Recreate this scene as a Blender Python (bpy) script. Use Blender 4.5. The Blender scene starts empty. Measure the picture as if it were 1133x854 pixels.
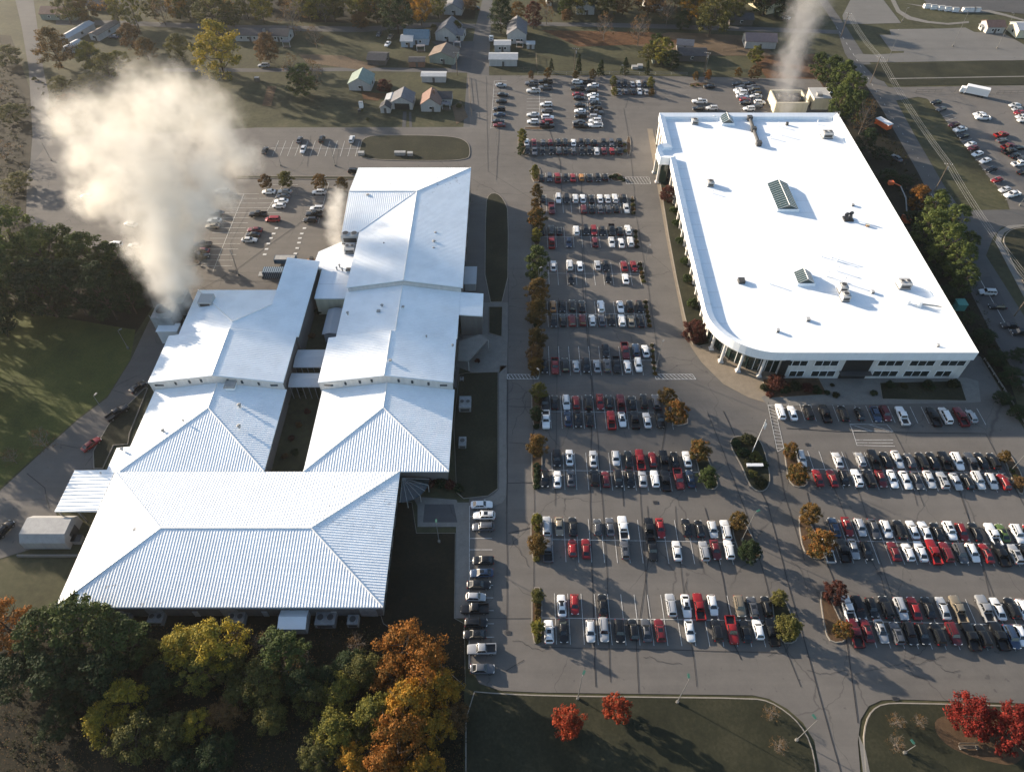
import bpy, math, random
from mathutils import Vector, Matrix
from mathutils.geometry import tessellate_polygon
R = math.radians
random.seed(7)
scene = bpy.context.scene
COL = scene.collection

# ------------------------------------------------------------------ camera model (real camera, 140 m up)
CH, PITCH, FPX, CX, CY = 140.0, R(48.7), 787.0, 566.5, 427.0
SP, CP = math.sin(PITCH), math.cos(PITCH)
def G(x, y, z=0.0):
    """survey helper: point at height z seen at photo pixel x,y"""
    dx = (x-CX)/FPX; dy = (y-CY)/FPX
    t = (z-CH)/(-SP-dy*CP)
    return Vector((dx*t, (CP-dy*SP)*t, z))
def pxm(y, z=0.0):
    return (FPX*SP+(y-CY)*CP)/(CH-z)

cam = bpy.data.cameras.new('camera'); camo = bpy.data.objects.new('camera', cam); COL.objects.link(camo)
camo.location = (0, 0, CH); camo.rotation_euler = (R(90)-PITCH, 0, 0)
cam.sensor_width = 36; cam.lens = FPX/1133*36; cam.clip_end = 6000; cam.clip_start = 0.5
scene.camera = camo
scene.render.resolution_x = 1024; scene.render.resolution_y = 771

# ------------------------------------------------------------------ light
SUN_AZ, SUN_EL = R(300), R(15)
w = bpy.data.worlds.new('World'); scene.world = w; w.use_nodes = True
nt = w.node_tree; bg = nt.nodes['Background']
sky = nt.nodes.new('ShaderNodeTexSky'); sky.sky_type = 'NISHITA'; sky.sun_disc = False
sky.sun_elevation = SUN_EL; sky.sun_rotation = SUN_AZ; sky.air_density = 1.0; sky.dust_density = 1.2; sky.ozone_density = 1.5
nt.links.new(sky.outputs[0], bg.inputs[0]); bg.inputs[1].default_value = 0.093
sl = bpy.data.lights.new('sun', 'SUN'); sl.energy = 4.7; sl.angle = R(0.6); sl.color = (1.0, 0.84, 0.66)
so = bpy.data.objects.new('sun', sl); COL.objects.link(so)
sd = Vector((math.sin(SUN_AZ)*math.cos(SUN_EL), math.cos(SUN_AZ)*math.cos(SUN_EL), math.sin(SUN_EL)))
so.rotation_euler = sd.to_track_quat('Z', 'Y').to_euler(); so.location = (0, 0, 300)
scene.view_settings.view_transform = 'Standard'; scene.view_settings.look = 'None'
scene.view_settings.exposure = 1.38; scene.view_settings.gamma = 1.0
scene.render.engine = 'CYCLES'
try:
    scene.cycles.volume_step_rate = 1.5; scene.cycles.volume_max_steps = 256
    scene.cycles.max_bounces = 8; scene.cycles.volume_bounces = 6; scene.cycles.transparent_max_bounces = 12
except Exception: pass

# ------------------------------------------------------------------ materials
def new_mat(name, col=(.5,.5,.5), rough=.8, metal=0.0, spec=None, coat=0.0, emit=None):
    m = bpy.data.materials.new(name); m.use_nodes = True
    b = m.node_tree.nodes['Principled BSDF']
    b.inputs['Base Color'].default_value = (*col, 1); b.inputs['Roughness'].default_value = rough
    b.inputs['Metallic'].default_value = metal
    if spec is not None: b.inputs['Specular IOR Level'].default_value = spec
    b.inputs['Coat Weight'].default_value = coat; b.inputs['Coat Roughness'].default_value = .06
    return m
def ramp(nt, fac, stops):
    r = nt.nodes.new('ShaderNodeValToRGB'); e = r.color_ramp.elements
    while len(e) < len(stops): e.new(0.5)
    for i, (p, c) in enumerate(stops): e[i].position = p; e[i].color = (*c, 1)
    nt.links.new(fac, r.inputs[0]); return r.outputs[0]
def noise(nt, vec, scale, detail=4, rough=.6, dist=0.0):
    n = nt.nodes.new('ShaderNodeTexNoise'); n.inputs['Scale'].default_value = scale
    n.inputs['Detail'].default_value = detail; n.inputs['Roughness'].default_value = rough; n.inputs['Distortion'].default_value = dist
    nt.links.new(vec, n.inputs['Vector']); return n.outputs['Fac']
def mathn(nt, op, a, b=None, clamp=False):
    n = nt.nodes.new('ShaderNodeMath'); n.operation = op; n.use_clamp = clamp
    for i, v in enumerate((a, b)):
        if v is None: continue
        if hasattr(v, 'is_linked') or hasattr(v, 'links'): nt.links.new(v, n.inputs[i])
        else: n.inputs[i].default_value = v
    return n.outputs[0]
def mixc(nt, fac, a, b, mode='MIX'):
    n = nt.nodes.new('ShaderNodeMix'); n.data_type = 'RGBA'; n.blend_type = mode
    for i, v in ((0, fac), (6, a), (7, b)):
        if hasattr(v, 'links'): nt.links.new(v, n.inputs[i])
        elif i == 0: n.inputs[0].default_value = v
        else: n.inputs[i].default_value = (*v, 1)
    return n.outputs[2]
def pos(nt):
    return nt.nodes.new('ShaderNodeNewGeometry').outputs['Position']
def objc(nt):
    return nt.nodes.new('ShaderNodeTexCoord').outputs['Object']
def bump(nt, h, strength=.3, dist=.1):
    b = nt.nodes.new('ShaderNodeBump'); b.inputs['Strength'].default_value = strength; b.inputs['Distance'].default_value = dist
    nt.links.new(h, b.inputs['Height']); return b.outputs[0]

def noisy(name, stops, scale, rough=.9, scale2=None, bmp=0, obj=False, detail=6, spec=.2):
    m = new_mat(name, rough=rough, spec=spec); nt = m.node_tree; b = nt.nodes['Principled BSDF']
    v = objc(nt) if obj else pos(nt)
    f = noise(nt, v, scale, detail)
    if scale2:
        f2 = noise(nt, v, scale2, 4)
        f = mathn(nt, 'ADD', mathn(nt, 'MULTIPLY', f, .6), mathn(nt, 'MULTIPLY', f2, .4))
    nt.links.new(ramp(nt, f, stops), b.inputs['Base Color'])
    if bmp: nt.links.new(bump(nt, noise(nt, v, scale*6, 4), bmp, .1), b.inputs['Normal'])
    return m

def asphalt(name, c0, c1, warm=0.0, joints=True):
    m = new_mat(name, rough=.9, spec=.25); nt = m.node_tree; b = nt.nodes['Principled BSDF']
    v = pos(nt)
    big = noise(nt, v, .018, 5, .55); fine = noise(nt, v, 1.6, 5, .7); mid = noise(nt, v, .16, 6, .65)
    f = mathn(nt, 'ADD', mathn(nt, 'MULTIPLY', big, .5), mathn(nt, 'ADD', mathn(nt, 'MULTIPLY', mid, .35), mathn(nt, 'MULTIPLY', fine, .15)))
    c = ramp(nt, f, [(.33, c0), (.66, c1)])
    # lane-shaped wear running along the drives
    sep = nt.nodes.new('ShaderNodeSeparateXYZ'); nt.links.new(v, sep.inputs[0])
    st = nt.nodes.new('ShaderNodeMapping'); st.inputs['Scale'].default_value = (.012, .35, 1); nt.links.new(v, st.inputs[0])
    fs = noise(nt, st.outputs[0], 1.0, 4)
    c = mixc(nt, mathn(nt, 'MULTIPLY', ramp(nt, fs, [(.45, (0,0,0)), (.7, (1,1,1))]), .25), c, tuple(x*.72 for x in c0))
    # oil drips and patches
    sp = noise(nt, v, .55, 2)
    c = mixc(nt, mathn(nt, 'MULTIPLY', ramp(nt, sp, [(.68, (0,0,0)), (.74, (1,1,1))]), .45), c, (.035, .035, .037))
    if joints:
        # tar sealed cracks: voronoi cell edges over warped coordinates
        wv = nt.nodes.new('ShaderNodeTexNoise'); wv.inputs['Scale'].default_value = .12; wv.inputs['Detail'].default_value = 5
        nt.links.new(v, wv.inputs['Vector'])
        ad = nt.nodes.new('ShaderNodeVectorMath'); ad.operation = 'MULTIPLY_ADD'; nt.links.new(wv.outputs['Color'], ad.inputs[0])
        ad.inputs[1].default_value = (7, 7, 0); nt.links.new(v, ad.inputs[2])
        mp = nt.nodes.new('ShaderNodeMapping'); mp.inputs['Scale'].default_value = (.058, .04, 0); nt.links.new(ad.outputs[0], mp.inputs[0])
        vo = nt.nodes.new('ShaderNodeTexVoronoi'); vo.feature = 'DISTANCE_TO_EDGE'; vo.inputs['Scale'].default_value = 1.0
        vo.inputs['Randomness'].default_value = .85; nt.links.new(mp.outputs[0], vo.inputs['Vector'])
        gate = ramp(nt, noise(nt, v, .03, 2), [(.44, (0,0,0)), (.5, (1,1,1))])
        cr = ramp(nt, vo.outputs['Distance'], [(.0012, (1,1,1)), (.0045, (0,0,0))])
        c = mixc(nt, mathn(nt, 'MULTIPLY', mathn(nt, 'MULTIPLY', cr, gate), .5), c, (.022, .022, .024))
    nt.links.new(c, b.inputs['Base Color'])
    nt.links.new(bump(nt, fine, .25, .03), b.inputs['Normal'])
    return m

M = {}
M['asphalt'] = asphalt('asphalt', (.098,.092,.085), (.160,.148,.134))
M['asphalt_dark'] = asphalt('asphalt_dark', (.062,.063,.066), (.095,.094,.093))
M['asphalt_road'] = asphalt('asphalt_road', (.075,.074,.074), (.12,.117,.112), joints=False)
M['asphalt_light'] = asphalt('asphalt_light', (.12,.117,.11), (.17,.165,.155), joints=False)
M['concrete'] = noisy('concrete', [(.3,(.145,.138,.125)),(.7,(.215,.205,.185))], .5, scale2=3)
M['concrete_warm'] = noisy('concrete_warm', [(.3,(.19,.16,.12)),(.7,(.27,.225,.17))], .7, scale2=4)
M['kerb'] = noisy('kerb', [(.3,(.20,.18,.15)),(.7,(.31,.28,.24))], .8, scale2=5)
M['tar'] = new_mat('tar', (.018,.018,.02), .6)
M['paint_line'] = noisy('paint_line', [(.34,(.20,.20,.20)),(.5,(.58,.58,.56))], 1.4, scale2=6)
M['grass'] = noisy('grass', [(.28,(.024,.023,.014)),(.42,(.042,.041,.022)),(.55,(.062,.062,.032)),(.66,(.088,.078,.045)),(.8,(.115,.095,.062))], .06, scale2=.6, bmp=.6, detail=10)
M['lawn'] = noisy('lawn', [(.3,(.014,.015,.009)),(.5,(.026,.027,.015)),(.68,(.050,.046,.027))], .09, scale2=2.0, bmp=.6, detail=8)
M['meadow'] = noisy('meadow', [(.3,(.034,.042,.013)),(.5,(.068,.080,.020)),(.7,(.11,.11,.032))], .12, scale2=2.0, bmp=.8, detail=8)
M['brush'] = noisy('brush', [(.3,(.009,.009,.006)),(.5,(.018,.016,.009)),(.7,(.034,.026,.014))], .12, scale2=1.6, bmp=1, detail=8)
M['mulch'] = noisy('mulch', [(.3,(.05,.032,.02)),(.7,(.12,.075,.042))], .8, scale2=5, bmp=.6)
M['dirt'] = noisy('dirt', [(.3,(.07,.05,.03)),(.7,(.16,.115,.075))], .08, scale2=1.2, bmp=.6)
M['leaf_litter'] = noisy('leaf_litter', [(.3,(.045,.022,.012)),(.55,(.11,.055,.025)),(.75,(.17,.09,.035))], .5, scale2=4, bmp=.8)

def roofing(name, col, wav=True):
    m = new_mat(name, col, .38, 0.0, .5); nt = m.node_tree; b = nt.nodes['Principled BSDF']; v = pos(nt)
    f = noise(nt, v, .25, 5)
    c_ = ramp(nt, f, [(.35, tuple(c*.92 for c in col)), (.6, col)])
    mp = nt.nodes.new('ShaderNodeMapping'); mp.inputs['Scale'].default_value = (.02,.02,.02); nt.links.new(v, mp.inputs[0])
    area = ramp(nt, noise(nt, mp.outputs[0], 1.6, 2), [(.60,(0,0,0)),(.70,(1,1,1))])
    spk = ramp(nt, noise(nt, v, 1.1, 2, .5), [(.64,(0,0,0)),(.69,(1,1,1))])
    c_ = mixc(nt, mathn(nt, 'MULTIPLY', mathn(nt, 'MULTIPLY', area, spk), .6), c_, (.16,.12,.09))
    stv = nt.nodes.new('ShaderNodeTexNoise'); stv.inputs['Scale'].default_value = .09; stv.inputs['Detail'].default_value = 8; nt.links.new(v, stv.inputs['Vector'])
    c_ = mixc(nt, mathn(nt, 'MULTIPLY', ramp(nt, stv.outputs['Fac'], [(.52,(0,0,0)),(.66,(1,1,1))]), .12), c_, (.62,.63,.62))
    nt.links.new(c_, b.inputs['Base Color'])
    nt.links.new(bump(nt, noise(nt, v, .9, 3), .35, .12), b.inputs['Normal'])
    return m
M['metal_roof'] = roofing('metal_roof', (.89,.93,.95))
M['metal_roof_grey'] = roofing('metal_roof_grey', (.44,.46,.48))
def membrane():
    m = new_mat('roof_membrane', (.82,.83,.84), .6, spec=.3); nt = m.node_tree; b = nt.nodes['Principled BSDF']; v = pos(nt)
    f = noise(nt, v, .12, 6, .7)
    c = ramp(nt, f, [(.3,(.80,.84,.87)),(.62,(.87,.91,.94))])
    mp = nt.nodes.new('ShaderNodeMapping'); mp.inputs['Scale'].default_value = (.33,.04,1); nt.links.new(v, mp.inputs[0])
    br = nt.nodes.new('ShaderNodeTexBrick'); br.inputs['Scale'].default_value = 1; br.inputs['Mortar Size'].default_value = .008
    br.inputs['Color1'].default_value = (1,1,1,1); br.inputs['Color2'].default_value = (.97,.97,.97,1); br.inputs['Mortar'].default_value = (.86,.86,.86,1)
    nt.links.new(mp.outputs[0], br.inputs['Vector'])
    st = noise(nt, v, .45, 3)
    c = mixc(nt, 1.0, c, br.outputs['Color'], 'MULTIPLY')
    c = mixc(nt, mathn(nt,'MULTIPLY',ramp(nt, st, [(.66,(0,0,0)),(.75,(1,1,1))]), .25), c, (.55,.54,.5))
    nt.links.new(c, b.inputs['Base Color']); return m
M['membrane'] = membrane()
def wallmat(name, c):
    m = new_mat(name, c, .8, spec=.3); nt = m.node_tree; b = nt.nodes['Principled BSDF']; v = pos(nt)
    mp = nt.nodes.new('ShaderNodeMapping'); mp.inputs['Scale'].default_value = (1.2,1.2,.15); nt.links.new(v, mp.inputs[0])
    nt.links.new(ramp(nt, noise(nt, mp.outputs[0], 1, 6), [(.3, tuple(x*.82 for x in c)), (.65, c)]), b.inputs['Base Color']); return m
M['white_wall'] = wallmat('white_wall', (.62,.60,.57))
M['house_wall'] = wallmat('house_wall', (.40,.40,.39))
M['factory_wall'] = wallmat('factory_wall', (.16,.15,.14))
M['cream_wall'] = wallmat('cream_wall', (.66,.60,.44))
M['grey_wall'] = wallmat('grey_wall', (.42,.42,.41))
M['dark_wall'] = wallmat('dark_wall', (.10,.09,.08))
M['blue_wall'] = wallmat('blue_wall', (.36,.42,.48))
M['green_wall'] = wallmat('green_wall', (.24,.27,.23))
M['brick_wall'] = wallmat('brick_wall', (.22,.12,.08))
M['glass'] = new_mat('glass', (.02,.03,.032), .08, 0, .8)
M['green_glass'] = new_mat('green_glass', (.022,.04,.034), .12, 0, .8)
M['car_glass'] = new_mat('car_glass', (.012,.014,.016), .05, 0, .7)
M['tyre'] = new_mat('tyre', (.02,.02,.02), .8)
M['rim'] = new_mat('rim', (.35,.35,.36), .35, .8)
M['black_plastic'] = new_mat('black_plastic', (.018,.018,.018), .5)
M['lamp_lens'] = new_mat('lamp_lens', (.75,.75,.72), .1, 0, .8)
M['tail_lens'] = new_mat('tail_lens', (.35,.01,.01), .15, 0, .8)
M['steel'] = noisy('steel', [(.3,(.20,.205,.21)),(.7,(.32,.32,.31))], 1.0, rough=.5, obj=True)
M['dark_steel'] = new_mat('dark_steel', (.05,.05,.05), .6)
M['green_steel'] = new_mat('green_steel', (.03,.11,.08), .5)
M['galv'] = noisy('galvanised', [(.3,(.26,.26,.25)),(.7,(.38,.375,.36))], .8, rough=.5, obj=True)
M['unit_grey'] = new_mat('unit_grey', (.42,.42,.41), .6)
M['dull_white'] = wallmat('dull_white', (.36,.36,.35))
M['white_paint'] = new_mat('white_paint', (.78,.78,.77), .5)
M['wood_pole'] = noisy('wood_pole', [(.3,(.09,.07,.05)),(.7,(.17,.14,.11))], 2, obj=True)
M['bark'] = noisy('bark', [(.3,(.045,.033,.024)),(.7,(.11,.085,.065))], 3, obj=True, bmp=.6)
M['bark_pale'] = noisy('bark_pale', [(.3,(.10,.085,.07)),(.7,(.20,.17,.145))], 3, obj=True)
M['wire'] = new_mat('wire', (.28,.28,.27), .5, .2)
M['pole_grey'] = new_mat('pole_grey', (.16,.16,.155), .6)
M['blue_paint'] = noisy('blue_paint', [(.3,(.02,.05,.09)),(.7,(.035,.085,.14))], 1, rough=.5, obj=True)
M['tarp'] = new_mat('tarp', (.25,.32,.38), .6)
M['orange_paint'] = new_mat('orange_paint', (.62,.12,.03), .5)
M['red_sign'] = new_mat('red_sign', (.45,.03,.02), .5)
M['teal_box'] = new_mat('teal_box', (.05,.22,.19), .6)

PAINTS = dict(w=(.66,.67,.67), s=(.36,.37,.38), g=(.085,.09,.10), k=(.006,.0065,.0075), r=(.21,.012,.013), d=(.11,.012,.015),
              b=(.025,.045,.085), n=(.07,.11,.025), o=(.36,.17,.05), t=(.26,.22,.16))
for k, c in PAINTS.items():
    m = new_mat('car_paint_'+k, c, .32, .25 if k in 'sgt' else 0.05, .4, coat=.45)
    nt_ = m.node_tree; b_ = nt_.nodes['Principled BSDF']
    oi = nt_.nodes.new('ShaderNodeObjectInfo')
    hv = nt_.nodes.new('ShaderNodeHueSaturation'); hv.inputs['Color'].default_value = (*c, 1)
    nt_.links.new(mathn(nt_, 'ADD', mathn(nt_, 'MULTIPLY', oi.outputs['Random'], .45), .78), hv.inputs['Value'])
    nt_.links.new(hv.outputs[0], b_.inputs['Base Color'])
    M['paint_'+k] = m

def leafmat(name, cols, scale=.35, trans=.25):
    """foliage: clump-scale and leaf-scale colour mix"""
    m = new_mat(name, cols[0], .75, spec=.15); nt = m.node_tree; b = nt.nodes['Principled BSDF']
    v = objc(nt); g = nt.nodes.new('ShaderNodeNewGeometry'); oi = nt.nodes.new('ShaderNodeObjectInfo')
    f = noise(nt, v, scale, 3)
    f = mathn(nt, 'ADD', mathn(nt, 'MULTIPLY', f, 1.5), mathn(nt, 'MULTIPLY', g.outputs['Random Per Island'], .35))
    f = mathn(nt, 'ADD', f, mathn(nt, 'MULTIPLY', oi.outputs['Random'], .18))
    f = mathn(nt, 'SUBTRACT', f, .5)
    n = len(cols); c = ramp(nt, f, [(.15+.7*i/(n-1), cols[i]) for i in range(n)])
    nt.links.new(c, b.inputs['Base Color'])
    tr = nt.nodes.new('ShaderNodeBsdfTranslucent'); nt.links.new(c, tr.inputs[0])
    mx = nt.nodes.new('ShaderNodeMixShader'); mx.inputs[0].default_value = trans
    out = nt.nodes['Material Output']; nt.links.new(b.outputs[0], mx.inputs[1]); nt.links.new(tr.outputs[0], mx.inputs[2]); nt.links.new(mx.outputs[0], out.inputs[0])
    return m
M['leaf_green'] = leafmat('leaf_green', [(.024,.038,.014),(.048,.068,.020),(.085,.108,.030)])
M['leaf_dark'] = leafmat('leaf_dark', [(.014,.026,.012),(.024,.040,.016),(.042,.062,.022)])
M['leaf_pine'] = leafmat('leaf_pine', [(.036,.052,.018),(.075,.100,.026),(.135,.155,.040)])
M['leaf_yellow'] = leafmat('leaf_yellow', [(.09,.10,.02),(.24,.19,.025),(.42,.30,.03)])
M['leaf_ygreen'] = leafmat('leaf_ygreen', [(.05,.06,.018),(.12,.12,.025),(.26,.21,.03)])
M['leaf_olive'] = leafmat('leaf_olive', [(.042,.048,.018),(.085,.085,.024),(.15,.13,.032)])
M['leaf_orange'] = leafmat('leaf_orange', [(.075,.060,.018),(.20,.088,.018),(.34,.125,.02)])
M['leaf_gold'] = leafmat('leaf_gold', [(.10,.09,.02),(.30,.17,.02),(.46,.20,.02)])
M['leaf_rust'] = leafmat('leaf_rust', [(.042,.038,.014),(.105,.068,.020),(.20,.10,.025)])
M['leaf_brown'] = leafmat('leaf_brown', [(.05,.038,.02),(.12,.07,.03),(.20,.11,.04)])
M['leaf_mix'] = leafmat('leaf_mix', [(.035,.05,.015),(.10,.07,.02),(.25,.09,.02)], .6)
M['leaf_red'] = leafmat('leaf_red', [(.05,.009,.008),(.14,.016,.012),(.25,.028,.018)])
M['leaf_redorange'] = leafmat('leaf_redorange', [(.07,.05,.018),(.24,.032,.016),(.36,.07,.022)], .7)
M['leaf_maroon'] = leafmat('leaf_maroon', [(.035,.014,.012),(.075,.025,.018),(.11,.04,.025)])
M['leaf_shrub'] = leafmat('leaf_shrub', [(.018,.022,.011),(.034,.038,.016),(.055,.048,.02)])

# ------------------------------------------------------------------ mesh helpers
class MB:
    def __init__(s): s.v = []; s.f = []; s.m = []
    def add(s, vs, fs, mi=0):
        o = len(s.v); s.v += [tuple(v) for v in vs]
        for f in fs: s.f.append(tuple(o+i for i in f)); s.m.append(mi)
        return s
    def box(s, c, d, rz=0, mi=0, tx=1, ty=1):
        """box centred at c (base at c.z), size d; tx,ty taper the top"""
        hx, hy, h = d[0]/2, d[1]/2, d[2]; cs, sn = math.cos(rz), math.sin(rz); vs = []
        for z, kx, ky in ((0,1,1),(h,tx,ty)):
            for x, y in ((-hx,-hy),(hx,-hy),(hx,hy),(-hx,hy)):
                x *= kx; y *= ky
                vs.append((c[0]+x*cs-y*sn, c[1]+x*sn+y*cs, c[2]+z))
        return s.add(vs, [(3,2,1,0),(4,5,6,7),(0,1,5,4),(1,2,6,5),(2,3,7,6),(3,0,4,7)], mi)
    def prism(s, poly, z0, z1, mi=0, top=True, side=True, bottom=False):
        pts = [(p[0], p[1]) for p in poly]
        a = sum(pts[i][0]*pts[(i+1)%len(pts)][1]-pts[(i+1)%len(pts)][0]*pts[i][1] for i in range(len(pts)))
        if a < 0: pts.reverse()
        n = len(pts)
        if top:
            tris = tessellate_polygon([[Vector((x, y, 0)) for x, y in pts]])
            fs = []
            for t in tris:
                A, B, C_ = (pts[i] for i in t)
                cr = (B[0]-A[0])*(C_[1]-A[1])-(B[1]-A[1])*(C_[0]-A[0])
                fs.append(tuple(t) if cr > 0 else tuple(reversed(t)))
            s.add([(x, y, z1) for x, y in pts], fs, mi)
            if bottom: s.add([(x, y, z0) for x, y in pts], [tuple(reversed(f)) for f in fs], mi)
        if side:
            s.add([(x, y, z0) for x, y in pts]+[(x, y, z1) for x, y in pts], [(i, (i+1)%n, n+(i+1)%n, n+i) for i in range(n)], mi)
        return s
    def tube(s, pts, r0, r1=None, n=6, mi=0, cap=True):
        r1 = r0 if r1 is None else r1; pts = [Vector(p) for p in pts]; rings = []
        for i, p in enumerate(pts):
            t = (pts[min(i+1, len(pts)-1)]-pts[max(i-1, 0)]).normalized()
            a = t.cross(Vector((0,0,1)) if abs(t.z) < .9 else Vector((1,0,0))).normalized(); b = t.cross(a)
            r = r0+(r1-r0)*i/max(1, len(pts)-1)
            rings.append([p+a*math.cos(2*math.pi*k/n)*r+b*math.sin(2*math.pi*k/n)*r for k in range(n)])
        vs = [v for g in rings for v in g]; fs = []
        for i in range(len(pts)-1):
            for k in range(n): fs.append((i*n+k, i*n+(k+1)%n, (i+1)*n+(k+1)%n, (i+1)*n+k))
        if cap: fs.append(tuple(range(n))[::-1]); fs.append(tuple((len(pts)-1)*n+k for k in range(n)))
        return s.add(vs, fs, mi)
    def ball(s, c, rx, ry, rz, seg=12, rings=7, mi=0, jit=0):
        vs = [(c[0], c[1], c[2]-rz)]; 
        for i in range(1, rings):
            ph = -math.pi/2+math.pi*i/rings
            for k in range(seg):
                j = 1+random.uniform(-jit, jit); th = 2*math.pi*k/seg
                vs.append((c[0]+rx*j*math.cos(ph)*math.cos(th), c[1]+ry*j*math.cos(ph)*math.sin(th), c[2]+rz*j*math.sin(ph)))
        vs.append((c[0], c[1], c[2]+rz)); fs = []
        for k in range(seg): fs.append((0, 1+(k+1)%seg, 1+k))
        for i in range(rings-2):
            for k in range(seg):
                a = 1+i*seg; fs.append((a+k, a+(k+1)%seg, a+seg+(k+1)%seg, a+seg+k))
        l = len(vs)-1
        for k in range(seg): fs.append((l, l-seg+k, l-seg+(k+1)%seg))
        return s.add(vs, fs, mi)
    def mesh(s, name, mats, origin=(0,0,0), smooth=False):
        me = bpy.data.meshes.new(name); o = origin
        me.from_pydata([(x-o[0], y-o[1], z-o[2]) for x, y, z in s.v], [], s.f)
        if not isinstance(mats, (list, tuple)): mats = [mats]
        for m in mats: me.materials.append(m)
        me.polygons.foreach_set('material_index', s.m)
        if smooth: me.polygons.foreach_set('use_smooth', [True]*len(s.f))
        me.update(); return me
    def build(s, name, mats, parent=None, origin=None, smooth=False):
        """link as ONE object. Origin defaults to centre-bottom for top-level, parent's location for parts"""
        if parent is not None:
            ow = world_loc(parent); 
            me = s.mesh(name, mats, ow, smooth); o = bpy.data.objects.new(name, me); COL.objects.link(o); o.parent = parent
            return o
        if origin is None:
            xs = [v[0] for v in s.v]; ys = [v[1] for v in s.v]; zs = [v[2] for v in s.v]
            origin = ((min(xs)+max(xs))/2, (min(ys)+max(ys))/2, min(zs))
        me = s.mesh(name, mats, origin, smooth); o = bpy.data.objects.new(name, me); COL.objects.link(o); o.location = origin
        return o
def world_loc(o):
    l = Vector(o.location)
    while o.parent: o = o.parent; l += Vector(o.location)
    return l
def tag(o, label=None, cat=None, group=None, kind=None):
    if label: o['label'] = label
    if cat: o['category'] = cat
    if group: o['group'] = group
    if kind: o['kind'] = kind
    return o
def thing(name, loc, label, cat, group=None, rz=0):
    o = bpy.data.objects.new(name, None); COL.objects.link(o); o.location = loc; o.rotation_euler = (0,0,rz); o.empty_display_size = .5
    return tag(o, label, cat, group)
def inst(name, mesh, parent=None, loc=(0,0,0), rz=0, scale=(1,1,1), mats=None):
    o = bpy.data.objects.new(name, mesh); COL.objects.link(o); o.location = loc; o.rotation_euler = (0,0,rz); o.scale = scale
    if parent: o.parent = parent
    if mats:
        for i, m in mats.items(): o.material_slots[i].link = 'OBJECT'; o.material_slots[i].material = m
    return o
def struct(name, mb, mat):
    return tag(mb.build(name, mat, origin=(0,0,0)), kind='structure')
def pts(l, z=0): return [G(x, y, z) for x, y in l]

LAYER = [0.0]
def sheet(name, poly_px, mat, z=None, world=False):
    if z is None: LAYER[0] += .003; z = .01+LAYER[0]
    P = poly_px if world else pts(poly_px)
    return struct(name, MB().prism(P, z, z, side=False), mat)
def smooth_poly(P, it=2):
    for _ in range(it):
        Q = []
        for i in range(len(P)):
            a, b = P[i], P[(i+1)%len(P)]
            Q += [a*.75+b*.25, a*.25+b*.75]
        P = Q
    return P
def raised(name, poly_px, mat, h=.12, kerb=.22, round_=1, world=False, kmat='kerb'):
    """island or verge with a real kerb; returns the infill"""
    h += LAYER[0]+.02
    P = [Vector(p) for p in (poly_px if world else pts(poly_px))]
    if round_: P = smooth_poly(P, round_)
    P = [Vector((p[0], p[1], 0)) for p in P]
    a = sum(P[i].x*P[(i+1)%len(P)].y-P[(i+1)%len(P)].x*P[i].y for i in range(len(P)))
    if a < 0: P.reverse()
    n = len(P); inn = []
    for i in range(n):
        e1 = (P[i]-P[i-1]); e2 = (P[(i+1)%n]-P[i])
        e1 = e1.normalized() if e1.length > 1e-6 else Vector((1,0,0)); e2 = e2.normalized() if e2.length > 1e-6 else e1
        nn = Vector((-(e1.y+e2.y), e1.x+e2.x, 0)); nn = nn.normalized() if nn.length > 1e-6 else Vector((-e1.y, e1.x, 0))
        inn.append(P[i]+nn*kerb)
    k = MB(); vs = [(p.x,p.y,0) for p in P]+[(p.x,p.y,h) for p in P]+[(p.x,p.y,h) for p in inn]+[(p.x,p.y,h-.04) for p in inn]
    fs = []
    for i in range(n):
        j = (i+1)%n; fs += [(i,j,n+j,n+i),(n+i,n+j,2*n+j,2*n+i),(2*n+i,2*n+j,3*n+j,3*n+i)]
    k.add(vs, fs); tag(k.build('kerb', M[kmat]), kind='structure')
    return struct(name, MB().prism(inn, h-.02, h-.02, side=False), mat)
def strip(mb, pl, wd, z, mi=0):
    """flat ribbon of width wd along world polyline"""
    P = [Vector((p[0], p[1], 0)) for p in pl]
    L, Rr = [], []
    for i in range(len(P)):
        t = (P[min(i+1,len(P)-1)]-P[max(i-1,0)]).normalized(); nrm = Vector((-t.y, t.x, 0))
        L.append(P[i]+nrm*wd/2); Rr.append(P[i]-nrm*wd/2)
    n = len(P); mb.add([(p.x,p.y,z) for p in Rr]+[(p.x,p.y,z) for p in L], [(i,i+1,n+i+1,n+i) for i in range(n-1)], mi)
# ================================================================== GROUND
def big_ground():
    mb = MB(); S = 3000
    mb.add([(-S,-S,0),(S,-S,0),(S,S,0),(-S,S,0)], [(0,1,2,3)])
    struct('ground', mb, M['grass'])
big_ground()
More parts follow.
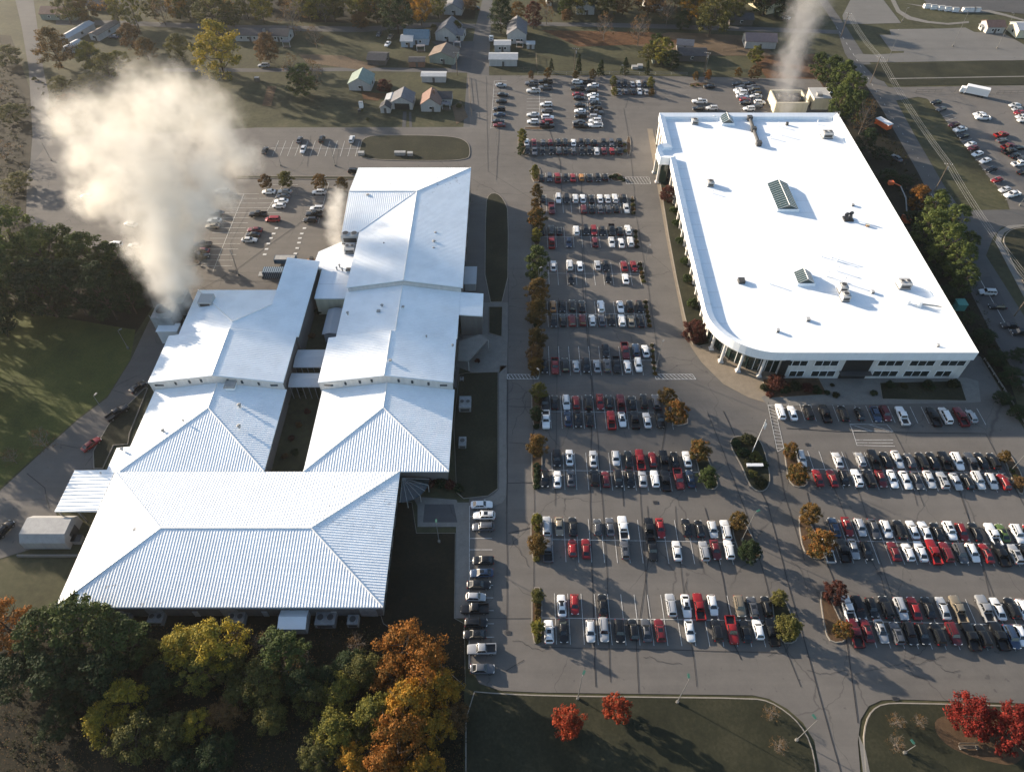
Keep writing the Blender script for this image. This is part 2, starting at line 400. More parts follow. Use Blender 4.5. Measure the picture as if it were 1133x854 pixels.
# paved areas (each sheet a few mm above the one below)
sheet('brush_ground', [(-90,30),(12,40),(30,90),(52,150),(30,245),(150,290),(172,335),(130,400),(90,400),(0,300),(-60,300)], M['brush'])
sheet('meadow', [(-60,345),(0,340),(60,350),(150,365),(144,398),(119,438),(87,462),(50,495),(0,540),(-60,560)], M['meadow'])
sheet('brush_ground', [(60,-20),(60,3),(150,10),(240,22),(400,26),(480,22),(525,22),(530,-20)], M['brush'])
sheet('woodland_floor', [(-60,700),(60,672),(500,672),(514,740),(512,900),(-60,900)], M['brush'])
sheet('street', [(548,-40),(534,0),(526,30),(517,80),(512,150),(548,150),(541,80),(543,30),(545,0),(560,-40)], M['asphalt_road'])
sheet('street', [(17,0),(37,0),(48,76),(54,105),(55,130),(62,180),(28,250),(36,150),(32,78),(24,30)], M['asphalt_road'])
sheet('lane', [(62,28),(150,29),(260,34),(400,36),(485,30),(526,32),(526,27),(480,25),(400,30),(260,28),(150,24),(62,22)], M['asphalt_road'])
sheet('lane', [(542,27),(600,29),(690,31),(760,33),(860,36),(930,38),(930,34),(860,31),(760,28),(690,26),(600,25),(542,24)], M['asphalt_road'])
sheet('lane', [(180,80),(290,80),(400,79),(518,81),(518,76),(400,75),(290,76),(180,76)], M['asphalt_road'])
sheet('gravel_drive', [(476,46),(525,46),(521,78),(500,80),(498,60)], M['asphalt_dark'])
sheet('leafy_ground', [(830,60),(905,60),(925,118),(850,124),(850,90)], M['leaf_litter'])
sheet('leafy_ground', [(740,36),(830,40),(860,62),(760,62),(690,48)], M['dirt'])
sheet('leafy_ground', [(600,34),(720,36),(760,48),(640,52)], M['leaf_litter'])
sheet('verge_ground', [(905,85),(955,60),(1012,150),(1075,270),(1090,340),(1133,470),(1085,395),(1061,385),(925,118)], M['brush'])
# car parks
sheet('driveway', [(484,126),(489,126),(491,141),(485,141)], M['dirt']) if False else None
sheet('driveway', [(446,124),(450,124),(449,141),(445,141)], M['asphalt_dark']); sheet('driveway', [(452.5,124),(455,124),(456,141),(453,141)], M['asphalt_dark'])
sheet('garden_bed', [(296,96),(306,96),(300,118),(290,117)], M['mulch']); sheet('garden_bed', [(400,102),(430,104),(418,112),(402,110)], M['leaf_litter'])
sheet('worn_ground', [(330,60),(380,62),(420,74),(400,78),(340,70)], M['dirt']); sheet('worn_ground', [(500,118),(510,112),(518,130),(505,138)], M['dirt'])
sheet('west_car_park', [(285,141.5),(522,141),(526,185),(520,335),(505,430),(380,330),(200,372),(165,424),(112,520),(100,562),(62,566),(70,600),(40,606),(0,618),(-60,640),(-60,560),(0,543),(50,497),(87,464),(119,440),(144,400),(171,343),(160,310),(150,290),(60,262),(29,246),(30,190),(58,152),(170,148)], M['asphalt'])
sheet('main_car_park', [(517,81),(540,84),(690,84),(905,88),(925,118),(1061,385),(1085,395),(1133,475),(1330,760),(1133,778),(996,773.5),(975,774.5),(961,781),(952,796),(949,820),(953,870),(960,920),(907,920),(906.5,854),(901,820),(888,799),(871,784),(851,773),(833,769),(600,766),(554,764),(530,756),(518.4,732),(519,560),(520,400),(505,400),(517,335),(522,185)], M['asphalt'])
# roads beyond the right-hand building
sheet('county_road', [(905,0),(915,0),(936,30),(955,60),(985,100),(1012,150),(1044,205),(1068,240),(1092,285),(1133,350),(1200,450),(1133,430),(1100,375),(1072,320),(1060,280),(1015,190),(975,120),(935,60),(925,30)], M['asphalt_road'])
sheet('side_street', [(1055,232),(1075,233),(1200,231),(1200,248),(1133,248),(1108,252),(1099,262),(1090,285)], M['asphalt_road'])
sheet('cross_street', [(960,92),(985,97),(1133,95),(1240,93),(1240,107),(1133,105),(1020,107),(990,112),(975,108)], M['asphalt'])
sheet('open_car_park', [(952,69),(990,69.5),(1090,67.5),(1200,67),(1200,45),(1133,50),(1110,37),(1078,36),(1068,31),(1046,32),(984,33),(986,39),(973,39),(986,57),(1000,57),(1000,59),(968,61),(950,60),(944,62)], M['asphalt_light'])
sheet('open_car_park', [(941,0),(977,0),(997,26),(960,27),(934,27),(932,18)], M['asphalt_light'])
sheet('grass_bank', [(955,72),(1133,67),(1240,66),(1240,93),(1133,94),(990,95),(970,88)], M['lawn'])
sheet('footpath', [(985,87),(1133,84.5),(1240,83.5),(1240,84.5),(1133,85.5),(985,88)], M['concrete'])
sheet('footpath', [(985,0),(992,14),(1004,22),(1025,26),(1050,28),(1072,26),(1072,24),(1048,26),(1028,24),(1008,19),(996,12),(990,0)], M['concrete'])
sheet('sports_ground', [(1018,-4),(1200,-30),(1200,8),(1133,16),(1094,12),(1060,14),(1030,9)], M['asphalt_dark'])
sheet('footpath', [(1000,4),(1030,10),(1060,15),(1094,14.5),(1110,18),(1133,24),(1133,22),(1112,16),(1094,11.5),(1060,13),(1031,8)], M['concrete'])
sheet('right_car_park', [(1012,107),(1133,105),(1300,104),(1300,232),(1133,233),(1117,232),(1114,222),(1103,207),(1091,193),(1083,181),(1063,157),(1042,128),(1026,110)], M['asphalt'])
sheet('roadside_parking', [(1072,308),(1096,306),(1133,372),(1133,420),(1110,390)], M['asphalt_dark'])
raised('verge_lawn', [(1133,252),(1118,254),(1110,262),(1110,270),(1133,320),(1200,380),(1220,251)], M['lawn'], h=.1, round_=2)
sheet('footpath', [(1133,248.5),(1115,250),(1104,257),(1101,268),(1133,330),(1140,330),(1107,267),(1111,258),(1120,253),(1133,251)], M['concrete'])
# pavement and walks round the two buildings
sheet('pavement', [(552,400),(561,400),(561,548),(556,556),(544,561),(534,561),(534,552),(546,548),(552,541)], M['concrete'])
sheet('pavement', [(519.5,556),(505,556),(503,684),(519.5,684)], M['concrete'])
sheet('pavement', [(534,335),(563,335),(561,405),(552,405),(552,372),(540,372),(540,340),(536,340),(532,368),(503,385),(503,405),(524,413),(552,413),(552,340),(534,340)], M['concrete'])
sheet('entrance_plaza', [(512,372),(545,370),(553,385),(553,411),(526,414),(512,402)], M['concrete'])
sheet('courtyard_walk', [(456,548),(465,550),(505,553),(508,560),(508,583),(462,583),(462,560)], M['concrete'])
sheet('courtyard_paving', [(470,558),(502,558),(506,578),(468,578)], M['asphalt_dark'])
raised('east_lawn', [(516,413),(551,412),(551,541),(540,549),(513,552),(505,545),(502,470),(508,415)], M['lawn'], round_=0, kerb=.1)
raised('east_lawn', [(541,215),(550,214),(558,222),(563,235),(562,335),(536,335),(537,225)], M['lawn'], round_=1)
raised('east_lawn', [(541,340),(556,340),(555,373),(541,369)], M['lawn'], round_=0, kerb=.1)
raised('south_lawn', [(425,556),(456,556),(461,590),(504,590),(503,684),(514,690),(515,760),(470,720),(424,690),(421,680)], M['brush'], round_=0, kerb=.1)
raised('front_lawn', [(515,764),(554,767),(600,769),(700,770.5),(833,772),(851,775.5),(870,787),(885,801),(897,821),(904,854),(905,900),(515,900)], M['lawn'], round_=1)
raised('front_lawn', [(1133,781),(1000,777),(976,778),(964,785),(957,798),(954,820),(958,870),(965,920),(1250,920),(1250,785)], M['lawn'], round_=1)
sheet('footpath', [(949,812),(957,830),(965,870),(968,900),(959,900),(955,860)], M['concrete'], z=.26)
sheet('leafy_ground', smooth_poly([G(x,y) for x,y in [(1030,795),(1060,790),(1133,800),(1133,850),(1080,840),(1040,822)]],2), M['mulch'], z=.245, world=True)
raised('street_lawn', [(402,151),(440,150),(500,151),(518,157),(521,170),(517,178),(470,179),(395,177),(398,165)], M['lawn'], round_=2)
raised('car_park_verge', [(262,195),(320,195.5),(396,196),(396,199.5),(320,198.5),(262,198)], M['lawn'], round_=0)
raised('wing_verge', [(164,430),(144,480),(142,492),(126,493),(114,519),(104,519),(103,500),(120,470),(160,430)], M['lawn'], round_=0)
# right building forecourt
sheet('forecourt', [(716,143),(722,143),(734,200),(760,300),(775,385),(790,392),(850,440),(850,447),(828,440),(800,425),(776,401),(765,385),(758,370),(740,280)], M['concrete_warm'])
sheet('forecourt', [(776,380),(830,375),(880,395),(880,440),(846,442),(830,440),(800,424),(780,405)], M['concrete_warm'])
sheet('front_walk', [(842,440),(880,418),(1068,418),(1082,422),(1085,445),(1068,446),(850,450)], M['concrete'])
raised('building_verge', [(723,145),(733,144),(743,180),(775,300),(790,380),(768,385),(762,372),(744,290),(728,190)], M['lawn'], round_=1)
raised('building_verge', [(843,420),(905,418),(915,437),(850,441)], M['mulch'], round_=0, kerb=.1)
raised('building_verge', [(973,424),(1062,422),(1069,444),(976,442)], M['lawn'], round_=0, kerb=.1)
# parking islands
def island_px(l, mat='mulch', name='parking_island', r=1): return raised(name, l, M[mat], h=.14, round_=r)
island_px([(808,484),(822,482),(840,484),(848,505),(853,532),(848,543),(838,545),(828,537),(820,515),(808,496)], 'lawn', r=2)
island_px([(867,494),(876,494),(893,530),(893,538),(880,540),(872,532),(869,515)])
island_px([(882,572),(890,568),(915,612),(913,618),(900,619),(888,612)])
island_px([(906,655),(914,653),(936,700),(936,710),(920,712),(912,700)])
island_px([(742,440),(752,440),(764,468),(752,472),(742,470)])
island_px([(767,498),(778,496),(796,536),(790,543),(777,540)], 'lawn')
island_px([(808,573),(820,571),(842,612),(838,621),(824,622),(812,600)], 'mulch')
island_px([(853,660),(866,658),(884,700),(880,712),(864,712),(856,690)], 'lawn')
for (x0, y0, x1, y1) in [(587,568,599,620),(588,650,600,712),(588,486,600,541),(588,424,600,474),(588,362,600,415),(587,318,599,362),(588,276,599,310),(589,222,599,275),(588,185,598,202),(573,147,581,172)]:
    island_px([(x0,y0),(x1,y0),(x1,y1),(x0,y1)], 'mulch')
for (x0, y0, x1, y1) in [(693,152,698,172),(697,218,702,237),(701,254,706,274),(706,290,713,313),(712,332,720,362),(719,380,727,415)]:
    island_px([(x0,y0),(x0+5,y0),(x1,y1),(x1-5,y1)], 'mulch')
island_px([(676,193),(686,192),(692,201),(676,202)], 'mulch'); island_px([(763,92),(790,92),(792,98),(762,97)], 'mulch')
island_px([(580,141),(613,141),(613,144.5),(580,144.5)], 'mulch'); island_px([(633,140),(668,140),(668,144),(633,144)], 'mulch')
island_px([(675,92),(680,92),(683,106),(678,106)], 'mulch'); island_px([(718,92),(723,92),(725,106),(720,106)], 'mulch')
island_px([(1107,500),(1116,500),(1133,530),(1133,548),(1125,545)], 'mulch'); island_px([(200,270),(222,265),(226,292),(200,296)], 'mulch')

# painted markings -----------------------------------------------------------
STALLS = MB(); ZL = .30
ZL = LAYER[0]+.022
def seg_line(a, b, wd=.11): strip(STALLS, [a, b], wd, ZL)
def stall_row(xl, yl, xr, yr, phase_px, depth=5.4, both=True, centre=True, up=True, pitch=2.76):
    A, B = G(xl, yl), G(xr, yr); L = (B-A).length; t = (B-A)/L
    if centre: seg_line(A, B)
    ph = (G(phase_px, yl)-A).dot(t) % pitch
    k = ph
    while k <= L:
        p = A+t*k; a = p+Vector((0,depth,0)) if (both or up) else p; b = p-Vector((0,depth,0)) if (both or not up) else p
        seg_line(a+Vector((0,-.12,0)) if both else a, b); k += pitch
def hatch(poly4, n, wd=.14):
    a, b, c, d = [G(*p) for p in poly4]
    for s, e in ((a,b),(b,c),(c,d),(d,a)): seg_line(s, e, wd)
    for i in range(n):
        f0, f1 = i/n, (i+1)/n
        seg_line(a.lerp(b, f0), d.lerp(c, f1), wd)
for r in [(600,683.5,862,687,614.5),(600,596.8,815,600,611),(600,520.5,775,522.5,611),(601,455.5,742,457,609),(600,399,722,399,607.5),
          (601,347.8,714,347.8,606),(601,302.8,709,303.3,607),(600,262.6,704,263,605.5),(599,225.6,700,226,604.5)]: stall_row(*r)
stall_row(598,201.5,690,201.8,604,both=False,centre=False,up=True)
stall_row(580,164,695,164.5,586)
stall_row(892,519,1112,524,900,pitch=2.72); stall_row(915,598,1160,603,922,pitch=2.72); stall_row(936,687,1200,693,945,pitch=2.72)
stall_row(858,447,1085,452,860,both=False,up=False,centre=False,pitch=2.8)
stall_row(300,164.5,400,165,305); 
def ew_col(px0, y0, px1, y1, both=True, pitch=2.76, depth=5.2, left=True):
    A, B = G(px0, y0), G(px1, y1); L = (B-A).length; t = (B-A)/L; seg_line(A, B); k = 0
    while k <= L:
        p = A+t*k; seg_line(p-Vector((depth if (both or left) else 0,0,0)), p+Vector((depth if (both or not left) else 0,0,0))); k += pitch
ew_col(547,90,543,143,both=False,left=False); ew_col(596.5,92,597.5,143); ew_col(649,92,651,143); ew_col(824,92,842,150)
ew_col(519.5,560,519,740,both=False,left=False,depth=5.0)
ew_col(313,205,292,240); ew_col(364,203,352,248,both=False); ew_col(270,215,236,300)
A_ = G(1043,130); B_ = G(1112,222)
for i in range(19):
    p = A_.lerp(B_, i/18); seg_line(p, p+Vector((5.0,2.6,0)))
hatch([(561.5,414.5),(596,414.8),(595.5,419.8),(561.2,419.5)], 9); hatch([(724,414.5),(766,414.5),(770,420),(726,420)], 10)
hatch([(849.5,448.5),(860,500),(867,496),(856.5,448.5)], 13, .1); hatch([(692,196.5),(718,196.5),(720,204),(693,204)],8,.1)
hatch([(940,469.5),(981,470),(988,478),(943,477)], 2, .1); seg_line(G(943,477),G(948,493)); seg_line(G(948,493),G(990,494)); seg_line(G(946,487),G(988,487)); seg_line(G(947,490),G(988,490.5))

for x, y in [(306,253),(303,259),(300,264),(297,270),(337,253),(334,259),(332,264),(331,269),(329,275),(327,281),(295,276),(293,282)]:
    c = G(x, y); STALLS.prism([(c.x-.55,c.y-.4),(c.x+.55,c.y-.4),(c.x+.55,c.y+.4),(c.x-.55,c.y+.4)], ZL, ZL, side=False)
for i in range(24):   # centre line dashes and edge lines on the county road
    p = G(925,30).lerp(G(1040,215), i/24); q = p.lerp(G(1040,215), .02); seg_line(p, q, .14)
seg_line(G(1030,215),G(1120,372),.14); 
struct('painted_lines', STALLS, M['paint_line'])
# tar joints: long construction joints sealed with tar, running with the rows' cross direction
TAR = MB()
def tarline(l, wd=.16, wob=.07):
    P = [G(*p) for p in l]; Q = []
    for a, b in zip(P[:-1], P[1:]):
        n = max(2, int((b-a).length/4))
        for i in range(n): Q.append(a.lerp(b, i/n)+Vector((random.uniform(-wob,wob), random.uniform(-wob,wob), 0)))
    Q.append(P[-1]); strip(TAR, Q, wd, ZL-.008)
for l in [[(563,250),(562,400),(561,560)],[(590,700),(591,560),(590,430),(589,300),(588,220),(540,190),(538,85)],[(614,560),(616,440),(618,330)],
          [(659,760),(653,560),(655,430),(645,320),(643,200)],[(675,755),(672,640),(667,560),(660,470),(655,420),(648,330),(645,260)],
          [(707,767),(704,712),(720,600),(716,560)],[(771,760),(768,730),(757,660),(750,600),(747,560)],[(597,716),(700,718),(860,722)],
          [(719,710),(712,600),(708,540)],[(732,420),(726,380),(716,310),(704,240),(697,160),(690,120)],[(782,455),(800,500),(830,580),(862,700),(886,760)],
          [(800,455),(850,560),(870,640),(893,720),(930,854)],[(893,545),(905,600),(926,650),(937,710),(949,800)],[(561,419),(561,700)],
          [(850,445),(866,540),(890,620)],[(912,515),(935,570),(975,640),(990,700)],[(935,500),(955,560),(975,625),(987,660)],[(1060,540),(1080,600),(1095,660)],
          [(1063,545),(1075,585),(1092,640),(1115,700)],[(870,474),(930,478),(1090,480)],[(990,480),(1000,500),(1015,540),(1022,560)],[(1090,480),(1133,560)],
          [(554,85),(552,150),(549,200)],[(600,330),(565,331)],[(563,450),(590,451)],[(563,490),(592,492)],[(562,535),(592,534)],[(563,590),(590,583)],[(520,684),(592,684)],
          [(692,120),(700,92)],[(622,230),(620,180),(600,120)],[(690,560),(688,520)],[(780,562),(800,640),(812,712),(820,730)],[(740,455),(728,520)],
          [(205,330),(260,300),(300,270),(335,245)],[(262,304),(255,270),(275,232)],[(200,310),(245,311),(300,312),(380,313)],[(340,185),(344,150)],[(372,185),(375,165)],
          [(30,524),(50,540),(54,562)],[(67,492),(85,496),(93,494)],[(120,430),(150,440)],[(95,515),(120,480)],[(220,315),(240,330)],[(560,742),(580,730)],[(1015,560),(1000,500)]]:
    tarline(l, random.choice([.11,.13,.17]))
for i in range(24):
    x = random.uniform(565,1120); y = random.uniform(430,760); a = random.uniform(-.5,.5)+(0 if random.random()<.5 else 1.5)
    l = [(x,y)]
    for k in range(5): x += math.cos(a)*9; y += math.sin(a)*8; a += random.uniform(-.7,.7); l.append((x,y))
    tarline(l, .07, .3)
struct('tar_seams', TAR, M['tar'])

# ================================================================== BUILDINGS: ribbed roof helper
def clip_line_poly(P, axis, c):
    """intersections of a 2D line (axis coordinate == c) with convex polygon P (3D verts) -> two 3D points"""
    out = []
    n = len(P)
    for i in range(n):
        a, b = P[i], P[(i+1)%n]
        da, db = a[axis]-c, b[axis]-c
        if (da < 0) != (db < 0):
            t = da/(da-db); out.append(a.lerp(b, t))
    return out if len(out) == 2 else None
def roof_face(mb, P, ribs, rib, spacing=.61, h=.06, wd=.18):
    """P: 3D polygon; rib axis: 'x' ribs run along y at constant x; 'y' ribs run along x"""
    P = [Vector(p) for p in P]; n = (P[1]-P[0]).cross(P[2]-P[0]).normalized()
    if n.z < 0: P.reverse(); n = -n
    mb.add(P, [tuple(range(len(P)))])
    ax = 0 if rib == 'x' else 1
    lo = min(p[ax] for p in P); hi = max(p[ax] for p in P); c = math.ceil(lo/spacing)*spacing+.03
    while c < hi:
        q = clip_line_poly(P, ax, c)
        if q and (q[1]-q[0]).length > .3:
            a, b = q; s = Vector((wd/2,0,0)) if ax == 0 else Vector((0,wd/2,0))
            up = n*h; lift = n*.003; sl_ = s-n*n.dot(s)
            ribs.add([a-sl_+lift, a+lift*1-sl_*.35+up, a+sl_*.35+up, a+sl_+lift, b-sl_+lift, b-sl_*.35+up, b+sl_*.35+up, b+sl_+lift],
                     [(0,1,5,4),(1,2,6,5),(2,3,7,6),(0,3,2,1),(4,5,6,7)])
        c += spacing
def fix_normals(mb_obj):
    import bmesh
    bm = bmesh.new(); bm.from_mesh(mb_obj.data); bmesh.ops.recalc_face_normals(bm, faces=bm.faces); bm.to_mesh(mb_obj.data); bm.free()
def roof_section(parent, faces, eaves, walls, name='roof', mat='metal_roof', wall='factory_wall', fascia=.35, cap=True, ridges=()):
    """faces: list of (polygon, ribaxis); eaves: closed outline with z for the fascia; walls: footprint loop (x,y,ztop)"""
    mb = MB(); ribs = MB()
    for P, ax in faces: roof_face(mb, P, ribs, ax)
    n = len(eaves)
    for i in range(n):
        a, b = Vector(eaves[i]), Vector(eaves[(i+1)%n]); d = Vector((0,0,fascia))
        mb.add([a-d, b-d, b, a], [(0,1,2,3)])
    o = mb.build(name, M[mat], parent)
    rb = ribs.build('seam', M[mat], o); fix_normals(rb)
    if ridges:
        rm = MB()
        for a, b in ridges: rm.tube([Vector(a)+Vector((0,0,.06)), Vector(b)+Vector((0,0,.06))], .17, n=5)
        rm.build('ridge_cap', M['white_paint'], o)
    if walls:
        wm = MB(); n = len(walls)
        for i in range(n):
            a, b = walls[i], walls[(i+1)%n]
            wm.add([(a[0],a[1],0),(b[0],b[1],0),(b[0],b[1],b[2]),(a[0],a[1],a[2])], [(0,1,2,3)])
        wo = wm.build('wall', M[wall], parent); fix_normals(wo)
    return o
def inset_loop(L, d=.6, dz=-.25):
    P = [Vector(p) for p in L]; n = len(P)
    a = sum(P[i].x*P[(i+1)%n].y-P[(i+1)%n].x*P[i].y for i in range(n)); s = 1 if a > 0 else -1; out = []
    for i in range(n):
        e1 = (P[i]-P[i-1]); e2 = (P[(i+1)%n]-P[i]); e1.z = e2.z = 0; e1.normalize(); e2.normalize()
        nn = Vector((-(e1.y), e1.x, 0))*s; n2 = Vector((-(e2.y), e2.x, 0))*s
        if abs(nn.dot(n2)) > .98: off = nn*d
        else: off = (nn+n2)*d
        out.append((P[i].x+off.x, P[i].y+off.y, P[i].z+dz))
    return out

plant = thing('factory_building', (-50,100,0), 'sprawling factory of linked wings under white ribbed metal hip roofs', 'factory')
# --- big south hall (hip)
W0, E0, S0, N0 = -90.3, -25.5, 60.0, 92.2; ze, zr = 5.5, 8.2; rx0, rx1, ry = W0+16.6, E0-16.6, 76.1
a,b,c,d = (W0,S0,ze),(E0,S0,ze),(E0,N0,ze),(W0,N0,ze); r0,r1 = (rx0,ry,zr),(rx1,ry,zr)
roof_section(plant, [((a,b,r1,r0),'x'),((c,d,r0,r1),'x'),((b,c,r1),'y'),((d,a,r0),'y')], [a,b,c,d], inset_loop([a,b,c,d]),
             ridges=[(r0,r1),(a,r0),(b,r1),(c,r1),(d,r0)])
# --- west and east mid halls (hip to the south, run up under the clerestory wall)
def midhall(x0, x1, jog=False):
    y0, y1 = 92.3, 117.0; xm = (x0+x1)/2; ya = y0+(x1-x0)/2; zr_ = 8.2
    a,b,c,d = (x0,y0,ze),(x1,y0,ze),(x1,y1,ze),(x0,y1,ze); ap,rn = (xm,ya,zr_),(xm,y1,zr_)
    roof_section(plant, [((a,b,ap),'x'),((b,c,rn,ap),'y'),((d,a,ap,rn),'y')], [a,b,c,d], inset_loop([a,b,c,d]), ridges=[(ap,rn),(a,ap),(b,ap)])
    if jog:
        sl_ = (zr_-ze)/(xm-x0); z2 = ze-sl_*3.4
        p = [(x0-3.4,y0,z2),(x0,y0,ze-.004),(x0,y0+7,ze-.004),(x0-3.4,y0+7,z2)]
        roof_section(plant, [(tuple(p),'y')], [p[0],p[1],p[2],p[3]], inset_loop(p,.3), ridges=[])
midhall(-89.4,-56.5,True); midhall(-47.5,-14.4)
def gable_wall(x0, x1, y, zlo_e, zlo_r, zhi_e, zhi_r, slots):
    xm = (x0+x1)/2; mb = MB(); t = .25; y -= .16
    mb.add([(x0,y,zlo_e-1),(x1,y,zlo_e-1),(x1,y,zhi_e),(xm,y,zhi_r),(x0,y,zhi_e)], [(0,1,2,3,4)])
    o = mb.build('gable_wall', M['white_wall'], plant)
    for (fx, wd, hh) in slots:
        x = x0+(x1-x0)*fx; k = 1-abs(x-xm)/(xm-x0); zc = (zlo_e+(zlo_r-zlo_e)*k+zhi_e+(zhi_r-zhi_e)*k)/2+.1
        f = MB().box((x,y-.03,zc-hh/2),(wd,.08,hh)).build('window', M['glass'], o)
SL = [(.07,2.2,.6),(.2,.55,1.1),(.31,.55,1.1),(.40,.55,1.1),(.60,.55,1.1),(.70,.55,1.1),(.82,.55,1.1),(.93,1.8,.6)]
gable_wall(-90.0,-56.8,117.0,5.5,8.2,8.1,10.7,SL); gable_wall(-47.9,-14.7,117.0,5.5,8.2,8.1,10.7,SL)
# --- upper halls just north of the clerestory
def upper(x0, x1, y0, y1, ze_, zr_, xm=None, walls=True):
    xm = (x0+x1)/2 if xm is None else xm
    a,b,c,d = (x0,y0,ze_),(x1,y0,ze_),(x1,y1,ze_),(x0,y1,ze_); rs,rn = (xm,y0,zr_),(xm,y1,zr_)
    roof_section(plant, [((b,c,rn,rs),'y'),((d,a,rs,rn),'y')], [a,rs,b,c,rn,d], [(x0+.5,y0+.02,ze_-.3),(xm,y0+.02,zr_-.3),(x1-.5,y0+.02,ze_-.3),(x1-.5,y1,ze_-.3),(xm,y1,zr_-.3),(x0+.5,y1,ze_-.3)] if walls else None, ridges=[(rs,rn)])
upper(-90.2,-56.7,116.9,133.3,8.25,10.85); upper(-48.1,-14.6,116.9,132.6,8.25,10.85)
# east wing middle hall with the porch roof reaching east
upper(-46.3,-14.4,132.61,151.0,8.0,10.55)
p = [(-14.38,141.8,7.95),(-8.0,141.8,7.4),(-8.0,150.9,7.4),(-14.38,150.9,7.95)]
roof_section(plant, [(tuple(p),'y')], p, inset_loop(p,.3), ridges=[])
# east wing north hall: L-shaped gable
x0,x1,xm = -46.0,-13.7,-29.9; y0,yr,y1 = 151.0,193.8,211.5; zE,zR = 9.6,12.2; xw = -51.3; yv = yr-17.5
A=(x0,y0,zE);B=(x1,y0,zE);C_=(x1,y1,zE);D=(xw,y1,zE);E_=(xw,yr,zR);F=(xw,yv,zE);Gp=(x0,yv,zE);K=(xm,yr,zR);S_=(xm,y0,zR)
roof_section(plant, [((B,C_,K,S_),'y'),((C_,D,E_,K),'x'),((E_,F,Gp,K),'x'),((Gp,A,S_,K),'y')], [A,S_,B,C_,D,E_,F,Gp],
             [(x0+.5,y0+.02,zE-.3),(xm,y0+.02,zR-.3),(x1-.5,y0+.02,zE-.3),(x1-.5,y1-.5,zE-.3),(xw+.4,y1-.5,zE-.3),(xw+.4,yr,zR-.3),(xw+.4,yv+.5,zE-.3),(x0+.5,yv+.5,zE-.3)],
             ridges=[(K,S_),(K,C_),(E_,K),(K,Gp)])
gable_wall(-45.6,-14.2,150.96,8.0,10.5,9.4,11.9,[])
# west wing north hall: hip end plus a long narrow wing under the same east slope
x0,x1,xm = -88.0,-56.2,-73.5; y0,yr,y1 = 133.35,135.2,151.8; zE,zR = 7.95,10.55
def zeast(x): return zR-(zR-7.95)*(x-xm)/(-56.2-xm)
A=(x0,y0,zE);NW=(x0,y1,zE);K=(xm,yr+1,zR);S_=(xm,y0,zR)
xn = -65.3; zn = zeast(xn); Hn=(xn,144.2,zn); NE=(xn,y1,zE)
A2=(-56.2,y0,7.95); B2=(-56.2,164.5,7.95); C2=(xn,164.5,zn)
roof_section(plant, [((A,S_,K,NW),'y'),((NW,K,Hn,NE),'x'),((S_,A2,(-56.2,144.2,7.95),Hn,K),'y'),((Hn,(-56.2,144.2,7.95),B2,C2),'y')],
             [A,S_,A2,B2,C2,Hn,NE,NW], [(x0+.5,y0,zE-.3),(xm,y0,zR-.3),(-56.7,y0,7.6),(-56.7,164,7.6),(xn+.3,164,zn-.3),(xn+.3,y1-.4,zn-.3),(xn+.3,y1-.5,zE-.3),(x0+.5,y1-.5,zE-.3)], ridges=[(NW,K),(K,Hn)])
# flat link roof between the wings, with its equipment
lk = [(-55.5,150.2),(-47,150.2),(-46.2,152),(-46.1,175),(-51,176.5),(-58,171),(-58.5,163.2),(-55.6,163)]
flat = MB().prism(lk, 5.9, 6.3).build('flat_roof', M['membrane'], plant)
fw = MB().prism(inset_loop([(x,y,0) for x,y in lk],.15), 0, 5.9, top=False).build('wall', M['cream_wall'], plant)
# walkways across the courtyard
for (y0_, y1_, z_) in [(125.2,131.5,4.6),(118.6,123.3,4.4)]:
    mb = MB().box((-52.3,(y0_+y1_)/2+.0,z_),(8.7,(y1_-y0_),.25)); ym = (y0_+y1_)/2
    mb.add([(-56.7,y0_,z_+.26),(-47.9,y0_,z_+.26),(-47.9,ym,z_+.8),(-56.7,ym,z_+.8)],[(0,1,2,3)]); mb.add([(-56.7,ym,z_+.8),(-47.9,ym,z_+.8),(-47.9,y1_,z_+.26),(-56.7,y1_,z_+.26)],[(0,1,2,3)])
    o = mb.build('walkway_roof', M['metal_roof_grey'], plant)
    for i in range(6):
        MB().box((-56.2+i*1.55,y0_+.1,0),(.14,.14,z_)).build('post', M['steel'], o)
o = MB().box((-52.2,155.5,4.4),(8.2,1.8,.3)).build('walkway_roof', M['metal_roof_grey'], plant)
# small lean-to roof in the courtyard
o = MB().add([(-52.0,138.8,3.2),(-49.9,138.8,3.9),(-49.9,149.0,3.9),(-52.0,149.0,3.2)],[(0,1,2,3)]).add([(-49.9,138.8,3.9),(-47.0,138.8,3.5),(-47.0,149.0,3.5),(-49.9,149.0,3.9)],[(0,1,2,3)]).box((-49.4,143.9,0),(4.2,9.8,3.1)).build('lean_to', M['metal_roof_grey'], plant)
# doors, vents on the south side under the eaves
for i, x in enumerate([-86,-79,-72,-64,-57,-50,-43,-36,-29]):
    d_ = MB().box((x,60.52,0.05),(1.1 if i%2 else 3.4,.12,2.2 if i%2 else 3.2)).build('door', M['grey_wall'] if i%2 else M['steel'], plant)
for y in [64,69,74,79,84,89]: MB().box((-26.02,y,1.3),(.1,1.8,1.3)).build('window', M['glass'], plant)
for y in [98,103,108,113,120,125,130,136,157,163,170,177,184,191,198,205]: MB().box((-14.95 if y < 140 else -14.12,y,1.2),(.12,1.8,1.5)).build('window', M['glass'], plant)
# gutters along the main south eave
MB().tube([(-90.3,59.9,5.2),(-25.5,59.9,5.2)], .12, n=6).build('gutter', M['galv'], plant)
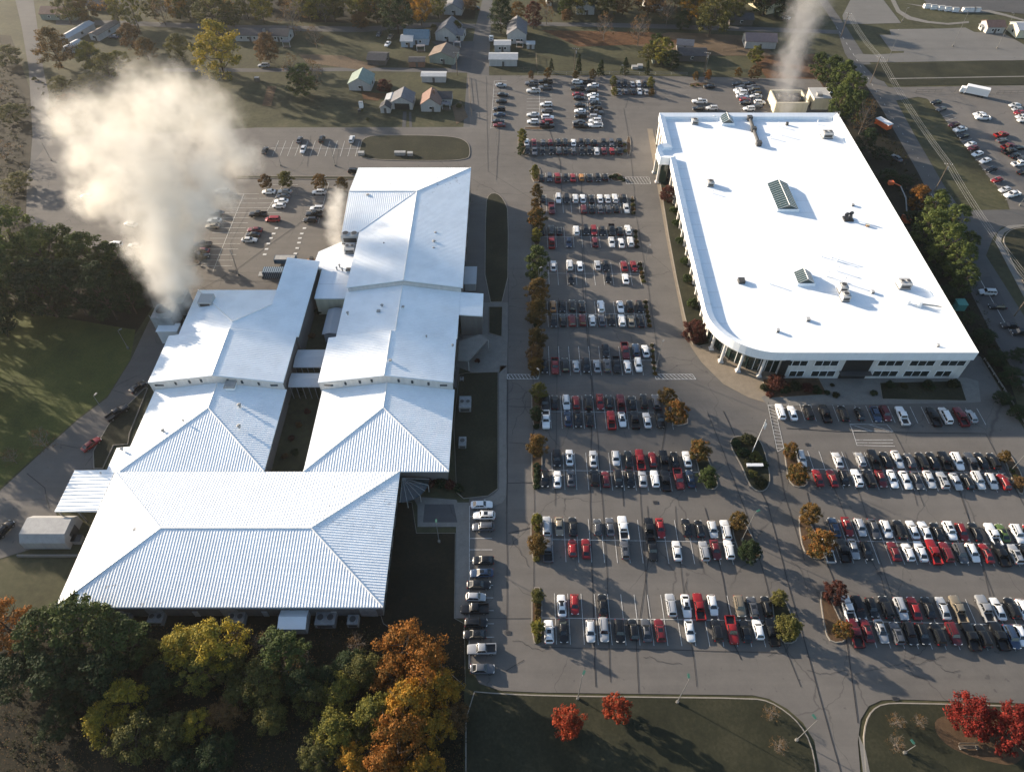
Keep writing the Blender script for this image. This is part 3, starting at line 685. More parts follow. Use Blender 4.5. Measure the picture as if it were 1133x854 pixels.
# roof vents on the factory: things of their own
def roof_z(x, y):
    dg = bpy.context.evaluated_depsgraph_get(); dg.update()
    hit, loc, *_ = scene.ray_cast(dg, Vector((x, y, 60)), Vector((0,0,-1)))
    return loc.z if hit else 0
def vent_pipe(px, py, z, h, r, label, kind='pipe', group='roof vents on the factory', mat='galv'):
    p = G(px, py, z)
    if kind == 'pipe':
        t = thing('roof_vent', p, label, 'roof vent', group)
        MB().tube([p, p+Vector((0,0,h))], r, n=10).build('pipe', M[mat], t)
        MB().tube([p+Vector((0,0,h)), p+Vector((0,0,h+.12)), p+Vector((0,0,h+.25))], r*1.8, r*.8, n=10).build('cap', M[mat], t)
    else:
        t = thing('roof_vent', p, label, 'roof vent', group)
        MB().box(p, (r*2,r*2,h*.7)).build('curb', M['membrane'], t)
        MB().box(p+Vector((0,0,h*.7)), (r*2.6,r*2.6,h*.3), tx=.8, ty=.8).build('cap', M[mat], t)
    return t
for px_, py_, z, h, r, lab, k in [
    (482,260,10.2,.9,.25,'small double vent pipe high on the northernmost east roof slope','pipe'),(480.5,270,10.2,1.1,.3,'tall grey vent pipe in the middle of the three on the far east slope','pipe'),
    (480,277,10.1,.9,.3,'lowest of three grey vent pipes on the far east roof slope','pipe'),(407,217,11.6,.7,.35,'small cap vent casting a long shadow near the far roof fold','box'),
    (425,271,10.4,.7,.15,'thin lone pipe on the far sunlit roof slope','pipe'),(423,340,9.4,.9,.25,'short vent pipe on the middle hall sunlit slope','pipe'),
    (419,346,9.4,.8,.4,'square grey vent box on the middle hall sunlit slope','box'),(385,348,8.7,.8,.25,'small vent near the west eave of the middle hall','pipe'),
    (446,341,10.4,.7,.3,'square vent beside the ridge of the middle hall','box'),(432,400,10.7,.7,.3,'square vent beside the ridge above the clerestory wall','box'),
    (501,383,8.7,.5,.2,'tiny vent at the east eave above the clerestory','pipe'),(472,373,9.5,.5,.15,'thin pipe near the fold of the east roof slope','pipe'),
    (181,478,6.4,.8,.25,'small vent on the sunlit slope of the west hall','pipe'),(135.5,498,5.6,.7,.25,'small vent near the lower corner of the west hall','pipe'),
    (265.5,450,7.2,.9,.3,'grey round vent on the shaded slope below the clerestory','pipe'),(265,473,7.2,.8,.3,'grey round vent lower on the shaded west hall slope','pipe'),
    (256,428,7.9,1.4,1.1,'large square exhaust box against the west clerestory wall','box'),(150,587,6.7,.6,.3,'small brown vent on the big hall west slope','box'),
    (203,466,7.9,.4,.15,'tiny pipe near the top of the west hall slope','pipe'),(112,524,5.5,.4,.12,'tiny vent on the corner of the canopy roof','pipe')]:
    vent_pipe(px_, py_, z, h, r, lab, k)
def hvac(c, d, label, fans=2, rz=0, group='rooftop air units', mat='unit_grey', name='air_handler', fanaxis='x', cat='air unit'):
    t = thing(name, c, label, cat, group)
    MB().box(c, d, rz).build('housing', M[mat], t)
    MB().box(Vector(c)+Vector((0,0,-.001)), (d[0]*1.04,d[1]*1.04,d[2]*.12), rz).build('base_frame', M['dark_steel'], t)
    for i in range(fans):
        f = (i+.5)/fans-.5; o = Vector((f*d[0],0,0)) if fanaxis == 'x' else Vector((0,f*d[1],0)); o.rotate(Matrix.Rotation(rz,3,'Z'))
        r = min(d[0]/(fans if fanaxis=='x' else 1), d[1]/(fans if fanaxis!='x' else 1))*.38; p = Vector(c)+o+Vector((0,0,d[2]))
        fo = MB().tube([p, p+Vector((0,0,.25))], r, n=16).build('fan_cowl', M[mat], t)
        MB().tube([p+Vector((0,0,.2)), p+Vector((0,0,.27))], r*.85, n=16).build('fan_grille', M['dark_steel'], fo)
    for s in (-1,1):
        q = Vector((0, s*(d[1]/2+.01), 0)); q.rotate(Matrix.Rotation(rz,3,'Z'))
        MB().box(Vector(c)+q+Vector((0,0,d[2]*.25)), (d[0]*.75,.04,d[2]*.5), rz).build('louvre', M['dark_steel'], t)
    return t
hvac(G(388,263,8.0)+Vector((0,0,-1.5)), (5.2,2.6,3.0), 'grey cooling unit with two dark fans beside the steaming roof', 2)
hvac(G(388,277,6.4), (3.0,3.4,1.6), 'smaller galvanised fan unit below the steaming cooling unit', 2)
hvac(G(230,336,8.2), (3.6,3.6,2.0), 'square pale exhaust housing on the west roof by the cooling towers', 0)
for x, y, l in [(373,299,'first'),(376,296,'second'),(379,300,'third'),(384,301,'fourth')]: vent_pipe(x, y, 6.3, 1.0, .18, f'{l} short pipe from the left on the white link roof', 'pipe')
vent_pipe(386,300,6.3,.8,.6,'dark low box on the white link roof','box',mat='dark_steel')

# cooling towers at the north-west corner
def cooling_tower(c, d, label, rz=0, group='cooling towers', mat='galv', fan=True, name='cooling_tower'):
    t = thing(name, c, label, 'cooling tower', group, 0)
    MB().box(c, (d[0],d[1],d[2]*.18), rz).build('basin', M['steel'], t)
    MB().box(Vector(c)+Vector((0,0,d[2]*.18)), (d[0]*.92,d[1]*.92,d[2]*.2), rz).build('louvre', M['dark_steel'], t)
    MB().box(Vector(c)+Vector((0,0,d[2]*.38)), (d[0],d[1],d[2]*.62), rz).build('casing', M[mat], t)
    p = Vector(c)+Vector((0,0,d[2])); r = min(d[0],d[1])*.4
    if fan:
        mb = MB(); n = 20
        vs = []
        for rr, zz in ((r,0),(r*.93,.9),(r*.88,.9),(r*.9,0.1)):
            vs += [(p.x+rr*math.cos(2*math.pi*k/n), p.y+rr*math.sin(2*math.pi*k/n), p.z+zz) for k in range(n)]
        mb.add(vs, [(j*n+k, j*n+(k+1)%n, (j+1)*n+(k+1)%n, (j+1)*n+k) for j in range(3) for k in range(n)])
        s_ = mb.build('fan_stack', M[mat], t)
        MB().tube([p+Vector((0,0,.1)), p+Vector((0,0,.2))], r*.88, n=16).build('fan', M['dark_steel'], s_)
    for k in range(4):
        MB().box((p.x+(k%2*2-1)*d[0]*.49, p.y+(k//2*2-1)*d[1]*.49, p.z), (.07,.07,1.0)).build('rail_post', M['galv'], t)
    la = MB()
    for s in (-.25,.25): la.tube([(c[0]+s, c[1]-d[1]/2-.15, c[2]), (c[0]+s, c[1]-d[1]/2-.15, p.z+1)], .04, n=4)
    for k in range(int(d[2]/.5)): la.tube([(c[0]-.25, c[1]-d[1]/2-.15, c[2]+.3+k*.5), (c[0]+.25, c[1]-d[1]/2-.15, c[2]+.3+k*.5)], .03, n=4)
    la.build('ladder', M['galv'], t)
    return t
cooling_tower(G(192,366,0), (5.6,5.6,7.5), 'nearer steaming cooling tower with round fan stack beside the west wing')
cooling_tower(G(206,350,0), (4.8,5.4,7.5), 'farther steaming cooling tower half hidden by the plume')
t = thing('equipment_skid', G(192,374,0), 'low white lean-to box beside the cooling towers and roof edge', 'equipment shed')
MB().box(G(193,376,0), (5.5,3.0,4.6)).build('housing', M['white_paint'], t); MB().box(G(193,376,0)+Vector((0,0,4.6)), (5.8,3.3,.25)).build('lid', M['metal_roof'], t)
pr = MB()
for k in range(4): pr.tube([(-85.5+k*.01,137+k*3.5,4.2),(-88.8,137+k*3.5,4.2),(-88.8,137+k*3.5,0)], .28, n=8)
tag(pr.build('process_pipes', M['galv']), 'grey pipes joining the cooling towers to the west wing wall', 'pipework')

# canopy and shed on the west side
cn = thing('loading_canopy', (-95,87.6,0), 'pale ribbed metal canopy attached beside the big hall loading yard', 'canopy')
mb = MB(); ribs = MB(); P = [(-100.2,82.2,4.8),(-90.6,82.2,5.25),(-90.6,93.0,5.25),(-100.2,93.0,4.8)]
roof_face(mb, P, ribs, 'y', spacing=.95, h=.12, wd=.35); mb.box((-95.4,82.3,4.55),(9.6,.2,.35)); mb.box((-95.4,92.9,4.55),(9.6,.2,.35))
o = mb.build('canopy_roof', M['metal_roof'], cn); rb = ribs.build('seam', M['metal_roof'], o); fix_normals(rb)
for x in (-99.8,-95.5,-91.2):
    for y in (82.6,92.6): MB().box((x,y,0),(.25,.25,4.7)).build('post', M['steel'], cn)
sh = thing('storage_shed', G(61,590), 'white shed with chamfered roof and low wall by the canopy', 'shed')
c = G(62,592)
prof = [(-3.4,0),(3.4,0),(3.4,2.6),(2.0,4.1),(-2.0,4.1),(-3.4,2.6)]
mb = MB(); n = 6
vs = [(c.x-5.2+(.0 if i else 0)*0, c.y+p_[0], p_[1]) for i, p_ in enumerate(prof)]+[(c.x+4.6, c.y+p_[0], p_[1]) for p_ in prof]
mb.add(vs, [(i,(i+1)%n,n+(i+1)%n,n+i) for i in range(n)]+[tuple(range(n))[::-1], tuple(range(n,2*n))]); o = mb.build('shell', M['dull_white'], sh); fix_normals(o)
MB().box((c.x+4.65,c.y,0),(.1,2.6,2.4)).build('door', M['dark_steel'], sh)
tag(MB().box((c.x+1.5,c.y-5.2,0),(15,.4,.7)).build('retaining_wall', M['concrete']), 'long low concrete retaining wall beside the white shed', 'wall')
for i, (x, y) in enumerate([(82,598),(88,598.5)]):
    p = G(x,y); t = thing('dumpster', p, f'grey {"left" if i==0 else "right"} dumpster of the pair by the low wall', 'dumpster', 'dumpsters by the shed')
    MB().box(p,(1.7,1.6,1.3),tx=1.08).build('bin', M['steel'], t); MB().box(p+Vector((0,0,1.31)),(1.9,1.7,.1)).build('lid', M['dark_steel'], t)
# equipment pads at the south side and east lawn
for x, y, d, lab in [(176,686,(3,2.4,1.8),'grey chiller unit nearest the left end of the big hall'),(264,686,(3.4,2.6,1.8),'grey twin fan chiller below the middle of the big eave'),
                     (362,687,(4,3,1.8),'wide grey chiller with three fans near the big hall corner'),(392,689,(2.2,2,1.8),'small pale chiller at the big hall corner'),
                     (140,685,(2.6,2,1.6),'low dark chiller almost under the big eave'),(515,450,(3,3.8,2.0),'blue grey generator on the pad beside the east lawn'),
                     (512,492,(1.8,2.6,1.6),'small cabinet unit on the dark east lawn'),(511,421,(1,1,1),'small square vent box at the corner of the east lawn')]:
    hvac(G(x,y), d, lab, 2 if d[0]>2.5 else 1, group='ground mounted chillers', name='chiller', mat='steel', cat='chiller')
t = thing('storage_tent', G(328,688), 'white boxy shelter against the big hall south wall', 'shelter')
p = G(328,690); MB().box(p,(5.4,4.2,2.6)).build('cover', M['dull_white'], t); MB().add([(p.x-2.8,p.y-2.2,2.61),(p.x+2.8,p.y-2.2,2.61),(p.x+2.8,p.y,3.4),(p.x-2.8,p.y,3.4)],[(0,1,2,3)]).add([(p.x-2.8,p.y,3.4),(p.x+2.8,p.y,3.4),(p.x+2.8,p.y+2.2,2.61),(p.x-2.8,p.y+2.2,2.61)],[(0,1,2,3)]).build('roof', M['metal_roof'], t)
# entrance canopies on the east side
t = thing('entrance_canopy', G(459,533), 'fan shaped glazed entrance canopy in the inside corner of the factory', 'canopy')
p0 = Vector((-25.2,92.0,3.2)); mb = MB(); rb_ = MB()
arc = [p0+Vector((6.2*math.cos(R(-a)), 6.2*math.sin(R(-a)), -.5)) for a in range(0,91,15)]
mb.add([p0]+arc, [(0,i,i+1) for i in range(1,7)]); mb.build('glass_roof', M['glass'], t)
for a_ in arc: rb_.tube([p0+Vector((0,0,.05)), a_+Vector((0,0,.05))], .07, n=4)
rb_.build('rib', M['galv'], t)
for a_ in arc[1:6:2]: MB().tube([(a_.x,a_.y,0),(a_.x,a_.y,a_.z)], .12, n=8).build('post', M['galv'], t)
t = thing('entrance_canopy', G(522,392), 'flat grey angled canopy over the far factory entrance', 'canopy')
P = pts([(508,378),(531,370),(540,376),(518,400),(507,399)],3.6)
MB().prism(P,3.4,3.7,bottom=True).build('canopy_slab', M['concrete'], t)
for q in (P[1],P[2],P[3]): MB().tube([(q.x*.995,q.y,0),(q.x*.995,q.y,3.4)],.14,n=8).build('post', M['galv'], t)
t = thing('lean_to_shelter', G(521,312), 'small grey roofed shelter against the far east wall', 'shelter'); p = G(521,313)
MB().box(p,(3.2,7.5,2.8)).build('wall', M['grey_wall'], t); MB().box(p+Vector((0,0,2.8)),(3.7,8,.2)).build('roof', M['metal_roof_grey'], t)

# ================================================================== RIGHT-HAND BUILDING (white flat roof)
rbd = thing('office_warehouse', (85,185,0), 'large white flat roofed warehouse with curved colonnade corner', 'warehouse')
ZT = 10.3
outer = [G(x,y,ZT) for x,y in [(732.7,123.5),(739.7,158),(733,159),(728,162),(727.4,167),(731.8,174.7),(747.6,174.7),(766,267),(782.3,345.5),(786.6,357),(796.5,368),(810.6,379.4),(827.5,387.4),(844.5,390.4),(858.6,391)]]
outer[0].y = 247.0; outer[0].x = 54.4
ARC = [Vector((68-16.1*math.cos(R(a_)), 141-15.8*math.sin(R(a_)), 0)) for a_ in range(0,91,6)]
O = [Vector((54.0,247,0)),Vector((53.6,226,0)),Vector((51.6,225.6,0)),Vector((50.1,224.0,0)),Vector((49.7,221.0,0)),Vector((50.2,216.8,0)),Vector((53.6,216.6,0)),Vector((52.5,175,0))]+ARC+[Vector((118.2,125.2,0)),Vector((119.2,247,0))]
Ol = O[::-1]  # ccw? computed in prism
def inset2(P, d):
    return [Vector((q[0],q[1],0)) for q in inset_loop([(p.x,p.y,0) for p in P], d)]
def inset_m(P, d):
    n = len(P); a = sum(P[i].x*P[(i+1)%n].y-P[(i+1)%n].x*P[i].y for i in range(n)); s = 1 if a > 0 else -1; out = []
    for i in range(n):
        e1 = (P[i]-P[i-1]).normalized(); e2 = (P[(i+1)%n]-P[i]).normalized()
        n1 = Vector((-e1.y,e1.x,0))*s; n2 = Vector((-e2.y,e2.x,0))*s; m = (n1+n2); m = m/max(.3,(1+n1.dot(n2)))
        out.append(P[i]+m*d)
    return out
I1 = inset_m(O, 1.9); ZD = 8.7
n = len(O)
mb = MB(); mb.prism([(p.x,p.y) for p in I1], ZD, ZD, side=False); mb.build('roof_deck', M['membrane'], rbd)
mb = MB()
vs = [(p.x,p.y,ZT) for p in O]+[(p.x,p.y,ZT-.52) for p in I1]+[(p.x,p.y,ZD) for p in I1]+[(p.x,p.y,ZD-1.2) for p in O]
fs = []
for i in range(n): j=(i+1)%n; fs += [(i,j,n+j,n+i),(n+i,n+j,2*n+j,2*n+i),(3*n+i,3*n+j,j,i)]
mb.add(vs, fs); o = mb.build('parapet', M['membrane'], rbd); fix_normals(o)
# walls: footprint; the curved corner is set back behind the columns
wallP = [O[0]+Vector((.3,-.3,0)), O[1]+Vector((.3,0,0)), Vector((55.2,216.6,0)), Vector((54.9,215.0,0)), Vector((54.3,141,0)), Vector((56.2,136.4,0)), Vector((58.6,132.4,0)), Vector((62.6,129.2,0)), Vector((70.2,127.6,0)), Vector((70.2,125.6,0)), O[-2]+Vector((-.3,.4,0)), O[-1]+Vector((-.3,-.3,0))]
m_ = len(wallP); mb = MB(); vs = [(p.x,p.y,0) for p in wallP]+[(p.x,p.y,ZD-.12) for p in wallP]
gl = (4,5,6,7)
mb.add(vs, [(i,(i+1)%m_,m_+(i+1)%m_,m_+i) for i in range(m_) if i not in gl]); o = mb.build('wall', M['white_wall'], rbd)
mb = MB(); mb.add(vs, [(i,(i+1)%m_,m_+(i+1)%m_,m_+i) for i in gl]); cw = mb.build('curtain_wall', M['green_glass'], rbd)
mu = MB()
for i in gl:
    a, b = wallP[i], wallP[(i+1)%m_]; nn = max(2, int((b-a).length/1.5))
    for k in range(nn+1):
        q = a.lerp(b, k/nn); mu.box((q.x-.06,q.y-.06,0),(.14,.14,ZD-.2))
mu.build('mullion', M['white_paint'], cw)
# soffit ring under the curved band
mb = MB(); mb.prism([(p.x,p.y) for p in ARC+[Vector((70.2,125.25,0)),Vector((70.2,127.6,0)),Vector((62.6,129.2,0)),Vector((58.6,132.4,0)),Vector((56.2,136.4,0)),Vector((54.3,141,0))]], 7.3, 7.5, bottom=True)
mb.build('soffit', M['white_wall'], rbd)
def column(x, y, h=7.35, r=.42):
    c = MB().box((x,y,0),(1.3,1.3,.45)).box((x,y,.45),(1.05,1.05,.4),tx=.82,ty=.82).tube([(x,y,.8),(x,y,h-.4)], r, r*.9, n=14).box((x,y,h-.4),(1.05,1.05,.4))
    return c.build('column', M['white_wall'], rbd)
for x_, y_ in [(54.6,136.4),(56.3,131.7),(60.2,128.2),(65.4,126.4)]: column(x_, y_)
column(50.6,217.6); column(50.4,223.6)
MB().box((52.3,220.8,0),(2.4,7.2,7.2)).build('entrance_bay', M['green_glass'], rbd)
# west face bays: pilasters and tall windows
yb = 145.0
k = 0
while yb < 214:
    MB().box((54.0+(yb-141)*.008,yb,0),(.6,.7,8.9)).build('pilaster', M['white_wall'], rbd)
    wn = MB().box((54.25+(yb-141)*.008,yb+2.3,1.0),(.12,2.6,2.6)).build('window', M['glass'], rbd)
    wn = MB().box((54.25+(yb-141)*.008,yb+2.3,5.0),(.12,2.6,2.6)).build('window', M['glass'], rbd)
    yb += 4.6
for yb in (229,233.5,238,242.5): MB().box((53.9,yb,0),(.5,.9,9.0)).build('pilaster', M['white_wall'], rbd)
# south front windows: two storeys of grouped panes
zs = {0:(1.0,1.9), 1:(5.0,1.8)}
def wgroup(xl, xr, z0, hh, n):
    y = 125.6
    fr = MB().box(((xl+xr)/2,y-.05,z0-.12),(xr-xl+.25,.14,hh+.24)).build('window', M['white_paint'], rbd)
    for i in range(n):
        wd = (xr-xl)/n; x = xl+wd*(i+.5); MB().box((x,y-.13,z0),(wd-.22,.06,hh)).build('pane', M['glass'], fr)
def Xat(px, z): return G(px, 427-0, z).x
def xw_(pxx, pyy, z): # x on the south wall plane seen at pixel
    dx = (pxx-CX)/FPX; dy = (pyy-CY)/FPX; t = 125.5/(CP-dy*SP); return dx*t
for (xa, xb, ya, n_) in [(868.5,894,401,3),(902,928,401,3),(970.5,998,404,3),(1005,1032,405,3),(1039,1066,405,3)]:
    wgroup(xw_(xa,ya,6), xw_(xb,ya,6), 5.2, 1.7, n_)
for (xa, xb, ya, n_) in [(872,888,416,2),(896,922,416.5,3),(963,990,418,3),(997,1024,418.5,3),(1031,1048,419,2)]:
    wgroup(xw_(xa,ya,2), xw_(xb,ya,2), 1.1, 1.9, n_)
xe0, xe1 = xw_(931,410,4), xw_(961,410,4)
MB().box(((xe0+xe1)/2,125.75,0),(xe1-xe0,.5,7.6)).build('dark_recess_panel', M['black_plastic'], rbd)  # flat black panel stands in for the shade of the entrance recess
MB().box(((xe0+xe1)/2,124.6,2.9),(xe1-xe0+1,1.6,.25)).build('entrance_canopy', M['dark_steel'], rbd)
MB().box((70.5,125.5,0),(2.0,.35,7.6)).build('recess_glazing', M['black_plastic'], rbd)
# skylights
def skylight(px0, py0, px1, py1, w_, n_, label_):
    a, b = G(px0,py0,ZD+1), G(px1,py1,ZD+1); c = (a+b)/2; L = abs(a.y-b.y)
    s_ = MB().box((c.x,c.y,ZD),(w_+.5,L+.5,.9)).build('skylight', M['membrane'], rbd)
    z = ZD+.9; h = 1.5
    g_ = MB().add([(c.x-w_/2,c.y-L/2,z),(c.x+w_/2,c.y-L/2,z),(c.x+w_/2,c.y+L/2,z),(c.x-w_/2,c.y+L/2,z),(c.x,c.y-L/2,z+h),(c.x,c.y+L/2,z+h)], [(0,4,5,3),(1,2,5,4),(0,1,4),(2,3,5)]).build('glazing', M['green_glass'], s_)
    br = MB()
    for k in range(n_+1):
        y = c.y-L/2+L*k/n_
        for s in (-1,1): br.tube([(c.x+s*w_/2,y,z+.02),(c.x,y,z+h+.03)], .07, n=4)
    br.tube([(c.x,c.y-L/2,z+h+.03),(c.x,c.y+L/2,z+h+.03)],.09,n=4)
    br.build('glazing_bar', M['white_paint'], s_)
skylight(866,231,866,203,6.4,13,''); skylight(890,313,890,301,4.6,6,''); skylight(804.5,136,804.5,128.5,4.2,4,'')
# dark pipe rack on the roof
t = thing('duct_run', G(834,150,ZD), 'long dark duct lying across the far end of the flat roof', 'duct')
a, b = G(829,133,ZD), G(839,161,ZD)
MB().tube([a+Vector((0,0,.7)), b+Vector((0,0,.7))], .55, n=8).build('pipe', M['dark_steel'], t)
for f in (0,.45,1):
    q = a.lerp(b,f); MB().box(q,(1.7,1.7,1.5)).build('stand', M['dark_steel'], t)
wu = 'units on the big flat roof'
hvac(G(768.5,136.5,ZD), (2.24,2.24,1.44), 'dark square box unit near the far corner of flat roof', 1, group=wu)
hvac(G(785.5,205,ZD), (2.08,2.24,1.52), 'dark square box unit beside the long roof skylight', 1, group=wu)
hvac(G(914.5,151.5,ZD), (3.52,2.88,1.92), 'pale box unit at the far right end of flat roof', 2, group=wu)
hvac(G(999,317,ZD), (3.20,2.72,1.92), 'pale box unit near the right edge of flat roof', 2, group=wu)
hvac(G(931,322,ZD), (2.08,2.40,2.24), 'taller stacked unit in the middle of flat roof', 1, group=wu)
hvac(G(934,331,ZD), (2.08,2.40,1.92), 'lower stacked unit nearest the middle skylight', 1, group=wu)
hvac(G(893.5,354.5,ZD), (1.04,1.04,0.80), 'small cap unit below the middle skylight', 0, group=wu)
hvac(G(860,367,ZD), (0.80,0.80,0.96), 'tiny upright unit nearest the curved corner', 0, group=wu)
hvac(G(820,312,ZD), (1.76,1.76,0.96), 'small dark topped hatch left of the middle skylight', 0, group=wu, mat='dark_steel')
hvac(G(1037,383,ZD), (0.72,0.72,0.72), 'tiny unit near the near right roof corner', 0, group=wu)
hvac(G(870.5,138.6,ZD), (0.80,0.80,1.04), 'tiny dark unit among thin pipes on the far roof', 0, group=wu, mat='dark_steel')
hvac(G(965,324,ZD), (0.88,0.88,0.72), 'small brown cap unit between the pipes and box units', 0, group=wu)
hvac(G(943,227.5,ZD), (0.88,0.88,0.64), 'small low cap near the dish cluster', 0, group=wu)
for i, (x, y, h) in enumerate([(909,284,1.8),(920,285,2.2),(926.5,289,1.4),(926,300,1.6),(915,306,1.6),(933.5,313,1.8),(861,140,1.4),(865,150,1.6),(852.5,153,1.3),(851,314,1.5),(904,137.5,1.4),(789.5,132,1.2),(788,214,1.0)]):
    o_ = ['first','second','third','fourth','fifth','sixth','seventh','eighth','ninth','tenth','eleventh','twelfth','thirteenth'][i]
    order_lab = {0:'leftmost thin vent pipe in the cluster right of the middle skylight',1:'tallest thin vent pipe in the cluster right of middle skylight',2:'short vent pipe just right of the tallest in its cluster',
      3:'vent pipe in the centre of the cluster of six',4:'vent pipe at the lower left of the cluster of six',5:'vent pipe at the lower right of the cluster of six',
      6:'upper thin pipe right of the long dark duct',7:'middle thin pipe right of the long dark duct',8:'lower thin pipe right of the long dark duct',9:'lone thin pipe left of the middle skylight',
      10:'thin pipe near the far right roof corner',11:'thin pipe beside the far small skylight',12:'low curved pipe below the dark square unit'}[i]
    vent_pipe(x, y, ZD, h, .14, order_lab, 'pipe', 'thin vent pipes on the big flat roof', 'white_paint')
t = thing('satellite_dish_cluster', G(938,242,ZD), 'black satellite dish cluster on ballast in mid roof', 'satellite dishes'); p = G(938,243,ZD)
MB().box(p,(2.8,2.4,.5)).build('ballast', M['black_plastic'], t)
for dx_, dy_, h in ((-.8,.2,1.8),(.6,.5,2.0),(.1,-.5,1.4)):
    MB().tube([p+Vector((dx_,dy_,.4)), p+Vector((dx_,dy_,h))], .12, n=6).build('mast', M['black_plastic'], t)
    MB().ball(p+Vector((dx_,dy_-.1,h)), .75,.25,.75,10,6).build('dish', M['dark_steel'], t)
t = thing('roof_fan', G(1018,337,ZD), 'white round roof fan with long duct near the right edge', 'roof fan'); p = G(1016,338,ZD)
MB().tube([p,p+Vector((0,0,1.6))],.9,.7,n=14).build('fan_body', M['white_paint'], t); MB().tube([p+Vector((.8,-.3,.7)),p+Vector((6.5,-1.3,.6))],.25,n=8).build('duct', M['galv'], t)
MB().box(p+Vector((-2.6,.8,0)),(.9,.9,1.2)).build('cap', M['white_paint'], t)
t = thing('sports_ball', G(959,250.5,ZD), 'small yellow box by the dish cluster', 'box'); t.name = 'junction_box'
MB().box(G(959.5,250.5,ZD),(.9,.7,.6)).build('housing', M['paint_o'], t); MB().box(G(959.5,250.5,ZD)+Vector((0,0,.6)),(1.0,.8,.08)).build('lid', M['cream_wall'], t)
t = thing('roof_ladder_frame', G(925,138,ZD), 'pale ladder frame at the far right roof corner', 'ladder frame'); a = G(921,140,ZD)
fr = MB(); 
for s in (0,1.6): fr.tube([a+Vector((s,0,0)), a+Vector((s+2.2,6,2.4))], .06, n=4)
for k in range(7): fr.tube([a+Vector((k*.36,k,.4*k)), a+Vector((1.6+k*.36,k,.4*k))], .05, n=4)
fr.build('frame', M['galv'], t)

# service yard with cream walled cooling towers behind the building
ys = thing('cooling_yard', (84,262,0), 'cream walled cooling tower enclosure behind the big flat roof', 'enclosure')
c0 = G(871,119); 
for (x, y, dx_, dy_) in [(c0.x-6.6,c0.y,.5,10),(c0.x+5.6,c0.y,.5,10),(c0.x-.5,c0.y-5,12.7,.5),(c0.x-.5,c0.y+5,12.7,.5)]: MB().box((x,y,0),(dx_,dy_,4.6)).build('wall', M['cream_wall'], ys)
cooling_tower((c0.x-3,c0.y,0),(4.6,4.6,4.6),'steaming cooling tower inside the cream walled yard',group='cooling towers behind the flat roof',mat='dark_steel')
cooling_tower((c0.x+2.6,c0.y,0),(4.2,4.6,4.3),'idle cooling tower beside the steaming one in the yard',group='cooling towers behind the flat roof',mat='dark_steel')
sb = thing('service_building', G(903,118), 'small cream service building with grey flat roof behind the warehouse', 'service building'); p = G(903,116)
MB().box(p,(6.5,8.5,4.6)).build('wall', M['cream_wall'], sb); MB().box(p+Vector((0,0,4.6)),(6.9,8.9,.3)).build('roof', M['grey_wall'], sb); MB().box(p+Vector((-1,-2,4.9)),(2,2,1)).build('hatch', M['steel'], sb)
MB().box(p+Vector((-3.3,-2,0)),(.1,1.4,2.3)).build('door', M['dark_steel'], sb)
# ================================================================== CARS
def loft(mb, secs, mi=0, cap=True):
    n = len(secs[0]); o = []
    for s in secs: o += s
    fs = []
    for i in range(len(secs)-1):
        for k in range(n): fs.append((i*n+k, i*n+(k+1)%n, (i+1)*n+(k+1)%n, (i+1)*n+k))
    if cap: fs.append(tuple(range(n))[::-1]); fs.append(tuple((len(secs)-1)*n+k for k in range(n)))
    mb.add(o, fs, mi)
def sec(y, w, z0, z1, z2=None):
    """half body section: w half width, z0 sill, z1 shoulder, z2 crown"""
    z2 = z1+.05 if z2 is None else z2
    return [(-w*.93,y,z0),(-w,y,z0+(z1-z0)*.45),(-w*.96,y,z1-.04),(-w*.82,y,z1+.01),(-w*.4,y,z2),(w*.4,y,z2),(w*.82,y,z1+.01),(w*.96,y,z1-.04),(w,y,z0+(z1-z0)*.45),(w*.93,y,z0)]
SPEC = {
 'sedan': dict(L=4.75, W=1.84, belt=.92, roof=1.43, fr=(.98,.35), rr=(-1.95,-1.15), hood=.80, trunk=.92, bw=.80, tw=.60),
 'hatch': dict(L=4.25, W=1.78, belt=.95, roof=1.50, fr=(1.0,.42), rr=(-2.02,-1.55), hood=.82, trunk=.95, bw=.79, tw=.61),
 'suv':   dict(L=4.75, W=1.90, belt=1.08, roof=1.72, fr=(1.02,.55), rr=(-2.22,-1.95), hood=.98, trunk=1.08, bw=.83, tw=.68),
 'van':   dict(L=5.10, W=1.98, belt=1.10, roof=1.78, fr=(1.55,.85), rr=(-2.42,-2.22), hood=.96, trunk=1.10, bw=.87, tw=.72),
 'pickup':dict(L=5.75, W=2.00, belt=1.15, roof=1.86, fr=(1.12,.62), rr=(-.98,-.78), hood=1.08, trunk=1.12, bw=.88, tw=.72),
}
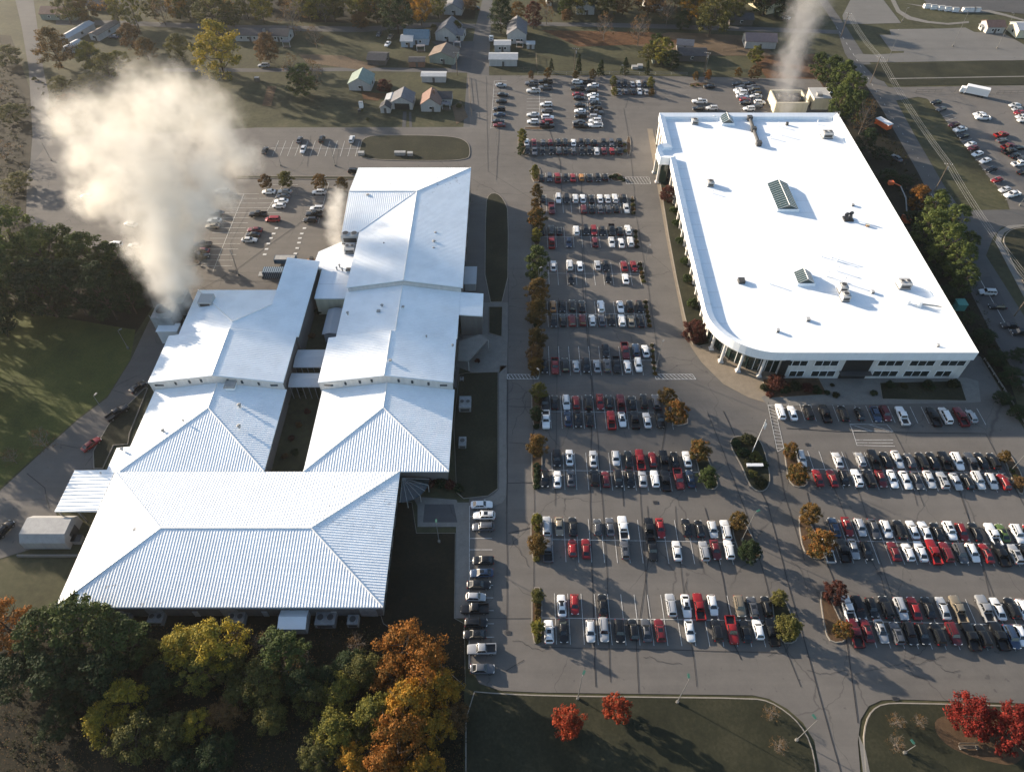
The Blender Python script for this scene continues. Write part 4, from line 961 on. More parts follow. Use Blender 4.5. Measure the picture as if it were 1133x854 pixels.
def car_parts(kind):
    S = SPEC[kind]; h = S['L']/2; W = S['W']/2; hd, bt, tk = S['hood'], S['belt'], S['trunk']; parts = []
    body = MB()
    fy, ft = S['fr']; ry_, rt = S['rr']
    z0 = .26 if kind in ('sedan','hatch') else .36
    if kind != 'pickup':
        st = [(-h,W*.78,z0+.12,tk-.14,tk-.1),(-h+.12,W*.92,z0+.02,tk-.03,tk),(-h+.6,W*.99,z0,tk,tk+.03),(ry_+.1,W,z0,bt,bt+.02),(0,W,z0,bt,bt+.01),(fy,W,z0,bt-.03,bt+.01),(fy+.35,W*.99,z0,hd+.04,hd+.09),(h-.55,W*.96,z0,hd-.02,hd+.03),(h-.15,W*.86,z0+.03,hd-.14,hd-.08),(h,W*.68,z0+.12,hd-.26,hd-.22)]
    else:
        st = [(-.98,W,z0,bt-.03,bt),(0,W,z0,bt,bt+.01),(fy,W,z0,bt-.02,bt+.02),(fy+.35,W*.99,z0,hd+.04,hd+.1),(h-.5,W*.97,z0,hd-.01,hd+.05),(h-.12,W*.92,z0+.05,hd-.08,hd-.04),(h,W*.80,z0+.12,hd-.22,hd-.2)]
    loft(body, [sec(*s) for s in st])
    # greenhouse shell
    bw, tw, rf = S['bw'], S['tw'], S['roof']
    b0 = bt-.02
    loft(body, [[(-bw,ry_,b0),(bw,ry_,b0),(bw,fy,b0),(-bw,fy,b0)][::1], [(-tw,rt,rf-.06),(tw,rt,rf-.06),(tw,ft,rf-.06),(-tw,ft,rf-.06)], [(-tw*.85,rt+.12,rf),(tw*.85,rt+.12,rf),(tw*.85,ft-.15,rf),(-tw*.85,ft-.15,rf)]])
    if kind == 'pickup':
        # bed: two side walls, tailgate, front wall, floor
        for s in (-1,1): body.box((s*(W-.08),(-.98-h)/2,z0),(.15,h-.98,bt-z0-.02))
        body.box((0,-h+.06,z0+.05),(2*W-.06,.12,bt-z0-.08)); body.box((0,(-.98-h)/2,z0),(2*W-.2,h-.98,.3))
    for s in (-1,1): body.box((s*(W+.07),fy-.28,bt-.02),(.20,.14,.15))  # mirrors
    parts.append(('body', body, 'paint'))
    e = .012
    def panel(a, b, c, d, k0=.08, k1=.92, kk=.07):
        """quad inset on a slanted face; a,b bottom; c,d top"""
        a,b,c,d = map(Vector,(a,b,c,d)); n = (b-a).cross(d-a).normalized()
        f = lambda u,v: (a.lerp(b,u)).lerp(d.lerp(c,u),v)+n*e
        return [f(kk,k0),f(1-kk,k0),f(1-kk,k1),f(kk,k1)]
    rq = rf-.06
    ws = MB().add(panel((bw,fy,b0),(-bw,fy,b0),(-tw,ft,rq),(tw,ft,rq),.06,.97,.05), [(0,1,2,3)]); parts.append(('windscreen', ws, 'glass'))
    rw = MB().add(panel((-bw,ry_,b0),(bw,ry_,b0),(tw,rt,rq),(-tw,rt,rq),.10,.92,.07), [(0,1,2,3)]); parts.append(('rear_window', rw, 'glass'))
    for s in (-1,1):
        q = panel((-bw,fy,b0),(-bw,ry_,b0),(-tw,rt,rq),(-tw,ft,rq),.12,.90,.04) if s<0 else panel((bw,ry_,b0),(bw,fy,b0),(tw,ft,rq),(tw,rt,rq),.12,.90,.04)
        sw = MB(); nseg = 3 if kind in ('suv','van') else 2
        for k in range(nseg):
            u0, u1 = k/nseg+.015, (k+1)/nseg-.015
            sw.add([q[0].lerp(q[1],u0), q[0].lerp(q[1],u1), q[3].lerp(q[2],u1), q[3].lerp(q[2],u0)], [(0,1,2,3)])
        parts.append(('side_window', sw, 'glass'))
    wb = h-.92 if kind!='pickup' else h-1.0; wr = .33 if kind in ('sedan','hatch') else .38
    for sy in (1,-1):
        for s in (-1,1):
            x = s*(W-.10)
            m = MB().tube([(x-.12,sy*wb-(.1 if sy<0 else 0)*0,wr),(x+.12,sy*wb,wr)], wr, n=12, mi=0)
            m.tube([(x+s*.121,sy*wb,wr),(x+s*.135,sy*wb,wr)], wr*.62, n=8, mi=1); parts.append(('wheel', m, 'wheel'))
    for s in (-1,1):
        parts.append(('headlight', MB().box((s*W*.66,h-.14,hd-.30),(W*.42,.16,.17),-s*.25), 'lamp'))
        parts.append(('taillight', MB().box((s*W*.80,-h+.07,tk-.32),(W*.26,.14,.20),s*.2), 'tail'))
    if kind == 'pickup':
        parts.append(('truck_bed', MB().box((0,(-.98-h)/2+.03,z0+.31),(2*W-.34,h-1.15,.02)), 'plastic'))
    if kind in ('suv',):
        for s in (-1,1): parts.append(('roof_rail', MB().box((s*tw*.8,(rt+ft)/2,rf-.02),(.05,(ft-rt)*.8,.06)), 'plastic'))
    return parts
MATSETS = {'glass':['car_glass'],'wheel':['tyre','rim'],'lamp':['lamp_lens'],'tail':['tail_lens'],'plastic':['black_plastic']}
PROTO = {}; FARMESH = {}
for kd in SPEC:
    ps = car_parts(kd); L_ = []
    for nm, mb, mk in ps:
        mats = [M['paint_w']] if mk == 'paint' else [M[x] for x in MATSETS[mk]]
        me = mb.mesh(kd+'_'+nm, mats)
        import bmesh
        bm = bmesh.new(); bm.from_mesh(me)
        if mk in ('paint','wheel'): bmesh.ops.recalc_face_normals(bm, faces=bm.faces)
        bm.to_mesh(me); bm.free()
        if mk == 'paint':
            me.polygons.foreach_set('use_smooth', [True]*len(me.polygons))
            try: me.set_sharp_from_angle(angle=R(38))
            except Exception: pass
        L_.append((nm, me, mk))
    PROTO[kd] = L_
    # one-mesh version for cars too small in the photo to show their parts
    mb = MB()
    for nm, m_, mk in ps:
        mi = {'paint':0,'glass':1,'wheel':2,'lamp':3,'tail':4,'plastic':5}[mk]
        o_ = len(mb.v); mb.v += m_.v; mb.f += [tuple(o_+i for i in f) for f in m_.f]; mb.m += [mi]*len(m_.f)
    FARMESH[kd] = mb.mesh(kd+'_far', [M['paint_w'],M['car_glass'],M['tyre'],M['lamp_lens'],M['tail_lens'],M['black_plastic']])
CN = dict(w='white', s='silver', g='grey', k='black', r='red', d='dark red', b='dark blue', n='green', o='orange', t='tan')
KN = {'s':'sedan','v':'suv','p':'pickup','m':'van','h':'hatch'}
NAMES = {'sedan':'parked_car','hatch':'parked_hatchback','suv':'parked_suv','van':'parked_minivan','pickup':'pickup_truck'}
CATS = {'sedan':'sedan','hatch':'hatchback','suv':'suv','van':'minivan','pickup':'pickup'}
NEWCARS = []
def car(P, kind, colr, heading, label, near=True, group=None, z=.03):
    """heading: angle of the nose, 0 = pointing away from the camera"""
    P = Vector((P[0], P[1], LAYER[0]+.012)); col_ = M['paint_'+colr]
    if near:
        root = bpy.data.objects.new(NAMES[kind], None); COL.objects.link(root); root.location = P; root.rotation_euler = (0,0,heading); root.empty_display_size=.5
        for nm, me, mk in PROTO[kind]:
            if mk == 'paint': inst(nm, me, root, mats={0:col_})
            else: inst(nm, me, root)
        if colr != 'k' and random.random() < .3 and kind in ('sedan','suv'):
            S = SPEC[kind]; mb = MB().box((0,(S['fr'][1]+S['rr'][1])/2+.35,S['roof']-.001),(S['tw']*1.2,.85,.012))
            o = mb.build('sunroof', M['car_glass']); o.location=(0,0,0)
            me = o.data; 
            me.transform(Matrix.Translation((0,(S['fr'][1]+S['rr'][1])/2+.35,S['roof']-.001))); o.parent = root
    else:
        root = inst(NAMES[kind], FARMESH[kind], None, P, heading, mats={0:col_})
    q_ = random.uniform(.95,1.05); root.scale = (random.uniform(.97,1.03), q_, random.uniform(.95,1.05))
    tag(root, label, CATS[kind], group); NEWCARS.append(root); return root
ORD = ['','first','second','third','fourth','fifth','sixth','seventh','eighth','ninth','tenth','eleventh','twelfth','thirteenth','fourteenth','fifteenth','sixteenth','seventeenth','eighteenth','nineteenth','twentieth']
def ordinal(i): return ORD[i]
def lab_line(items, where):
    """items: list of (colour, kind) in order; unique phrase for each"""
    keys = [(c, KN[k]) for c, k in items]; out = []
    for i, (c, k) in enumerate(keys):
        n = keys.count((c, k)); j = keys[:i+1].count((c, k))
        nm = f"{CN[c]} {k if k!='hatch' else 'hatchback'}"
        if n == 1: out.append(f'the only {nm} in {where}')
        else: out.append(f'{ordinal(j)} {nm} from left in {where}')
    return out
def line(txt, xl, yl, xr, yr, where, zoom=None, heading='mix', near=True, dy=0):
    """cars parked side by side; txt 'x:ck[ud]' with x in photo pixels (or zoom pixels when zoom=(ox,scale))"""
    A, B = G(xl, yl, .7), G(xr, yr, .7); its = []
    for tok in txt.split():
        xs, c = tok.split(':'); x = float(xs)
        if zoom: x = zoom[0]+x/zoom[1]
        t = (x-xl)/(xr-xl); y = yl+(yr-yl)*t; p = G(x, y, .7); p.z = 0
        kk = c[1]
        if kk == 's' and random.random() < .18: kk = 'h'
        its.append((p, c[0], kk, c[2] if len(c) > 2 else ''))
    its.sort(key=lambda i: i[0].x)
    labs = lab_line([(i[1], i[2]) for i in its], where)
    for (p, c, k, hd_), lb in zip(its, labs):
        kind = KN[k]
        if kind == 'sedan' and random.random() < .16: pass
        up = {'u':True,'d':False}.get(hd_, (random.random() < (.62 if heading in ('mix','up') else .38)))
        off = random.uniform(-.25,.25)+(-.25 if (k=='p' and up) else 0)
        car((p.x+random.uniform(-.12,.12), p.y+off+dy), kind, c, (0 if up else math.pi)+R(random.uniform(-1.6,1.6)), lb, near, 'cars parked in '+where.replace('the ','',1))
Z7 = (560,3.7767); Z5 = (575,5.665); ZA = (740,5.665); ZC = (560,6.294)
rown = ['','nearest','second','third','fourth','fifth','sixth','seventh','eighth','ninth']
def Wd_(i): pass
def W(i, side): return f'the {side} line of the {rown[i]} central row'
line('621.4:ws 636.3:rs 666.4:ks 742.7:sv 758.6:ws 773.7:rpu 788.8:ws 818.2:tv 832.5:gv 848:ks',620,669,848,671,W(1,'far'))
line('607:wv 623.5:ks 653.5:ws 668.6:sv 685.5:kv 700.3:ks 715.4:gs 730:dv 763.3:ws 793.2:kv 809.4:rpd 824.8:ks 839.3:ws 854:kpu',607,697.8,854,697,W(1,'near'))
line('168:sv 246:ts 330:ks 487:gs 564:gs 650:wpu 808:kpu 878:ds',604.6,582,760,583.5,W(2,'far')+' left block',Z5) if False else None
line('604.7:sv 618.4:ts 633.2:ks 661:gs 674.5:gs 689.7:wpu 717.6:kpu 730:rs 759.5:ks 773.5:kh 788.4:ws 802:wv',604,582,802,585.6,W(2,'far'))
line('605.9:gp 633.6:rs 648.2:rs 691.5:gv 721.5:kpd 748.9:ws 778.2:sv 792:ds 806.8:wv',605,606.4,806,609.2,W(2,'near'))
line('616.1:kv 630.2:ws 656:ws 681.8:wh 695.2:ks 708.3:rpu 721.5:rs 733.9:kpu 747:ks 759.8:ws',616,506.5,760,508.5,W(3,'far'))
line('602.9:ks 617:ws 631.3:gs 657.6:kv 670.5:dh 683.5:kv 696.8:ks 710.4:ss 723.8:wv 736:kpu 751:dpd 763.9:bs',602,529.2,764,530.2,W(3,'near'))
line('603.2:kpd 613.8:ks 626.2:wv 637.7:rh 651.3:kv 663.4:rs 674:ks 686.7:dpu 699.5:ks 713:kv 725.4:gv',603,445,725,445.2,W(4,'far'))
line('604.1:wp 627.8:bs 639.6:ks 652.5:ks 676:rpu 688.7:ws 702.5:kpu 715.7:ws 730.3:kpd',604,463.8,730,464.2,W(4,'near'))
line('669.6:kv 691.9:dpd 703.3:bv 713.8:ws',660,388.2,722,388.2,W(5,'far'))
line('602.9:ks 613.7:rpd 625.3:kv 637.2:sh 648.5:kv 660.7:ss 671.7:gv 682.5:kpd 693.9:ws 705.9:wv',602,404.6,706,404.9,W(5,'near'))
line('612:os 622.1:ks 633.1:kv 643.7:ks 664.9:wv 686.3:ws 696.8:kv 707.8:ks',612,338.9,708,338.9,W(6,'far'),near=False)
line('612.4:ks 623.1:ks 633.4:dv 644.8:dv 655.3:ws 666:gs 676.8:kh 687.6:wv 698.5:ts 709:ks',612,354.8,709,354.8,W(6,'near'),near=False)
line('612:ws 630.7:wv 641.8:ws 661.4:ss 670.7:ks 690.6:rs 701:rs',612,294.2,701,294.4,W(7,'far'),near=False)
line('631.8:ks 672.5:ks 692.2:ws',612,308.3,701,308.3,W(7,'near'),near=False)
line('599.7:ks 610:kv 619.1:ks 638:wv 647.9:kv 657.2:rv 666.4:ks 676.5:kpd 685.5:ks 695:wv',600,255.6,695,255.4,W(8,'far'),near=False)
line('610.4:rpu 629.4:bs 658.8:ds 677.3:ws 687.4:ws 697.4:wv',600,268.4,695,268.4,W(8,'near'),near=False)
line('600.8:ks 618:wv 626.9:kv 636.4:wv 644.5:ws 654.1:ks 663.9:ws 672.2:ws 680.4:wv 690.8:ks',600,220,691,220,W(9,'far'),near=False)
line('610:dpd 645.5:dv 655:ks 664.4:gs 672.8:gs 682:kh 693:ws',600,231.2,693,231.2,W(9,'near'),near=False)
wt = 'the single line by far shrub island'
line('598.6:ks 608.1:gv 616.7:rpu 626.3:ks 633.9:rs 643.1:os 652:ks 660.9:ks 669.6:kh',598,196.6,670,196.4,wt,near=False)
line('582.7:ws 591.1:rs 600.6:gs 609.4:ds 617.8:ks 625.6:kv 634.6:ws 642.4:ks 650.2:kv 658:kh 668.1:ks 676.6:gs 685.3:kpu',582,157.9,686,157.9,'the far line of the unbroken double row',near=False)
line('583.3:kv 591.7:gp 600.3:ks 609.4:kh 617.9:gv 625.7:ks 634.6:gs 643.5:ks 651.9:kv 659.7:wv 668.3:ds 676.9:rh 685.6:ks',582,167.5,686,167.4,'the near line of the unbroken double row',near=False)
line('684.4:ks 691:kv 699.5:ss 706.4:wv 713.6:ks',684,93,714,93,'far line of the block by the green trees',near=False)
line('685:gs 692.4:gh 700.3:ks 707.5:ws 715:ss',684,101.6,715,101.6,'near line of the block by the green trees',near=False)
# east car park
def WE(i, side): return f'the {side} line of the {["","top","middle","bottom"][i]} east row'
line('863:wv 876.5:ws 894.4:kv 912.2:kpu 932.4:kv 950.2:ks 968.6:bs 979.5:dv',863,456.4,985,458.5,'the colonnade end of the warehouse line')
line('996.9:wpu 1032:kpu 1045.9:wm 1061.8:dpu 1074.4:sh',996,458.8,1075,461,'the far end of the warehouse line')
line('886:wv 926.5:ws 952.2:sh 966.7:kpu 980:ks 992.9:ws 1006.4:gs 1018.9:kv 1031.6:ks 1045.6:kpu 1058.9:wv 1073.1:gpu 1085.9:ks 1098.6:kv',886,507.6,1100,510.6,WE(1,'far'))
line('905.3:rs 920.4:rs 934.1:kh 947.6:wv 961.4:kv 975.2:ds 987.9:ws 1001.4:ws 1013.8:gs 1028.1:ws 1042.2:sv 1056.7:ss 1069.4:ks 1082.7:wv 1097.8:wh 1110.2:rs',905,528.3,1112,533,WE(1,'near'))
line('923:bs 937.6:rs 952.1:ss 966.7:gs 980:wh 994.5:kv 1009.6:ws 1022.3:ws 1036.9:ks 1050.9:wv 1063.9:rs 1079.2:ks 1097:wpu 1109.2:ns 1125:wv 1141:rs 1154:kv',923,583,1140,591,WE(2,'far'))
line('915:wpu 931.5:kpu 944.2:ss 958.8:kh 989.2:ds 1003.8:ws 1018.3:ws 1032.9:rpu 1046.9:dv 1061.2:gv 1076.6:ws 1091.2:rs 1107:kpu 1121.6:sv 1136.5:kv 1151:ws',915,607.5,1140,613,WE(2,'near'))
line('937:wpu 949.2:kv 965.1:ks 980.5:kv 995.8:sv 1010.7:rs 1026.8:ks 1043.2:ss 1059.6:tpu 1088.7:spu 1103:ws 1118.9:kv 1131.5:wh 1146:kv',937,672,1140,673,WE(3,'far'))
line('945:dpu 959.3:ds 975.7:ss 991.1:gv 1006.5:kv 1020.4:kh 1036.8:kv 1054.3:dv 1073.4:kpu 1087.1:kv 1105.7:kpu 1118.9:bv 1129.5:ws 1146:gs',945,698,1140,704.5,WE(3,'near'))
# end-on columns (cars lying across the picture)
def column_cars(txt, where, near=False, zoom=(0,0,1), face=None):
    its = []
    for tok in txt.split():
        xy, c = tok.split(':'); x, y = map(float, xy.split(',')); its.append((zoom[0]+x/zoom[2], zoom[1]+y/zoom[2], c))
    its.sort(key=lambda t: t[1]); keys = [i[2][:2] for i in its]
    for i, (x, y, c) in enumerate(its):
        n = keys.count(c[:2]); j = keys[:i+1].count(c[:2]); kd = KN[c[1]]; nm = f"{CN[c[0]]} {'hatchback' if kd=='hatch' else kd}"
        lb = f'the only {nm} in {where}' if n == 1 else f'{ordinal(j)} {nm} from top in {where}'
        left = c[2] == 'l' if len(c) > 2 else random.random() < (.7 if face is None else face)
        car(G(x, y, .7), kd, c[0], (R(90) if left else R(-90))+R(random.uniform(-2,2)), lb, near, 'cars in '+where.replace('the ','',1))
Q = (535,75,6.294)
column_cars('122,123:ss 135,188:ks 124,235:ks 110,292:kv 110,327:bs 104,375:ks 110,401:ds','the column along the far street kerb',zoom=Q)
column_cars('335,112:gpl 347,163:wpl 345,328:wsl 345,378:wvl','the left column of the second far block',zoom=Q)
column_cars('432,100:kp 432,142:gp 437,258:wv 442,303:gv 447,348:wv 441,382:rv 443,407:kp','the right column of the second far block',zoom=Q)
column_cars('655,103:wv 655,148:kp 660,187:rs 665,212:ks 672,262:ks 672,302:ws 676,340:kv 665,380:gs 680,407:kp','the left column of the third far block',zoom=Q)
column_cars('735,104:kp 764,124:ws 752,158:kv 762,192:ws 768,222:wh 778,250:ks 782,284:kv 785,316:gp 778,346:sv 778,372:wv 778,403:wp','the right column of the third far block',zoom=Q)
Q = (740,75,9.442)
column_cars('320,355:wpl 310,428:ksl','the short pair behind the flat roof',zoom=Q); column_cars('450,425:wvl 420,198:ks','the spaces beside the small flowering island',zoom=Q)
column_cars('720,172:ks 757,205:gs 735,238:ws 757,265:wv 768,300:ws 798,338:rs 800,370:ks 838,432:wv','the left column nearest the steaming yard',zoom=Q)
column_cars('845,165:ks 878,200:gs 890,235:gv 915,262:kh 908,298:ws 945,340:ks 950,368:wv 915,405:gs','the right column nearest the steaming yard',zoom=Q)
Q = (200,180,5.665)
column_cars('552,183:wsl 652,182:ssl 640,212:gsl 630,241:wsl 615,271:whl','the left lot by the round trees',zoom=Q)
column_cars('868,188:wv 855,290:wvl 838,326:kpl 812,362:kvl','the left lot nearest the upper factory wing',zoom=Q)
column_cars('485,325:kp 577,357:rml','the middle of the left lot',zoom=Q)
column_cars('465,421:ds 452,453:ks 430,485:ws','the trio by the painted squares',zoom=Q)
column_cars('260,180:wv 225,318:gs 212,362:ws 200,398:ts 137,515:kp 135,553:ds 135,585:kv','the lot half hidden under the steam cloud',zoom=Q)
column_cars('1090,55:kv','the road beside the far factory roof',zoom=Q)
column_cars('150,270:ws 98,212:ss 136,262:sh','the west edge of the steam covered lot',zoom=(0,0,1)) if False else None
car(G(97,217,.7),'sedan','s',R(80),'silver sedan at the left edge of the steam covered lot',False); car(G(145,248,.7),'sedan','w',R(70),'white sedan just left of the rising steam column',False)
car(G(128,271,.7),'suv','w',R(85),'white suv by the dark evergreens below the steam',False); car(G(150,272,.7),'sedan','s',R(85),'silver sedan by the dark evergreens below the steam',False)
Q = (280,0,3.7767)
line('335.5:ws 356.3:ks 389:wv 331.5:gs',330,154.3,395,154.6,'the small street side lot, upper line',near=False) if False else None
car(G(331.5,154.8,.7),'sedan','g',0,'grey sedan in the upper stalls of the small street side lot',False); car(G(356.2,154.4,.7),'suv','k',0,'black suv in the upper stalls of the small street side lot',False)
car(G(389.2,154.5,.7),'suv','w',0,'white suv at the right end of the small street side lot',False); car(G(335.5,165.5,.7),'sedan','w',math.pi,'white sedan in the lower stalls of the small street side lot',False)
car(G(293,166.5,.7),'sedan','k',0,'black sedan at the hazy left end of the street side lot',False)
# column along the factory sidewalk
Q = (280,400,3.7767)
column_cars('533,558.4:wsr 535.8,570.7:wvl 534.7,583.3:gvl 534.8,619.9:ks 533,633.9:bs 529.8,646.9:ks 526.6,660.4:sh 525.3,673.6:kpl 526.9,689.2:kv 525.3,701.9:ks 533,718.4:spl 533.8,739.8:gs','the column beside the factory pavement',near=True)
# road on the west side
for x, y, k, c, h, l in [(152.5,428,'sedan','k',-35,'black sedan parked on the curving road under the west eave'),(130,457,'pickup','k',-38,'black pickup with chrome trim parked on the curving west road'),
                         (101,491.5,'sedan','r',-35,'red sedan parked on the curving road below the pickup'),(5,586,'suv','k',-20,'black suv at the left edge near the white shed')]:
    car(G(x,y,.7), {'s':'sedan'}.get(k,k), c, R(h), l)
# right-hand lot, angled stalls
Q = (993,90,8.093)
RL = [(345,190,'ks'),(392,250,'gs'),(505,390,'ds'),(557,435,'wp'),(590,490,'ks'),(655,565,'ws'),(678,600,'ds'),(715,650,'ws'),(785,712,'ws'),(840,790,'ks')]
labs = lab_line([(c[0], c[1]) for *_, c in RL], 'the angled line along the road embankment')
for (x, y, c), lb in zip(RL, labs): car(G(Q[0]+x/Q[2], Q[1]+y/Q[2], .7), KN[c[1]], c[0], R(114+random.uniform(-3,3)), lb.replace('from left','from top'), False, 'cars parked along the road embankment')
RM = [(760,330,'wp',90,'white pickup in the open aisle of the right lot'),(735,297,'ws',92,'white sedan beside the white pickup in the open aisle'),(930,480,'rp',-75,'red pickup in the middle of the right lot'),(935,530,'gs',-70,'grey sedan below the red pickup in the right lot'),
      (990,585,'dp',-70,'dark red pickup in the middle of the right lot'),(1085,595,'ks',-80,'black sedan right of the dark red pickup'),(1000,630,'kp',-70,'black pickup below the dark red pickup'),(1050,665,'ks',-60,'black sedan at the tail of the dark pickup group'),
      (1095,740,'wp',-78,'white pickup at the right picture edge, middle lot'),(1050,215,'ws',100,'white sedan at the top of the far right group'),(1070,252,'sh',100,'silver hatchback second in the far right group'),(1095,283,'rs',100,'red sedan in the far right group'),
      (1110,318,'ws',100,'white sedan below the red one in the far right group'),(1125,352,'wv',100,'white suv at the foot of the far right group'),(1125,690,'gs',-75,'grey sedan at the right picture edge above the white pickup'),(1130,815,'ks',-75,'black sedan at the right edge below the white pickup')]
for x, y, c, h, lb in RM: car(G(Q[0]+x/Q[2], Q[1]+y/Q[2], .7), KN[c[1]], c[0], R(h), lb, False)
Q = (993,190,8.093)
for x, y, c, h, lb in [(890,75,'rs',114,'bright red sedan near the foot of the embankment line'),(960,160,'ws',114,'white sedan below the bright red one'),(1025,207,'wp',110,'white work pickup at the corner of the right lot')]:
    car(G(Q[0]+x/Q[2], Q[1]+y/Q[2], .7), KN[c[1]], c[0], R(h), lb, False)
Q = (993,285,8.093)
for x, y, c, lb in [(805,312,'wv','white suv parked beside the county road'),(895,437,'ks','black sedan parked beside the county road below the white suv'),(1005,607,'ks','black sedan by the utility pole beside the county road'),(1095,672,'kv','black suv lowest beside the county road')]:
    car(G(Q[0]+x/Q[2], Q[1]+y/Q[2], .7), KN[c[1]], c[0], R(86), lb, False)
car(G(992,175,.7),'sedan','g',R(20),'grey sedan parked in the shade beside the county road',False)
car(G(543.5,43,.7),'pickup','w',R(0),'white pickup parked on the far street by the grey house',False); car(G(526,10,.7),'suv','k',R(60),'black suv in the drive of the topmost house',False)
car(G(429,49,.7),'sedan','w',R(165),'white convertible like car on the far lawn',False); car(G(432,41,.7),'sedan','t',R(170),'tan sedan behind the white car on the far lawn',False)
car(G(419.5,38,.7),'sedan','g',R(170),'dull grey car on the far lawn left of the white one',False); car(G(292,73,.7),'suv','s',R(90),'silver suv under the brown tree on the far lane',False)
car(G(126,41,.7),'sedan','b',R(80),'blue car beside the second mobile home',False); car(G(49,13,.7),'sedan','w',R(95),'white sedan at the left end of the red roofed house',False)
car(G(930,103,.7),'suv','b',R(10),'blue grey suv beside the pines behind the warehouse',False) if False else None
car(G(916,101,.7),'suv','s',R(20),'silver suv tucked beside the pines behind the warehouse',False)
car(G(869,20,.7),'sedan','w',R(60),'pale car behind the grey plume by the dark house',False)

# trailers, trucks, containers
def box_trailer(p, L, Wd, H, rz, mat, label, cat, name, nose=True):
    t = thing(name, p, label, cat, None, rz)
    def part(nm, mb, mt): 
        me = mb.mesh(nm, M[mt]); o = inst(nm, me, t); return o
    b = MB().box((0,0,.9),(L,Wd,H)); part('body', b, mat)
    part('roof_panel', MB().box((0,0,.9+H+.003),(L*.98,Wd*.96,.05)), 'white_paint')
    for sx in (-.28,-.12):
        for s in (-1,1): part('wheel', MB().tube([(L*sx, s*Wd*.48-.12,.42),(L*sx, s*Wd*.48+.12,.42)], .42, n=10), 'tyre')
    if nose:
        part('hitch', MB().tube([(L/2,0,.6),(L/2+1.2,0,.5)], .08, n=5), 'dark_steel')
    return t
def box_truck(p, rz, label):
    t = box_trailer(p, 8.5, 2.5, 2.7, rz, 'white_paint', label, 'box truck', 'box_truck', False)
    me = MB().box((5.2,0,.6),(2.0,2.3,1.9),tx=.8,ty=.92).mesh('cab', M['white_paint']); c = inst('cab', me, t)
    inst('windscreen', MB().add([(6.12,-.95,1.55),(6.12,.95,1.55),(5.93,.88,2.35),(5.93,-.88,2.35)],[(0,1,2,3)]).mesh('windscreen', M['car_glass']), c)
    for s in (-1,1): inst('wheel', MB().tube([(5.2,s*1.1-.12,.45),(5.2,s*1.1+.12,.45)],.45,n=10).mesh('wheel', M['tyre']), t)
box_truck(G(1079,106), R(152), 'white box truck standing alone at the top of the right lot')
t = thing('food_trailer', G(976,141), 'orange and white trailer parked in the shade beside the warehouse pines', 'trailer', None, R(-62))
inst('body', MB().box((0,0,.5),(6.2,2.4,1.9)).mesh('body', M['orange_paint']), t); inst('roof', MB().box((0,0,2.41),(6.4,2.6,.2)).mesh('roof', M['white_paint']), t)
for s in (-1,1): inst('wheel', MB().tube([(0,s*1.15-.1,.35),(0,s*1.15+.1,.35)],.35,n=10).mesh('wheel', M['tyre']), t)
t = thing('camper_trailer', G(607,5), 'white camper trailer near the top edge beside the green tree', 'camper', None, R(90))
inst('body', MB().box((0,0,.5),(7,2.6,2.4),tx=.96).mesh('body', M['white_paint']), t); inst('window', MB().box((-3.5,0,1.6),(.1,1.3,.7)).mesh('window', M['glass']), t)
for s in (-1,1): inst('wheel', MB().tube([(0,s*1.2-.1,.35),(0,s*1.2+.1,.35)],.35,n=10).mesh('wheel', M['tyre']), t)
# blue roll-off container and low trailer behind the factory
t = thing('waste_container', G(305,304), 'blue ribbed open waste container behind the west wing', 'container'); p = G(306,305)
MB().box(p,(7.2,2.6,2.3)).build('bin', M['blue_paint'], t)
rb_ = MB()
for k in range(12): rb_.box((p.x-3.3+k*.6,p.y-1.35,.1),(.14,.12,2.2)).box((p.x-3.3+k*.6,p.y,2.31),(.22,2.5,.05))
rb_.build('rib', M['tarp'], t); MB().box(p+Vector((-4.4,0,.4)),(1.6,2.0,.3)).build('ramp', M['galv'], t)
t = thing('flatbed_trailer', G(316,290), 'dark blue flatbed trailer with pale deck behind the waste container', 'trailer'); p = G(317,291)
MB().box(p+Vector((0,0,.6)),(6.5,2.5,1.5)).build('deck', M['blue_paint'], t); MB().box(p+Vector((0,0,2.11)),(6.0,2.1,.08)).build('load_cover', M['galv'], t)
for s in (-1,1): MB().tube([(p.x+2,p.y+s*1.1-.1,.45),(p.x+2,p.y+s*1.1+.1,.45)],.45,n=10).build('wheel', M['tyre'], t)
t = thing('telehandler', G(345,291), 'small yellow brown lift truck by the link roof', 'lift truck'); p = G(345,292)
MB().box(p+Vector((0,0,.4)),(2.6,1.5,.9)).build('chassis', M['paint_o'], t); MB().box(p+Vector((.3,0,1.3)),(1.0,1.2,1.1)).build('cab', M['black_plastic'], t); MB().tube([p+Vector((-.8,0,1.2)),p+Vector((2.4,.3,1.9))],.12,n=5).build('boom', M['dark_steel'], t)
for sx in (-.9,.9):
    for s in (-1,1): MB().tube([(p.x+sx,p.y+s*.75-.1,.4),(p.x+sx,p.y+s*.75+.1,.4)],.4,n=10).build('wheel', M['tyre'], t)
t = thing('boom_lift', G(999,222), 'orange boom lift with pale arm beside the warehouse wall', 'boom lift'); p = G(1002,245)
MB().box(p+Vector((0,0,.3)),(2.2,3.4,1.1)).build('chassis', M['orange_paint'], t)
MB().tube([p+Vector((0,0,1.3)),p+Vector((.2,6,5.0)),p+Vector((-.8,10,6.8))],.2,n=5).build('boom', M['galv'], t)
MB().tube([p+Vector((-.8,10,6.8)),p+Vector((-3.2,10.5,7.6))],.18,n=5).build('jib', M['orange_paint'], t); MB().box(p+Vector((-4.2,10.5,7.2)),(1.6,1.2,1.1)).build('basket', M['orange_paint'], t)
